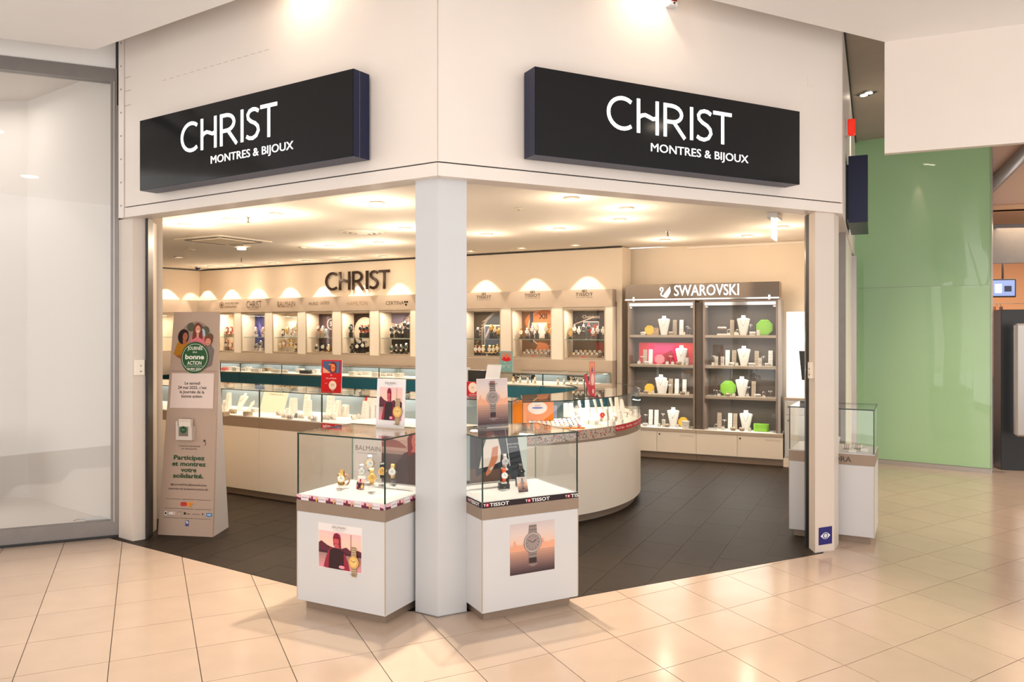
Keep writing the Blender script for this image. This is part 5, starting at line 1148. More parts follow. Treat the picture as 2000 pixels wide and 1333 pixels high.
# each niche
nd = .28
desc = ['farthest left niche hidden behind the totem sign', 'niche right of the totem sign', 'niche with the blue back picture', 'niche with the cream card', 'niche with the brown and purple picture', 'niche with the white disc picture', 'niche just left of the column', 'niche hidden by the column', 'niche with the archway picture', 'niche with the orange dial picture', 'niche with the dark night picture']
def niche(F, a0, a1, k, lbl, pic=None):
    w = a1-a0; t = inframe(F, 'wall_niche', 'lit cream display niche in the shop wall, '+lbl, 'display niche', a0, NB)
    m = MB(); m.box(-.012, 0, -.02, nd+.02, ZBN-.02, ZT+.02, M['swall']); m.box(w, w+.012, -.02, nd+.02, ZBN-.02, ZT+.02, M['swall']); m.build('side_panel', t)
    m = MB(); m.box(0, w, nd, nd+.02, ZBN, ZT, M['swall']); m.build('back_panel', t)
    m = MB(); m.box(0, w, 0, nd+.02, ZT, ZT+.02, M['swall']); m.build('top_panel', t); m = MB(); m.box(0, w, 0, nd+.02, ZBN-.02, ZBN, M['swall']); m.build('bottom_panel', t)
    m = MB(); f = .012
    m.box(0, w, -.02, -.004, ZT-f, ZT, M['taupel']); m.box(0, w, -.02, -.004, ZBN, ZBN+f, M['taupel']); m.box(0, f, -.02, -.004, ZBN+f, ZT-f, M['taupel']); m.box(w-f, w, -.02, -.004, ZBN+f, ZT-f, M['taupel']); m.build('door_frame', t)
    m = MB(); m.box(f, w-f, -.014, -.009, ZBN+f, ZT-f, GLASS); m.build('glass_door', t)
    m = MB(); m.box(.004, w-.004, .03, nd-.01, 1.455, 1.462, GLASS); m.box(.004, w-.004, .026, .03, 1.454, 1.463, EDGEL); m.build('glass_shelf', t)
    m = MB(); m.cyl(.008, 0, .012, 8, M['steel'], c=(w-.03, -.02, ZBN+.03), axis='y'); m.build('lock', t)
    if pic:
        A = Art(nd-.001); pic(A, w, t); u0 = min(v[0] for v in A.v)/w
        cxp = F.p(a0+w/2, NB); dl = hypot(cxp[0], cxp[1]); da, db = (cxp[0]*F.ex[0]+cxp[1]*F.ex[1])/dl, (cxp[0]*F.ey[0]+cxp[1]*F.ey[1])/dl
        vis = max(.3, 1-nd*abs(da)/db/w)
        B = Art(nd-.0006); B.rect(vis*w*.99, ZBN+.01, w*.995, ZT-.01, A.mats[A.m[0]]); B.build('back_panel', t)
        A.v = [((x/w-u0)/(1-u0)*vis*w, y, z) for x, y, z in A.v]; A.build('back_picture', t)
    area(F.p(a0+w/2, NB+.06, ZT-.01), w*.7, 4.5, (1, .84, .66), (radians(-10), 0, F.r), .04, 'niche_light')
    return t
def R_(A, w, u0, u1, v0, v1, mat): A.rect(u0*w, ZBN+v0*(ZT-ZBN), u1*w, ZBN+v1*(ZT-ZBN), mat)
def pic_blue(A, w, t):
    R_(A, w, .40, .99, 0.03, .97, flat(36, 50, 120)); A.poly([(w*.62, 1.62), (w*.62, 1.74), (w*.92, 1.56), (w*.80, 1.45)], flat(120, 100, 190)); A.poly([(w*.5, 1.2), (w*.58, 1.2), (w*.66, 1.8), (w*.62, 1.8)], flat(70, 80, 170))
def pic_purple(A, w, t): R_(A, w, .45, .99, .03, .97, flat(98, 74, 74)); R_(A, w, .45, .60, .03, .97, flat(70, 56, 60)); A.ring(w*.93, 1.68, .09, .012, flat(240, 230, 220)); A.text('5', w*.93, 1.65, .07, flat(240, 232, 224), bold=.03)
def pic_disc(A, w, t): R_(A, w, .38, .99, .03, .97, flat(44, 26, 18)); A.ell(w*.80, 1.55, .24, .24, flat(236, 218, 196), 28); A.text('MADE', w*.80, 1.56, .05, flat(80, 60, 50)); A.text('FOR', w*.80, 1.37, .04, flat(80, 60, 50))
def pic_disc2(A, w, t): R_(A, w, .34, .99, .55, .97, flat(120, 110, 130)); R_(A, w, .34, .99, .03, .35, flat(34, 30, 30)); A.poly([(w*.34, 1.70), (w*.34, 1.62), (w*.8, 1.72), (w*.99, 1.84), (w*.99, 1.62), (w*.6, 1.58)], flat(214, 190, 170)); A.ring(w*.88, 1.73, .075, .010, flat(70, 54, 48)); A.ring(w*.86, 1.74, .03, .006, flat(70, 54, 48)); A.ring(w*.92, 1.74, .03, .006, flat(70, 54, 48)); A.text('CERTINA', w*.72, 1.30, .02, flat(230, 225, 220))
def pic_arch(A, w, t):
    R_(A, w, .3, .99, .03, .97, flat(76, 66, 58)); A.poly([(w*.5, 1.25), (w*.5, 1.6), (w*.62, 1.75), (w*.8, 1.84), (w*.99, 1.84), (w*.99, 1.25)], flat(150, 140, 136)); A.poly([(w*.54, 1.25), (w*.54, 1.58), (w*.66, 1.72), (w*.85, 1.82), (w*.99, 1.82), (w*.99, 1.25)], flat(80, 84, 90))
    for k in range(8): A.line(w*(.32+.03*k), 1.35+.05*k, w*(.40+.03*k), 1.38+.05*k, .012, flat(190, 160, 130))
    A.rect(w*.58, 1.25, w*.99, 1.66, flat(228, 220, 210)); A.rect(w*.60, 1.27, w*.98, 1.64, flat(96, 104, 124)); A.poly([(w*.60, 1.5), (w*.70, 1.62), (w*.75, 1.64), (w*.62, 1.45)], flat(200, 190, 190)); A.ell(w*.80, 1.58, .02, .012, flat(240, 240, 245))
def pic_dial(A, w, t):
    R_(A, w, .28, .99, .03, .97, flat(120, 84, 60)); A.ell(w*.85, 1.70, .30, .17, flat(206, 122, 76), 30); A.ring(w*.85, 1.62, .26, .016, flat(230, 190, 160)); R_(A, w, .48, .56, .3, .95, flat(70, 70, 84)); A.text('XII', w*.80, 1.74, .07, flat(70, 36, 24), bold=.03)
    for k in range(9): A.line(w*.86, 1.32+.04*k, w*.99, 1.35+.04*k, .010, flat(120, 60, 40))
    A.poly([(w*.62, 1.30), (w*.99, 1.30), (w*.9, 1.4), (w*.7, 1.42)], flat(214, 130, 84)); A.rect(w*.53, 1.47, w*.90, 1.69, flat(230, 190, 150)); A.rect(w*.54, 1.475, w*.89, 1.685, flat(236, 214, 196)); A.ell(w*.72, 1.58, .08, .10, flat(246, 236, 228), 20)
def pic_night(A, w, t):
    R_(A, w, .25, .99, .03, .97, flat(28, 30, 40)); rnd = random.Random(9)
    for k in range(46): x, z = rnd.uniform(.28, .9)*w, rnd.uniform(1.62, 1.84); A.line(x, z, x+.02, z+.014, .003, flat(110, 110, 120)); A.y += A.step
    A.line(w*.27, 1.66, w*.75, 1.76, .012, flat(200, 180, 170)); A.text('Choisissez', w*.68, 1.745, .04, flat(210, 190, 170), w=w*.4); A.rect(w*.26, 1.24, w*.9, 1.44, flat(66, 46, 34)); A.rect(w*.80, 1.24, w*.97, 1.42, flat(130, 20, 24))
    A.rect(w*.50, 1.46, w*.86, 1.70, flat(220, 210, 200)); A.rect(w*.51, 1.47, w*.85, 1.69, flat(70, 86, 100)); A.poly([(w*.58, 1.52), (w*.66, 1.62), (w*.8, 1.56), (w*.7, 1.5)], flat(170, 40, 50)); A.rect(w*.72, 1.47, w*.85, 1.66, flat(150, 70, 60))
pics = [None, None, pic_blue, None, pic_purple, pic_disc, pic_disc2, None, pic_arch, pic_dial, pic_night]
LFR = Frame(*BW.p2(0, 0), -29.97)
for k, (a0, a1) in enumerate(op):
    niche(BW, a0, a1, k, desc[k], pics[k])
    if k:
        pa, pb = op[k-1][1]+.012, a0-.012
        if pb-pa > .02: o = bwbox(pa, pb, -.125, .3, ZBN-.02, ZT+.02, M['cream'], 'trim_pillar', None, 'structure')
bwbox(AC, op[0][0]-.012, -.125, .3, ZBN-.02, ZT+.02, M['cream'], 'trim_pillar', None, 'structure')
# niches of the left wall
m = MB(); m.box(-4.2, 0, -.13, .3, ZT+.02, ZH1, M['taupel']); o = struct(m, 'trim_header'); o.location = LW.p(0, 0); o.rotation_euler = (0, 0, LW.r)
m = MB(); m.box(-4.2, 0, -.13, .02, ZBN-.4, ZBN-.02, M['taupel']); o = struct(m, 'trim_lower_panel'); o.location = LW.p(0, 0); o.rotation_euler = (0, 0, LW.r)
for k in range(3):
    a1 = -.35-k*.95; niche(LW, a1-.65, a1, k, ['left wall, nearest the corner', 'left wall, middle one', 'left wall, nearest the entrance'][k])
    m = MB(); m.box(a1+.012, a1+.29, -.125, .3, ZBN-.02, ZT+.02, M['cream']); o = struct(m, 'trim_pillar'); o.location = LW.p(0, 0); o.rotation_euler = (0, 0, LW.r)
# watches in the niches: (px, shelf z, metal, strap, dial, stand, stand height)
ORD = ['leftmost', 'second from the left', 'third from the left', 'fourth from the left', 'fifth from the left', 'sixth from the left', 'seventh from the left', 'eighth from the left', 'ninth from the left', 'tenth from the left']
def row(k, zs, items, b=.13):
    where = 'on glass shelf' if zs > 1.4 else 'on niche floor'; n = len(items)
    a0, a1 = op[k]; pos = [BW.fit(it[0], NB+b+(it[6] if len(it) > 6 else 0)) for it in items]
    for i in range(1, n):
        if len(items[i]) < 7 and len(items[i-1]) < 7: pos[i] = max(pos[i], pos[i-1]+.064)
    if pos[-1] > a1-.04:
        pos[-1] = a1-.04
        for i in range(n-2, -1, -1):
            if len(items[i+1]) < 7 and len(items[i]) < 7: pos[i] = min(pos[i], pos[i+1]-.064)
    for i, it in enumerate(items):
        px, metal, strap, dial, stand, sh = it[:6]; bb = b+(it[6] if len(it) > 6 else 0)
        a = min(max(pos[i], a0+.04), a1-.04)
        od = 'only one' if n == 1 else ('rightmost' if i == n-1 else ORD[i])
        nm = '%s%s watch, %s %s, %s' % (metal, ' and '+strap.replace('leather ', '').replace('pinkish', 'pink') if strap and strap != metal else '', od, where, desc[k])
        w_ = nm.split()
        watch(nm, BW.p(a, NB+bb, zs+.0005), BW.r+.35, metal, strap, dial, stand, 1.6, stand_h=sh)
SZ, FZ = 1.4625, ZBN+.0005
desc_s = desc
desc = ['niche behind the totem', 'niche right of the totem', 'blue picture niche', 'cream card niche', 'brown picture niche', 'white disc niche', 'niche left of the column', 'hidden niche', 'archway picture niche', 'orange dial niche', 'night picture niche']
row(1, SZ, [(439, 'steel', 'red', 'white', 'brown', .03), (452, 'rose gold', 'red', 'white', 'brown', .035)])
row(1, FZ, [(433, 'steel', 'pinkish', 'white', 'brown', .03), (442, 'steel', 'pinkish', 'black', 'brown', .045), (452, 'rose gold', 'pinkish', 'white', 'brown', .02)])
row(2, SZ, [(500, 'steel', None, 'white', 'white', .03), (515, 'gold', 'pinkish', 'white', 'white', .03)])
row(2, FZ, [(502, 'steel', None, 'black', 'white', .01), (510, 'steel', None, 'blue', 'white', .04)])
row(3, SZ, [(553, 'gold', 'black', 'white', 'white', .01), (562, 'gold', None, 'gold', 'white', .03), (570, 'rose gold', None, 'white', 'white', .02), (578, 'gold', None, 'white', 'white', .05)])
row(3, FZ, [(549, 'gold', None, 'white', 'clear', .04), (556, 'rose gold', None, 'white', 'clear', .05), (564, 'gold', None, 'silver', 'clear', .06), (571, 'gold', None, 'white', 'clear', .05), (579, 'gold', 'black', 'white', 'black', .015)])
row(4, SZ, [(622, 'rose gold', None, 'white', 'beige', .06), (631, 'steel', 'white', 'white', 'beige', .04), (638, 'steel', None, 'silver', 'white', .01)])
row(4, FZ, [(620, 'steel', 'white', 'black', 'beige', .01), (632, 'steel', 'black', 'white', 'beige', .02), (643, 'gold', 'brown', 'white', 'beige', .01)] if False else [(620, 'steel', 'white', 'black', 'beige', .01), (632, 'steel', 'leather black', 'white', 'beige', .02), (643, 'gold', None, 'white', 'beige', .01)])
row(5, SZ, [(686, 'steel', 'leather black', 'green', 'black', .055), (706, 'steel', 'orange', 'black', 'black', .05), (713, 'steel', 'orange', 'black', 'black', .045), (719, 'steel', 'orange', 'black', 'black', .055)])
row(5, FZ, [(688, 'steel', 'leather black', 'black', 'black', .02), (699, 'steel', 'leather black', 'white', 'black', .03), (704, 'steel', 'leather black', 'white', 'black', .075, .05), (710, 'steel', 'leather black', 'white', 'black', .04)])
row(6, SZ, [(766, 'steel', None, 'black', 'black', .04), (775, 'steel', None, 'black', 'black', .055), (783, 'steel', None, 'black', 'black', .04), (792, 'steel', None, 'black', 'black', .09, .04), (799, 'steel', None, 'black', 'black', .075)])
row(6, FZ, [(766, 'steel', None, 'green', 'black', .01), (775, 'steel', None, 'black', 'black', .02), (784, 'steel', None, 'black', 'black', .02), (794, 'steel', None, 'green', 'black', .03)])
row(8, SZ, [(934, 'steel', None, 'black', 'black', .025), (960, 'gold', None, 'gold', 'black', .05), (967, 'gold', None, 'white', 'black', .035), (974, 'gold', None, 'gold', 'black', .02)])
row(8, FZ, [(930, 'rose gold', None, 'white', 'black', .02), (937, 'rose gold', None, 'white', 'black', .02), (944, 'gold', None, 'white', 'black', .02), (957, 'gold', None, 'white', 'black', .02), (964, 'gold', None, 'white', 'black', .02), (970, 'gold', None, 'white', 'black', .03)])
row(9, SZ, [(1018, 'gold', None, 'white', 'black', .015), (1030, 'steel', None, 'white', 'black', .02), (1040, 'steel', None, 'white', 'black', .04), (1049, 'rose gold', None, 'white', 'black', .05), (1068, 'gold', None, 'white', 'black', .045), (1074, 'gold', None, 'gold', 'black', .02)])
row(10, SZ, [(1114, 'gold', None, 'gold', 'black', .012), (1122, 'steel', None, 'white', 'black', .045), (1129, 'steel', None, 'white', 'black', .03), (1140, 'steel', None, 'black', 'black', .05), (1150, 'steel', 'red', 'black', 'black', .055), (1156, 'steel', None, 'white', 'black', .02), (1166, 'steel', None, 'white', 'black', .035), (1178, 'steel', None, 'white', 'black', .03)])
def watch_tray(k, px, w, label, n=12, cushion='velvet', metal='steel'):
    a = BW.fit(px, NB+.12); a = min(max(a, op[k][0]+w/2+.01), op[k][1]-w/2-.012)
    t = inframe(BW, 'watch_tray', label, 'tray', a, NB+.03, FZ)
    m = MB(); m.mesh([(-w/2, 0, 0), (w/2, 0, 0), (w/2, .2, 0), (-w/2, .2, 0), (-w/2, 0, .02), (w/2, 0, .02), (w/2, .2, .09), (-w/2, .2, .09)], [(3, 2, 1, 0), (4, 5, 6, 7), (0, 1, 5, 4), (1, 2, 6, 5), (2, 3, 7, 6), (3, 0, 4, 7)], M['brown']); m.build('tray_body', t)
    m = MB(); m.box(-.025, .025, -.006, -.001, 0, .024, M['red']); m.build('red_label', t)
    for i in range(n):
        r_, c_ = i // (n//2), i % (n//2); x = -w/2+w*(c_+.5)/(n//2); y = .05+.09*r_; z = .02+.07*y/.2
        m = MB(); m.lathe([(.014, 0), (.020, .008), (.019, .03), (.010, .036)], 8, M[cushion], c=(x, y, z)); c = m.build('cushion', t)
        m = MB(); m.lathe([(.012, 0), (.014, .004), (.012, .007)], 10, M[metal if i % 4 else 'gold'], c=(x, y-.014, z+.026), axis='y'); m.build('watch_head', c)
watch_tray(9, 1047, .40, 'sloping tray of white watch cushions with a red label below the orange dial picture')
watch_tray(10, 1145, .40, 'sloping tray of white watch cushions with a red label below the night picture')
t = inframe(BW, 'stand_block', 'black stand block in front of the dark picture, niche left of the column', 'display stand', BW.fit(790, NB+.2), NB+.20, SZ)
m = MB(); m.box(-.1, .1, -.02, .03, 0, .07, M['black']); m.build('block', t); A = Art(-.021); A.rect(-.09, .02, -.03, .035, flat(190, 220, 60)); A.build('label_strip', t)
standing_card(BW, 'cream_card', 'cream standing card behind the gold watches in the cream card niche', BW.fit(571, NB+.22), NB+.22, SZ, .17, .26, lambda A, x, z, w, h: (A.rect(x, z, x+w, z+h, flat(248, 238, 224)), A.text('BALMAIN', x+w*.5, z+h*.72, h*.07, flat(120, 96, 70))), 0, .05, False)
t = inframe(BW, 'copper_block', 'orange copper stand block on the glass shelf of the brown picture niche', 'display stand', BW.fit(622, NB+.17), NB+.20, SZ)
m = MB(); m.box(-.05, .045, -.01, .03, 0, .12, flat(214, 140, 80)); m.build('block', t)
# ---- wall counters in front of the niches
def wall_counter(a0, a1, bf, label, ends=''):
    t = counter_unit(BW, a0, a1, -bf-.14, 'wall_counter', label, None, ends, (0, .07, .70, .905, 1.045), M['teal'], bf, M['teal'])
    w = a1-a0-.002
    m = MB(); m.box(.03, w-.03, -.008, -.0025, .72, .89, M['teal']); m.build('teal_panel', t)
    m = MB(); m.box(.03, w-.03, -.009, -.003, .886, .892, M['gold']); m.build('brass_trim', t)
    return t
WB = [BW.fit(p, -.60) for p in (300, 365, 430, 469, 550, 640, 740)]
WB.append(WB[-1]+.9); lw = ['farthest left', 'second from the left wall', 'seen just right of the totem', 'third left of the red card', 'left of the red card', 'right of the red card', 'nearest the column']
for k in range(7): wall_counter(WB[k], WB[k+1], -.60, 'glass wall counter with teal front panel, '+lw[k])
a9 = BW.fit(965, -.85); a10 = BW.fit(1060, -.85); a11 = BW.fit(1147, -.85)
wc1 = wall_counter(a9, a10, -.85, 'glass wall counter with teal front and watch trays, just right of the column', 'l')
wc2 = wall_counter(a10, a11, -.85, 'glass wall counter with teal front and watch trays, at the right end', 'r')
# goods inside the wall counters
rnd = random.Random(11)
def wcp(px, b): return BW.fit(px, b)
WI = [(436, 'tray', 'pink ring tray', 'pinkish'), (446, 'box', 'cream box', 0), (455, 'box', 'low cream box', 0), (462, 'box', 'square cream box', 0), (475, 'pil', 'cream bracelet roll', 0), (484, 'box', 'long cream box', 0), (500, 'bar', 'beige bar stand', 0), (510, 'pil', 'pink bracelet roll', 0), (524, 'box', 'tan ring block', 0), (540, 'bar', 'long white bar stand', 0), (556, 'pil', 'dark bracelet roll', 0), (586, 'box', 'white block', 0), (596, 'bar', 'black bar stand', 0), (607, 'pil', 'silver bracelet roll', 0), (617, 'box', 'round silver block', 0), (690, 'box', 'cream block', 0), (700, 'pil', 'bracelet roll', 0), (712, 'bar', 'grey bar stand', 0), (735, 'box', 'bright cream block', 0), (747, 'pil', 'silver roll', 0), (762, 'pil', 'long silver roll', 0), (780, 'box', 'grey block', 0)]
ZW = .9055
for k, (px, ty, nm, _) in enumerate(WI):
    b = -.47+.1*(k % 3); a = wcp(px, b); loc = BW.p(a, b, ZW); lb = nm+' inside the teal wall counters, %s' % (['near the totem', 'left of the red card', 'right of the red card'][0 if px < 480 else (1 if px < 640 else 2)])
    lb += ', '+['front row', 'middle row', 'rear row'][k % 3]
    if ty == 'tray' or ty == 'bar': longbox(lb, loc, BW.r, .22 if ty == 'bar' else .18, .06, .05, 'pink' if ty == 'tray' else ('black' if 'black' in nm else 'velvet'))
    elif ty == 'box': bottlebox(lb, loc, BW.r, 'velvet' if 'tan' not in nm else 'beigev', .10, .06)
    else: pillow(lb, loc, BW.r, 'beigev' if 'pink' in nm else 'velvet', 3, .14)
for k, (px, lb) in enumerate(((1022, 'black bar with white lettering lying in the left wall counter right of the column'), (1130, 'black bar with white lettering in the right end wall counter'))):
    b = -.50; t = inframe(BW, 'name_bar', lb, 'sign', wcp(px, b), b, ZW+.02)
    m = MB(); m.box(-.16, .16, 0, .03, .03, .085, M['black']); m.box(-.12, -.11, .01, .02, -.02, .03, M['black']); m.box(.11, .12, .01, .02, -.02, .03, M['black']); m.build('bar', t)
    A = Art(-.0005); A.text('T+TISSOT', 0, .042, .03, flat(240, 236, 230), w=.25, bold=.03); A.build('lettering', t)
for k, px in enumerate((1003, 1016, 1031, 1045, 1090, 1102, 1116, 1128, 1140)):
    b = -.70+.04*(k % 2); watch('cushioned watch, %s in the wall counters right of the column' % (ORD[k] if k < 8 else 'rightmost'), BW.p(wcp(px, b), b, ZW), BW.r+.3, 'steel' if k % 3 else 'gold', None, 'white', 'white', 1.0, stand_h=.01)
# tall teal card standing on the wall counter
def d_teal(A, x, z, w, h):
    A.rect(x, z, x+w, z+h, flat(120, 165, 165)); A.rect(x+w*.08, z+h*.52, x+w*.92, z+h*.96, flat(150, 150, 150)); A.ell(x+w*.5, z+h*.62, w*.36, h*.12, flat(200, 24, 40)); A.ell(x+w*.5, z+h*.76, w*.13, h*.11, flat(214, 110, 70)); A.poly([(x+w*.14, z+h*.64), (x+w*.2, z+h*.86), (x+w*.45, z+h*.94), (x+w*.28, z+h*.84), (x+w*.24, z+h*.62)], flat(214, 120, 80)); A.poly([(x+w*.86, z+h*.64), (x+w*.8, z+h*.86), (x+w*.55, z+h*.94), (x+w*.72, z+h*.84), (x+w*.76, z+h*.62)], flat(214, 120, 80))
    A.text('Neu', x+w*.4, z+h*.44, h*.04, flat(235, 240, 240)); A.line(x+w*.1, z+h*.3, x+w*.9, z+h*.34, h*.01, flat(220, 235, 235)); A.text('30', x+w*.3, z+h*.2, h*.08, flat(220, 235, 235)); A.text('%', x+w*.7, z+h*.2, h*.08, flat(220, 235, 235))
standing_card(BW, 'counter_card', 'pale teal card with a red dressed figure on the wall counter right of the column', BW.fit(989, -.72), -.72, 1.0457, .19, .27, d_teal, 0, .03)
# ================================================================== GREY GLASS CABINETS ON THE RIGHT WALL
SW = Frame(1.451, 9.851, -24.4)
SWW = 1.866
ab = [0, SW.fit(1283, 0), SW.fit(1360, 0), SW.fit(1440, 0), SWW]
for k in range(2):
    a0, a1 = ab[2*k], ab[2*k+2]; am = ab[2*k+1]
    t = inframe(SW, 'base_cabinet', ['low cream base cabinet under the left grey glass cabinet', 'low cream base cabinet under the right grey glass cabinet'][k], 'cabinet', a0, 0)
    w = a1-a0-.003
    m = MB(); m.box(0, w, .03, .33, 0, .075, M['taupe']); m.build('plinth', t)
    m = MB(); m.box(0, w, .018, .33, .075, .335, M['cream']); m.build('cabinet_body', t)
    m = MB(); m.box(0, w, -.004, .33, .337, .372, M['taupel']); m.build('top_edge', t)
    m = MB(); m.box(.0, w, -.003, .33, .3722, .376, M['velvet']); m.build('worktop', t)
    for j, (x0, x1) in enumerate(((0, am-a0-.002), (am-a0+.002, w))):
        m = MB(); m.box(x0, x1, 0, .0175, .08, .333, M['cream'], bev=.0015); d = m.build('door', t)
        if j == 1:
            m = MB(); m.cyl(.010, 0, .006, 10, M['black'], c=(x0+.03, 0, .30), axis='y'); m.build('lock', d)
            A = Art(-.0003); A.text('SWAROVSKI', x1-.03, .285, .022, flat(190, 176, 160), w=.17, al='r', bold=0); A.build('lettering', d)
shz = [.378, .785, 1.155, 1.525]
cabs = [(SW.fit(1226, .03), SW.fit(1357, .03)), (SW.fit(1373, .03), SW.fit(1519, .03))]
for k, (a0, a1) in enumerate(cabs):
    w = a1-a0; t = inframe(SW, 'glass_cabinet', ['grey backed glass cabinet with the pink backdrop, left of the pair', 'grey backed glass cabinet with lime green boxes, right of the pair'][k], 'cabinet', a0, .03, .376)
    H = 1.93-.376
    m = MB(); m.box(0, w, .27, .29, 0, H, M['cabback']); m.build('back_panel', t)
    for x in (0, w-.02): m = MB(); m.box(x, x+.02, .0, .27, 0, H, M['cabside']); m.build('side_panel', t)
    m = MB(); m.box(0, w, 0, .29, H, H+.02, M['cabside']); m.build('top_panel', t)
    m = MB(); m.box(.021, w-.021, -.006, .015, H-.045, H-.005, M['chrome']); m.build('light_rail', t)
    for z in shz[1:]:
        m = MB(); m.box(.021, w-.021, .012, .269, z-.376-.03, z-.376, M['taupel']); m.build('shelf', t)
    m = MB(); m.box(.012, w-.012, -.004, .001, .005, H-.05, GLASS); m.build('glass_door', t)
    for x, z in ((.03, .01), (w-.05, .01), (.03, H-.07), (w-.05, H-.07)): m = MB(); m.box(x, x+.03, -.010, -.004, z, z+.018, M['steel']); m.build('hinge', t)
    m = MB(); m.cyl(.007, 0, .006, 8, M['steel'], c=(w*.5, -.004, .03), axis='y'); m.build('lock', t)
    for z in shz: area(SW.p(a0+w/2, .03+.05, (z+.33 if z < 1.5 else 1.90)), w*.8, 3.2, WHITE, (radians(-15), 0, SW.r), .03, 'cabinet_light')
gp_ = (cabs[0][1]+.003, cabs[1][0]-.003)
t = inframe(SW, 'cabinet_filler', 'dark upright filler panel between the two grey glass cabinets', 'panel', gp_[0], .05, .376)
m = MB(); m.box(0, gp_[1]-gp_[0], 0, .25, 0, 1.55, M['cabback']); m.build('panel', t)
t = inframe(SW, 'cabinet_end_panel', 'tall pale end panel right of the grey glass cabinets', 'panel', cabs[1][1]+.003, .02, .376)
m = MB(); m.box(0, .03, 0, .31, 0, 1.57, M['lgrey']); m.build('panel', t)
# mirrored header
ha0, ha1 = SW.fit(1222, .0), SW.fit(1522, 0)
t = inframe(SW, 'mirror_header', 'mirrored header box with glowing white lettering above the grey cabinets', 'sign', ha0, .0, 1.955)
w = ha1-ha0
m = MB(); nx = 26; vs = []
for i in range(nx+1):
    x = w*i/nx
    for z in (0.02, .20): vs.append((x, -.012+.006*sin(x*7.3)+.002*sin(x*19)+(.004 if z > .1 else 0), z))
m.mesh(vs, [(2*i, 2*i+2, 2*i+3, 2*i+1) for i in range(nx)], M['mirror'], True); m.build('mirror_face', t)
m = MB(); m.box(0, w, .0, .26, .02, .20, M['cabside']); m.build('box_body', t)
m = MB(); m.box(0, w, -.03, .26, 0, .019, M['chrome']); m.build('bottom_rail', t)
sl = (SW.fit(1317, -.02)-ha0, SW.fit(1443, -.02)-ha0); zz = SW.fit(1380, -.02, 577)[1]-1.955; zt = SW.fit(1380, -.02, 556.5)[1]-1.955
GLOW = pbr('glow_letter', (.95, .95, .95), .4, emit=(1, .98, 1), es=2.5)
letters(t, 'SWAROVSKI', sl[0], zz, zt-zz, sl[1]-sl[0], -.020, .006, GLOW, serif=.004)
# swan emblem
cx = SW.fit(1299, -.02)-ha0; m = MB()
SW_ = 1.35
neck = [(-.040, .070), (-.047, .086), (-.036, .100), (-.022, .094), (-.018, .078), (-.030, .058), (-.040, .040), (-.030, .024), (-.008, .018)]
stroke(m, neck, .011, -.026, -.020, GLOW, SW_, SW_, cx, zz-.030)
for pts in ([(-.02, .02), (.0, .05), (.045, .105), (.05, .06), (.035, .03), (.01, .015)], [(-.025, .018), (.012, .004), (.03, .02), (0, .03)]):
    n = len(pts); P = [(cx+x*SW_, z*SW_+zz-.030) for x, z in pts]; m.mesh([(x, -.026, z) for x, z in P]+[(x, -.02, z) for x, z in P], [tuple(range(n)), tuple(range(2*n-1, n-1, -1))]+[(i, n+i, n+(i+1) % n, (i+1) % n) for i in range(n)], GLOW)
m.build('swan_emblem', t)
for x in (.10, w-.12): m = MB(); m.box(x, x+.025, -.035, -.012, -.01, .045, M['chrome']); m.build('clamp', t)
# pink backdrop
a0, a1 = SW.fit(1246, .20), SW.fit(1352, .20)
t = inframe(SW, 'pink_backdrop', 'shiny pink and red backdrop on the second shelf of the left cabinet', 'display stand', a0, .245, shz[2]+.001)
A = Art(0); w_ = min(a1, cabs[0][1]-.03)-a0; A.box(0, w_, 0, .01, 0, .27, M['pinkc']); A.poly([(0, 0), (0, .27), (.12, .27), (.08, 0)], flat(200, 50, 60)); A.poly([(w_-.14, 0), (w_-.18, .27), (w_, .27), (w_, 0)], flat(226, 50, 50)); A.rect(w_*.28, .14, w_*.66, .26, flat(200, 60, 110)); A.poly([(w_*.5, 0), (w_*.45, .12), (w_*.62, .18), (w_*.68, 0)], flat(150, 10, 40)); A.build('panel', t)
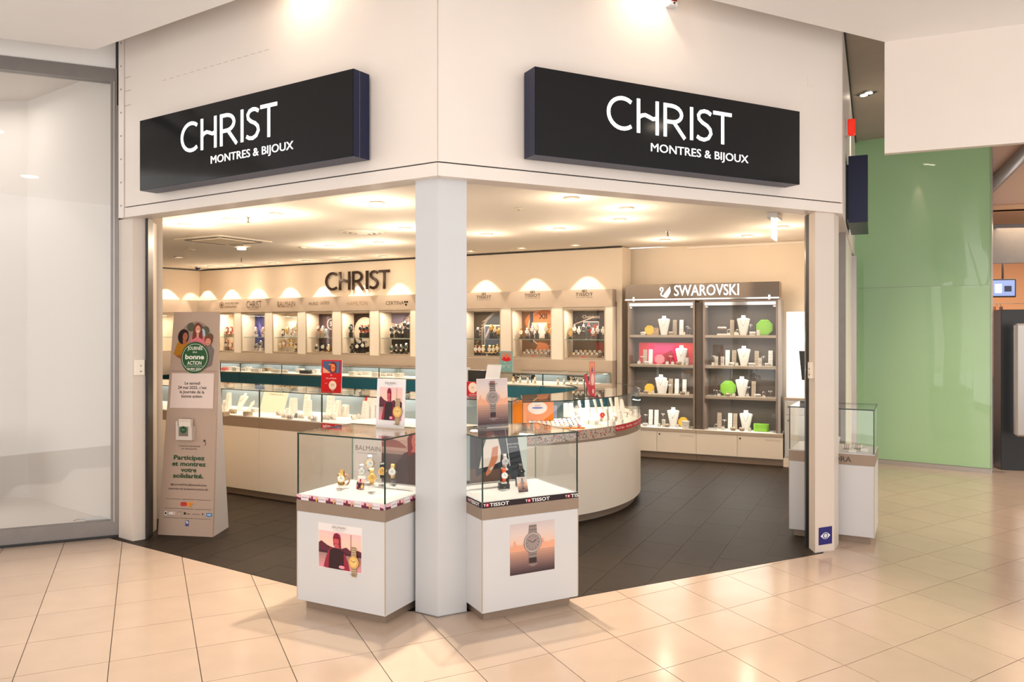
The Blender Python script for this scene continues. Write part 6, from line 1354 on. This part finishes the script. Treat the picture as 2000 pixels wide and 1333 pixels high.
# goods: shelf index (0 = bottom), cabinet, list of (kind, px, args)
G = {
 (0, 3): [('pillow', 1256), ('octa', 1268, 'yellow', .062, .045), ('bag', 1280), ('bust', 1297), ('roll', 1311), ('plate', 1318, .19, 'beigev'), ('plate', 1331, .19, 'velvet'), ('ring', 1336), ('t', 1342, .11), ('t', 1347, .09)],
 (0, 2): [('ring', 1248), ('t', 1254, .10), ('plate', 1260, .185, 'beigev'), ('plate', 1271, .185, 'velvet'), ('pillow', 1264), ('octa', 1288, 'pink', .063, .03), ('ring', 1303), ('t', 1310, .11), ('ring', 1314), ('bust', 1331), ('roll', 1326), ('tall', 1342, .09)],
 (0, 1): [('roll', 1262), ('octa', 1268, 'yellow', .062, .045), ('ring', 1275), ('bust', 1291), ('bust2', 1296), ('t', 1308, .12), ('plate', 1310, .185, 'beigev'), ('plate', 1322, .185, 'velvet'), ('plate', 1337, .18, 'velvet'), ('roll', 1333), ('ring', 1344)],
 (0, 0): [('pillow', 1260), ('t', 1261, .14), ('plate', 1271, .19, 'velvet'), ('plate', 1282, .19, 'velvet'), ('ring', 1287), ('t', 1295, .16), ('tall', 1296, .09), ('roll', 1303), ('bust', 1315), ('ring', 1323), ('octa', 1334, 'yellow', .062, .06), ('cube', 1340)],
 (1, 3): [('t2', 1410), ('ringc', 1423), ('plate', 1430, .185, 'beigev'), ('ring', 1437), ('ringc', 1440), ('bust', 1452), ('t', 1466, .13), ('pillowb', 1470), ('tall', 1481, .06), ('octa', 1493, 'lime', .098, .05)],
 (1, 2): [('t', 1394, .12), ('ring', 1393), ('tall', 1399, .11), ('tall', 1411, .11), ('plate', 1421, .185, 'velvet'), ('pillowb', 1428), ('plate', 1434, .185, 'beigev'), ('ring', 1439), ('bust', 1453), ('pillowb', 1468), ('plate', 1478, .18, 'beigev'), ('tall', 1485, .10), ('t', 1491, .12), ('pillowb', 1500), ('plate', 1505, .185, 'velvet')],
 (1, 1): [('t', 1397, .07), ('ringc', 1404), ('octa', 1422, 'lime', .096, .06), ('roll', 1422), ('ring', 1433), ('bust', 1449), ('ring', 1460), ('t', 1461, .12), ('plate', 1472, .18, 'beigev'), ('pillowb', 1480), ('ringc', 1492), ('t', 1505, .08)],
 (1, 0): [('ringc', 1398), ('plate', 1405, .19, 'beigev'), ('ring', 1412), ('t', 1415, .12), ('plate', 1426, .19, 'velvet'), ('plate', 1436, .19, 'beigev'), ('roll', 1432), ('roll', 1449), ('bust', 1457), ('ring', 1464), ('long', 1487)],
}
SHN = ['bottom', 'third', 'second', 'top']
KN = {'pillow': 'white bracelet roll', 'pillowb': 'pale pink bracelet roll', 'roll': 'brown bracelet roll', 'octa': 'octagonal gift box', 'bag': 'brown block hung with chains', 'bust': 'white necklace bust', 'bust2': 'second necklace bust overlapping the first', 'plate': 'tall slanted earring stand', 'ring': 'small ring block', 'ringc': 'block with large ring', 't': 'thin wire earring holder', 't2': 'white two-tier bracelet stand', 'tall': 'upright cream box', 'cube': 'cream cube box', 'long': 'long lime green lidded box'}
CN = {'velvet': 'white', 'beigev': 'beige', 'yellow': 'yellow', 'pink': 'pink', 'lime': 'lime green'}
for (c, s), L_ in G.items():
    zc = shz[s]+.0008; a0, a1 = cabs[c]
    def nmof(it): return (CN[it[3]]+' ' if it[0] == 'plate' else (CN[it[2]]+' ' if it[0] == 'octa' else ''))+KN[it[0]]
    groups = {}
    for it in sorted(L_, key=lambda q: q[1]): groups.setdefault(nmof(it), []).append(it)
    for it in L_:
        ty, px = it[0], it[1]; back = ty in ('plate', 'bust', 'octa', 'long', 'bag') ; b = .03+{'plate': .21, 'octa': .16, 'bust': .16, 'bag': .17, 'long': .14, 't': .12, 'bust2': .17}.get(ty, .06)
        half = {'octa': it[3] if ty == 'octa' else 0, 'bust': .08, 'bust2': .07, 'long': .09, 'plate': .028, 'bag': .045, 'pillow': .035, 'pillowb': .035, 'roll': .035}.get(ty, .026)
        a = min(max(SW.fit(px, b), a0+.023+half), a1-.023-half); loc = SW.p(a, b, zc); r = SW.r
        g_ = groups[nmof(it)]; i = g_.index(it); od = '' if len(g_) == 1 else (', '+('right one' if i else 'left one') if len(g_) == 2 else ', '+['left one', 'middle one', 'right one', 'last one'][min(i, 3)])
        lb = '%s on the %s shelf of the %s glass cabinet%s' % (nmof(it), SHN[s], ['left', 'right'][c], od)
        if ty == 'pillow': pillow(lb, loc, r, 'velvet', 3, .06, hh=.03)
        elif ty == 'pillowb': pillow(lb, loc, r, 'velvet', 4, .068, hh=.034)
        elif ty == 'roll': pillow(lb, loc, r, 'beigev', 3, .06, hh=.032)
        elif ty == 'octa': octa(lb, loc, r, it[3], it[2], it[4])
        elif ty == 'bag': handbag_card(lb, loc, r)
        elif ty == 'bust': bust(lb, loc, r, .98)
        elif ty == 'bust2': bust(lb, loc, r, .8)
        elif ty == 'plate': plate(lb, loc, r, it[2], .050, it[3])
        elif ty == 'ring': ringbox(lb, loc, r, 'velvet', .032, .035)
        elif ty == 'ringc':
            t = ringbox(lb, loc, r, 'velvet', .034, .02); m = MB(); m.tube([(.018*cos(q), 0, .045+.022*sin(q)) for q in [2*pi*i/14 for i in range(14)]], .004, 5, M['steel'], True); m.build('cuff', t)
        elif ty == 't': tstand(lb, loc, r, it[2], .035)
        elif ty == 't2':
            t = thing('bracelet_tree', lb, 'jewellery stand', loc, r); m = MB(); m.box(-.055, .055, -.02, .02, 0, .018, M['velvet']); m.box(-.004, .004, -.004, .004, .018, .08, M['black']); m.cyl(.012, -.05, .05, 10, M['velvet'], c=(0, 0, .088), axis='x'); m.build('stand', t)
            for x in (-.03, -.01, .01, .03): m = MB(); m.tube([(x, .016*sin(q), .085+.018*cos(q)) for q in [2*pi*i/10 for i in range(10)]], .003, 5, M['rose'], True); m.build('bracelet', t)
        elif ty == 'tall': bottlebox(lb, loc, r, 'velvet', .035, it[2])
        elif ty == 'cube': bottlebox(lb, loc, r, 'velvet', .085, .085)
        elif ty == 'long': longbox(lb, loc, r, .17, .09, .085)
# ---- white cabinet with a glowing back at the right inside the shop
P_ = gp(1532, 914); TF = Frame(P_[0], P_[1]+.05, -27)
t = inframe(TF, 'white_cabinet', 'tall bright white cabinet right of the grey glass cabinets', 'cabinet', 0, 0)
m = MB(); m.box(0.005, .55, .0, .3, 0, .10, M['cream']); m.build('plinth', t)
m = MB(); m.box(0.015, .55, .03, .3, .10, .78, M['white']); m.build('cabinet_body', t)
for z0, z1 in ((.12, .60), (.61, .76)): m = MB(); m.box(.03, .54, .012, .03, z0, z1, M['white'], bev=.002); d = m.build('drawer', t); m = MB(); m.cyl(.012, 0, .01, 8, M['grey'], c=(.06, .012, z1-.06), axis='y'); m.build('knob', d)
m = MB(); m.box(0.01, .55, .02, .3, .78, .80, M['taupel']); m.build('top_board', t)
m = MB(); m.box(.02, .55, .14, .3, .80, 1.80, pbr('wall_wash_glow', (.95, .93, .9), .5, emit=(1, .95, .88), es=1.0)); m.build('glow_panel', t)  # glowing slab stands in for the bright wash of light on the wall
t = inframe(TF, 'dark_screen', 'dark tilted screen edge beside the right post, inside the shop', 'screen', TF.fit(1566, -.1), -.1, .80)
m = MB(); m.mesh([(-.03, 0, .55), (.18, 0, .55), (.18, 0, .22), (0.0, 0, .22), (-.03, .02, .55), (.18, .02, .55), (.18, .02, .22), (0.0, .02, .22)], [(0, 3, 2, 1), (4, 5, 6, 7), (0, 1, 5, 4), (1, 2, 6, 5), (2, 3, 7, 6), (3, 0, 4, 7)], M['black']); m.box(.1, .13, .02, .04, 0, .4, M['grey']); m.box(.05, .2, -.04, .1, 0, .01, M['grey']); m.build('panel', t)
# ================================================================== SHOP CEILING
def cp(px, py, z=2.67): Y = (z-EYE)*FPX/(HY-py); return ((px-CX)/FPX*Y, Y)
DL = [(361, 438, 'nearest the left post'), (449, 427, 'second from the left post'), (538.5, 417, 'third from the left post'), (736.5, 395, 'largest one left of the column'), (644.5, 480, 'below the round vent, left'), (739.4, 473, 'below the round vent, right'), (748.5, 500, 'close to the back wall above the wall letters'), (670.5, 504, 'close to the back wall left of the wall letters'), (597.7, 509, 'by the back wall, third left of the wall letters'), (531.4, 513.6, 'by the back wall, fourth left of the wall letters'), (469, 518, 'by the back wall beneath the sprinkler'), (412, 520, 'by the left end of the back wall'), (349.4, 501, 'small one over the left wall'),
      (1116, 386, 'nearest the column on its right'), (1224, 406, 'second right of the column'), (1210, 428, 'behind the second right of the column'), (1092, 446, 'middle of the ceiling right of the column'), (951, 457, 'close beside the column on its right'), (920, 489, 'by the back wall close to the column'), (1019, 483, 'by the back wall over the second lettered niche'), (1124, 477, 'by the back wall over the right niche'), (1299, 468, 'over the left grey glass cabinet'), (1460, 460, 'over the right grey glass cabinet'), (1528, 442, 'beside the exit sign'), (791, 445, 'partly behind the column')]
for k, (px, py, w_) in enumerate(DL):
    x, y = cp(px, py)
    pw = 22 if k in (0, 1, 2, 3, 4, 5, 24) else (11 if k in (13, 14, 15, 16, 17, 21, 22, 23) else (5 if k in (6, 7, 8, 9, 10, 11) else 0))
    downlight('ceiling_downlight', 'round ceiling downlight, '+w_, x, y, 2.669, .055, True, None, pw, 115)
# spots grazing the back wall above the niches, one per niche
for k, (a0, a1) in enumerate(op):
    a = (a0+a1)/2; p = BW.p(a, -.30, 2.62); spot(p, BW.p(a, -.10, 1.6), 42, 62, WARM, .12, .015)
for k in range(3): a = -.35-k*.95-.3; spot(LW.p(a, -.30, 2.62), LW.p(a, -.1, 1.6), 60, 62, WARM, .12, .015)
# round vent, square air unit, sprinklers, exit sign, cameras
x, y = cp(707, 454)
t = thing('round_air_vent', 'large round ringed air vent in the shop ceiling', 'vent', (x, y, 2.669))
for k, r in enumerate((.235, .175, .12, .06)):
    m = MB(); m.lathe([(r, 0), (r, -.006-.006*k), (r-.022, -.010-.006*k), (r-.028, -.002)], 28, M['sceil']); m.build('ring', t)
m = MB(); m.lathe([(.20, 0), (.20, -.001), (0, -.001)], 28, M['taupe']); m.build('recess', t)
x, y = cp(437, 469)
t = thing('ceiling_air_unit', 'square air conditioning cassette with dark slots in the shop ceiling', 'air conditioner', (x, y, 2.669), BW.r)
m = MB(); m.box(-.40, .40, -.40, .40, -.014, 0, M['sceil'], bev=.006); m.build('cover', t)
m = MB(); m.box(-.25, .25, -.25, .25, -.022, -.0141, M['swall']); m.build('intake_grille', t)
for s in ((-.34, -.30, -.30, .30), (.30, .34, -.30, .30), (-.28, .28, -.34, -.30), (-.28, .28, .30, .34)): m = MB(); m.box(*s, -.0155, -.0141, M['dark']); m.build('air_slot', t)
for px, py, lb in ((485, 424, 'small brass sprinkler head between two downlights near the left post'), (471.6, 505, 'tiny sprinkler head near the left end of the back wall'), (1304, 452, 'small brass sprinkler head above the grey glass cabinets')):
    x, y = cp(px, py); t = thing('sprinkler_head', lb, 'sprinkler', (x, y, 2.669))
    m = MB(); m.cyl(.022, -.006, 0, 10, M['lgrey']); m.build('rosette', t); m = MB(); m.cyl(.008, -.05, -.006, 8, M['grey']); m.cyl(.017, -.055, -.05, 8, M['grey']); m.build('nozzle', t)
for px, py, lb, r in ((373, 487, 'small square speaker cover near the left post', .06), (591, 483, 'flat round cover between the air unit and the vent', .05), (1013, 407, 'small flat round cover right of the column', .035)):
    x, y = cp(px, py); t = thing('ceiling_cover', lb, 'cover', (x, y, 2.669)); m = MB(); m.lathe([(r, 0), (r*.95, -.012), (0, -.014)], 16, M['trimw']); m.build('disc', t); m = MB(); m.cyl(r*.3, -.017, -.014, 10, M['taupe']); m.build('centre', t)
x, y = cp(391, 522); t = thing('dome_camera', 'small dome camera at the left corner of the back wall', 'camera', (x, y-.1, 2.669)); m = MB(); m.cyl(.05, -.02, 0, 14, M['white']); m.build('base', t); m = MB(); m.lathe([(.042, -.02), (.036, -.045), (.018, -.06), (0, -.064)], 14, M['black']); m.build('dome', t)
x, y = cp(472, 480); t = thing('emergency_light', 'surface mounted square emergency spotlight below the air unit', 'light', (x, y, 2.669), BW.r); m = MB(); m.box(-.10, .10, -.06, .06, -.02, 0, M['trimw'], bev=.004); m.box(-.10, .10, -.061, -.055, -.006, -.002, M['black']); m.build('housing', t); m = MB(); m.lathe([(.05, -.02), (.055, -.05), (.0, -.055)], 14, M['lamp']); m.build('lamp', t)
x, y = cp(1512, 418); t = thing('exit_sign', 'white hanging emergency exit sign seen edge-on by the right post', 'sign', (x, y, 2.669), radians(243))
m = MB(); m.box(-.16, .12, -.05, .05, -.05, 0, M['white'], bev=.006); m.build('housing', t)
m = MB(); m.box(-.15, .15, -.006, .006, -.24, -.05, pbr('sign_plate', (.9, .9, .88), .3, emit=(1, 1, .95), es=1.0)); m.build('plate', t)
A = Art(-.0065); A.rect(-.145, -.235, .145, -.055, flat(20, 120, 70)); A.poly([(-.03, -.2), (.0, -.12), (.03, -.2)], flat(240, 240, 240)); A.build('pictogram', t)
# ================================================================== CARDBOARD TOTEM
B0, B1 = gp(308, 1045), gp(415, 1050)
TT = Frame(*B0, math.degrees(atan2(B1[1]-B0[1], B1[0]-B0[0]))); tw = hypot(B1[0]-B0[0], B1[1]-B0[1]); th = 1.735
t = thing('cardboard_totem', 'tall beige cardboard totem with round photo and green lettering by the left post', 'display stand', TT.p(0, 0), TT.r)
ins_l, ins_r, back = .055, .02, .13        # the front leans back and tapers
def tp(u, v, e=0):                          # u 0..1 across, v 0..1 up
    xl = ins_l*v; xr = tw-ins_r*v+ (.0); return (xl+(xr-xl)*u, back*v-e, th*v)
m = MB(); K = M['card']
m.mesh([tp(0, 0), tp(1, 0), tp(1, 1), tp(0, 1), (0, .02, 0), (tw, .02, 0), (tw-ins_r, back+.02, th), (ins_l, back+.02, th)], [(0, 1, 2, 3), (7, 6, 5, 4), (0, 4, 5, 1), (3, 2, 6, 7), (0, 3, 7, 4), (1, 5, 6, 2)], K); m.build('front_panel', t)
m = MB(); m.mesh([(tw, .021, 0), (tw-.035, .30, 0), (tw-.04, .30, .02), (tw-ins_r*.8, back*.8+.021, th*.8), (tw-.004, .021, 0), (tw-.039, .302, 0), (tw-.044, .302, .02), (tw-ins_r*.8-.004, back*.8+.023, th*.8)], [(0, 1, 3), (7, 5, 4), (0, 4, 5, 1), (1, 5, 7, 3), (3, 7, 4, 0)], pbr('card_side', (.50, .47, .46), .6)); m.build('side_wing', t)
m = MB(); m.mesh([(.02, .021, 0), (.04, .28, 0), (ins_l, back*.8+.021, th*.8), (.024, .021, 0), (.044, .282, 0), (ins_l+.004, back*.8+.023, th*.8)], [(0, 2, 1), (3, 4, 5), (0, 1, 4, 3), (1, 2, 5, 4), (2, 0, 3, 5)], pbr('card_side', (.50, .47, .46), .6)); m.build('side_wing', t)
def totem_art(fn, nm, label=None):
    A = Art(0); fn(A)                        # drawn in px-like units: x 0..100, z 0..435 (from the bottom)
    def mp(x, y, z):
        v = z/435; p = tp(x/100, v, .0012); return (p[0], p[1]+y, p[2])
    A.v = [mp(*v) for v in A.v]; A.build(nm, t, label)
K1 = flat(30, 70, 35); KD = flat(52, 36, 30); CR_ = flat(214, 190, 165)
def a1_(A):
    A.step = .0002
    A.ell(51, 378, 36, 38, flat(150, 130, 115), 30); 
    for x, z, r in ((28, 392, 8), (40, 405, 9), (72, 398, 9), (82, 385, 8), (60, 402, 8)): A.ell(x, z, r, r, flat(86, 84, 64), 10)
    A.ell(66, 392, 6, 10, flat(176, 190, 200), 10)
    A.poly([(6, 352), (12, 372), (20, 380), (36, 378), (40, 355), (34, 340), (14, 346)], flat(176, 118, 30)); A.ell(25, 386, 12, 15, flat(40, 22, 20), 16); A.ell(29, 386, 5.5, 8, flat(170, 100, 70), 14); A.poly([(24, 380), (32, 378), (33, 370), (25, 371)], flat(166, 96, 66)); A.poly([(10, 348), (22, 342), (36, 334), (40, 340), (24, 350)], flat(150, 86, 58))
    A.poly([(40, 360), (41, 384), (50, 394), (62, 394), (72, 384), (73, 360)], flat(212, 110, 120)); A.poly([(44, 380), (46, 400), (50, 412), (56, 414), (62, 410), (66, 396), (67, 380), (60, 384), (52, 384)], flat(110, 52, 34)); A.ell(56, 400, 5.5, 8, flat(220, 150, 124), 14); A.rect(53.5, 384, 58.5, 393, flat(214, 142, 116)); A.rect(53.5, 395.5, 58.5, 397, flat(240, 230, 225))
    A.poly([(72, 322), (88, 330), (92, 360), (84, 372), (74, 370), (70, 350)], flat(116, 104, 98)); A.ell(80, 380, 9, 11, flat(110, 62, 38), 14); A.ell(79, 376, 6, 7, flat(214, 140, 112), 12); A.rect(77, 372, 81, 373, flat(120, 50, 40)); A.poly([(62, 322), (76, 326), (78, 333), (66, 330)], flat(204, 130, 100))
    for x, z in ((27, 388), (31, 388), (54, 402), (58, 402), (77, 378), (81, 378)): A.ell(x, z, .6, .8, flat(30, 20, 18), 6); A.y += A.step
totem_art(a1_, 'photo_cutout', 'photo of two women and a child')
def a2_(A):
    A.y = -.009; A.ell(53, 345, 29, 31, flat(34, 84, 44), 36); A.ring(53, 345, 27, .8, flat(226, 226, 206), 40)
    A.text('JOURNÉE', 53, 360, 6.5, flat(240, 236, 220), w=32, bold=.015); A.text('DE LA', 53, 354, 3.2, flat(240, 236, 220), w=9, bold=.01)
    A.text('bonne', 53, 342, 9, flat(240, 236, 220), w=40, bold=.03); A.text('ACTION', 53, 331, 7, flat(240, 236, 220), w=30, bold=.015); A.rect(34, 328, 72, 328.6, flat(226, 226, 206)); A.text('24 MAI 2025', 53, 320.5, 4.6, flat(240, 236, 220), w=28, bold=.01)
totem_art(a2_, 'green_disc', 'dark green disc with white lettering')
def a3_(A):
    A.y = -.002; A.rect(6, 246, 94, 318-4, flat(226, 206, 196)); A.rect(1, 318, 99, 318.6, flat(130, 100, 84))
    for s, z in (('Le samedi', 292), ('24 mai 2025, c\u2019est', 283.5), ('la Journée de la', 275), ('bonne action', 266.5)): A.text(s, 50, z, 5.6, KD, bold=.018); A.y += A.step
totem_art(a3_, 'paper_sheet', 'white sheet with four lines of dark text')
def tt_(nm, fn, label=None):
    def g(A): A.y = -.0015; fn(A)
    totem_art(g, nm, label)
tt_('small_text', lambda A: (A.text('Toutes les informations', 50, 171, 3, KD, w=42), A.text('sur cette journée', 50, 166, 3, KD, w=30)))
tt_('arrow_print', lambda A: (A.poly([(76, 181), (79, 186), (82, 183)], KD), A.line(79, 184, 82, 178, 1.0, KD), A.line(82, 178, 80.5, 174, 1.0, KD)))
tt_('headline', lambda A: [A.text(s_, 51, z_, 8.2, K1, w=w_, bold=.025) for s_, z_, w_ in (('Participez', 146, 60), ('et montrez', 134, 65), ('votre', 122.5, 30), ('solidarité.', 111, 58))], 'bold dark green headline')
tt_('small_text', lambda A: (A.text('#JourneeDeLaBonneAction', 52, 96, 4, KD, w=68), A.text('journee-de-la-bonne-action.ch', 52, 88, 4, KD, w=74)))
for z_, s_ in ((69, 'UNE INITIATIVE DE'), (51, 'Partenaires de l\u2019action'), (33, 'Partenaire média')):
    tt_('divider_line', lambda A: (A.rect(10, z_+.6, 40, z_+1.1, KD), A.rect(66, z_+.6, 96, z_+1.1, KD), A.text(s_, 53, z_, 2, KD, w=22)))
tt_('sponsor_emblem', lambda A: (A.text('co', 51, 58, 8.5, flat(200, 40, 30), bold=.09, w=12, al='r'), A.text('op', 51.5, 58, 8.5, flat(230, 140, 40), bold=.09, w=12, al='l')), 'red and orange sponsor lettering')
tt_('sponsor_emblem', lambda A: (A.rect(10, 38, 15, 46, flat(230, 225, 215)), A.ell(12.5, 42, 1.6, 2.6, flat(30, 30, 30), 8)))
tt_('sponsor_emblem', lambda A: (A.rect(18, 40, 30, 45, flat(230, 220, 215)), A.poly([(27, 41), (27, 44.5), (29.5, 42.7)], flat(200, 30, 40))))
tt_('sponsor_emblem', lambda A: (A.ell(38, 42, 2.5, 2.5, flat(190, 170, 140), 8), A.rect(35, 45.5, 42, 46, KD)))
tt_('sponsor_emblem', lambda A: (A.ell(48, 43, 2.2, 2.6, flat(40, 36, 34), 8), A.rect(52, 42, 58, 42.8, KD)))
tt_('sponsor_emblem', lambda A: (A.rect(62, 42, 76, 42.6, KD), A.ell(81, 43, 1.2, 2, flat(60, 50, 40), 6)))
tt_('sponsor_emblem', lambda A: (A.rect(88, 39, 98, 45, flat(30, 120, 190)), A.rect(89.5, 41, 96.5, 43, flat(210, 225, 240))), 'blue sponsor emblem')
tt_('sponsor_emblem', lambda A: (A.rect(50, 19, 56, 30, flat(60, 70, 140)), A.rect(51, 24, 55, 29, flat(225, 225, 235)), A.line(51, 25, 55, 29, 1, flat(30, 40, 110))), 'small blue and white emblem')
# leaflet pocket
p = tp(.46, .475); m = MB(); m.box(p[0]-.075, p[0]+.060, p[1]-.052, p[1]+.004, p[2]-.085, p[2]+.02, pbr('pocket', (.62, .55, .48), .5)); m.box(p[0]-.075, p[0]-.06, p[1]-.052, p[1]+.01, p[2]+.02, p[2]+.06, pbr('pocket', (.62, .55, .48), .5)); o = m.build('leaflet_pocket', t)
A = Art(p[1]-.045); A.box(p[0]-.055, p[0]+.045, p[1]-.045, p[1]-.01, p[2]-.05, p[2]+.075, flat(226, 214, 200)); A.v = A.v; A.text('Journée de la bonne action', p[0]-.005, p[2]+.06, .006, KD, w=.08, bold=0)
m = A; m.build('leaflets', o)
A = Art(p[1]-.0525); A.rect(p[0]-.05, p[2]-.055, p[0]+.03, p[2]+.018, flat(120, 110, 100)); A.ell(p[0]-.01, p[2]-.005, .028, .028, flat(34, 84, 44), 20); A.text('bonne', p[0]-.01, p[2]-.008, .007, flat(230, 230, 215)); A.build('leaflet_print', o)
# ================================================================== LIGHTING OF THE HALL FRONT
for F, a in ((FL, FL.fit(604, 0)), (FR, FR.fit(1262, 0))):
    spot(F.p(a, -.10, 3.86), F.p(a, -.10, 0), 20, 150, (1, .80, .60), 1.0, .03)
# hall downlights that throw the pools on the pavement
# two ceiling spots just inside the entrance throw the pools of light and the case shadows on the pavement
spot((-.76, 4.86, 2.62), (-1.75, 4.05, 0), 330, 82, (1, .86, .68), .6, .035)
spot((.12, 5.09, 2.62), (.75, 3.75, 0), 330, 82, (1, .86, .68), .6, .035)
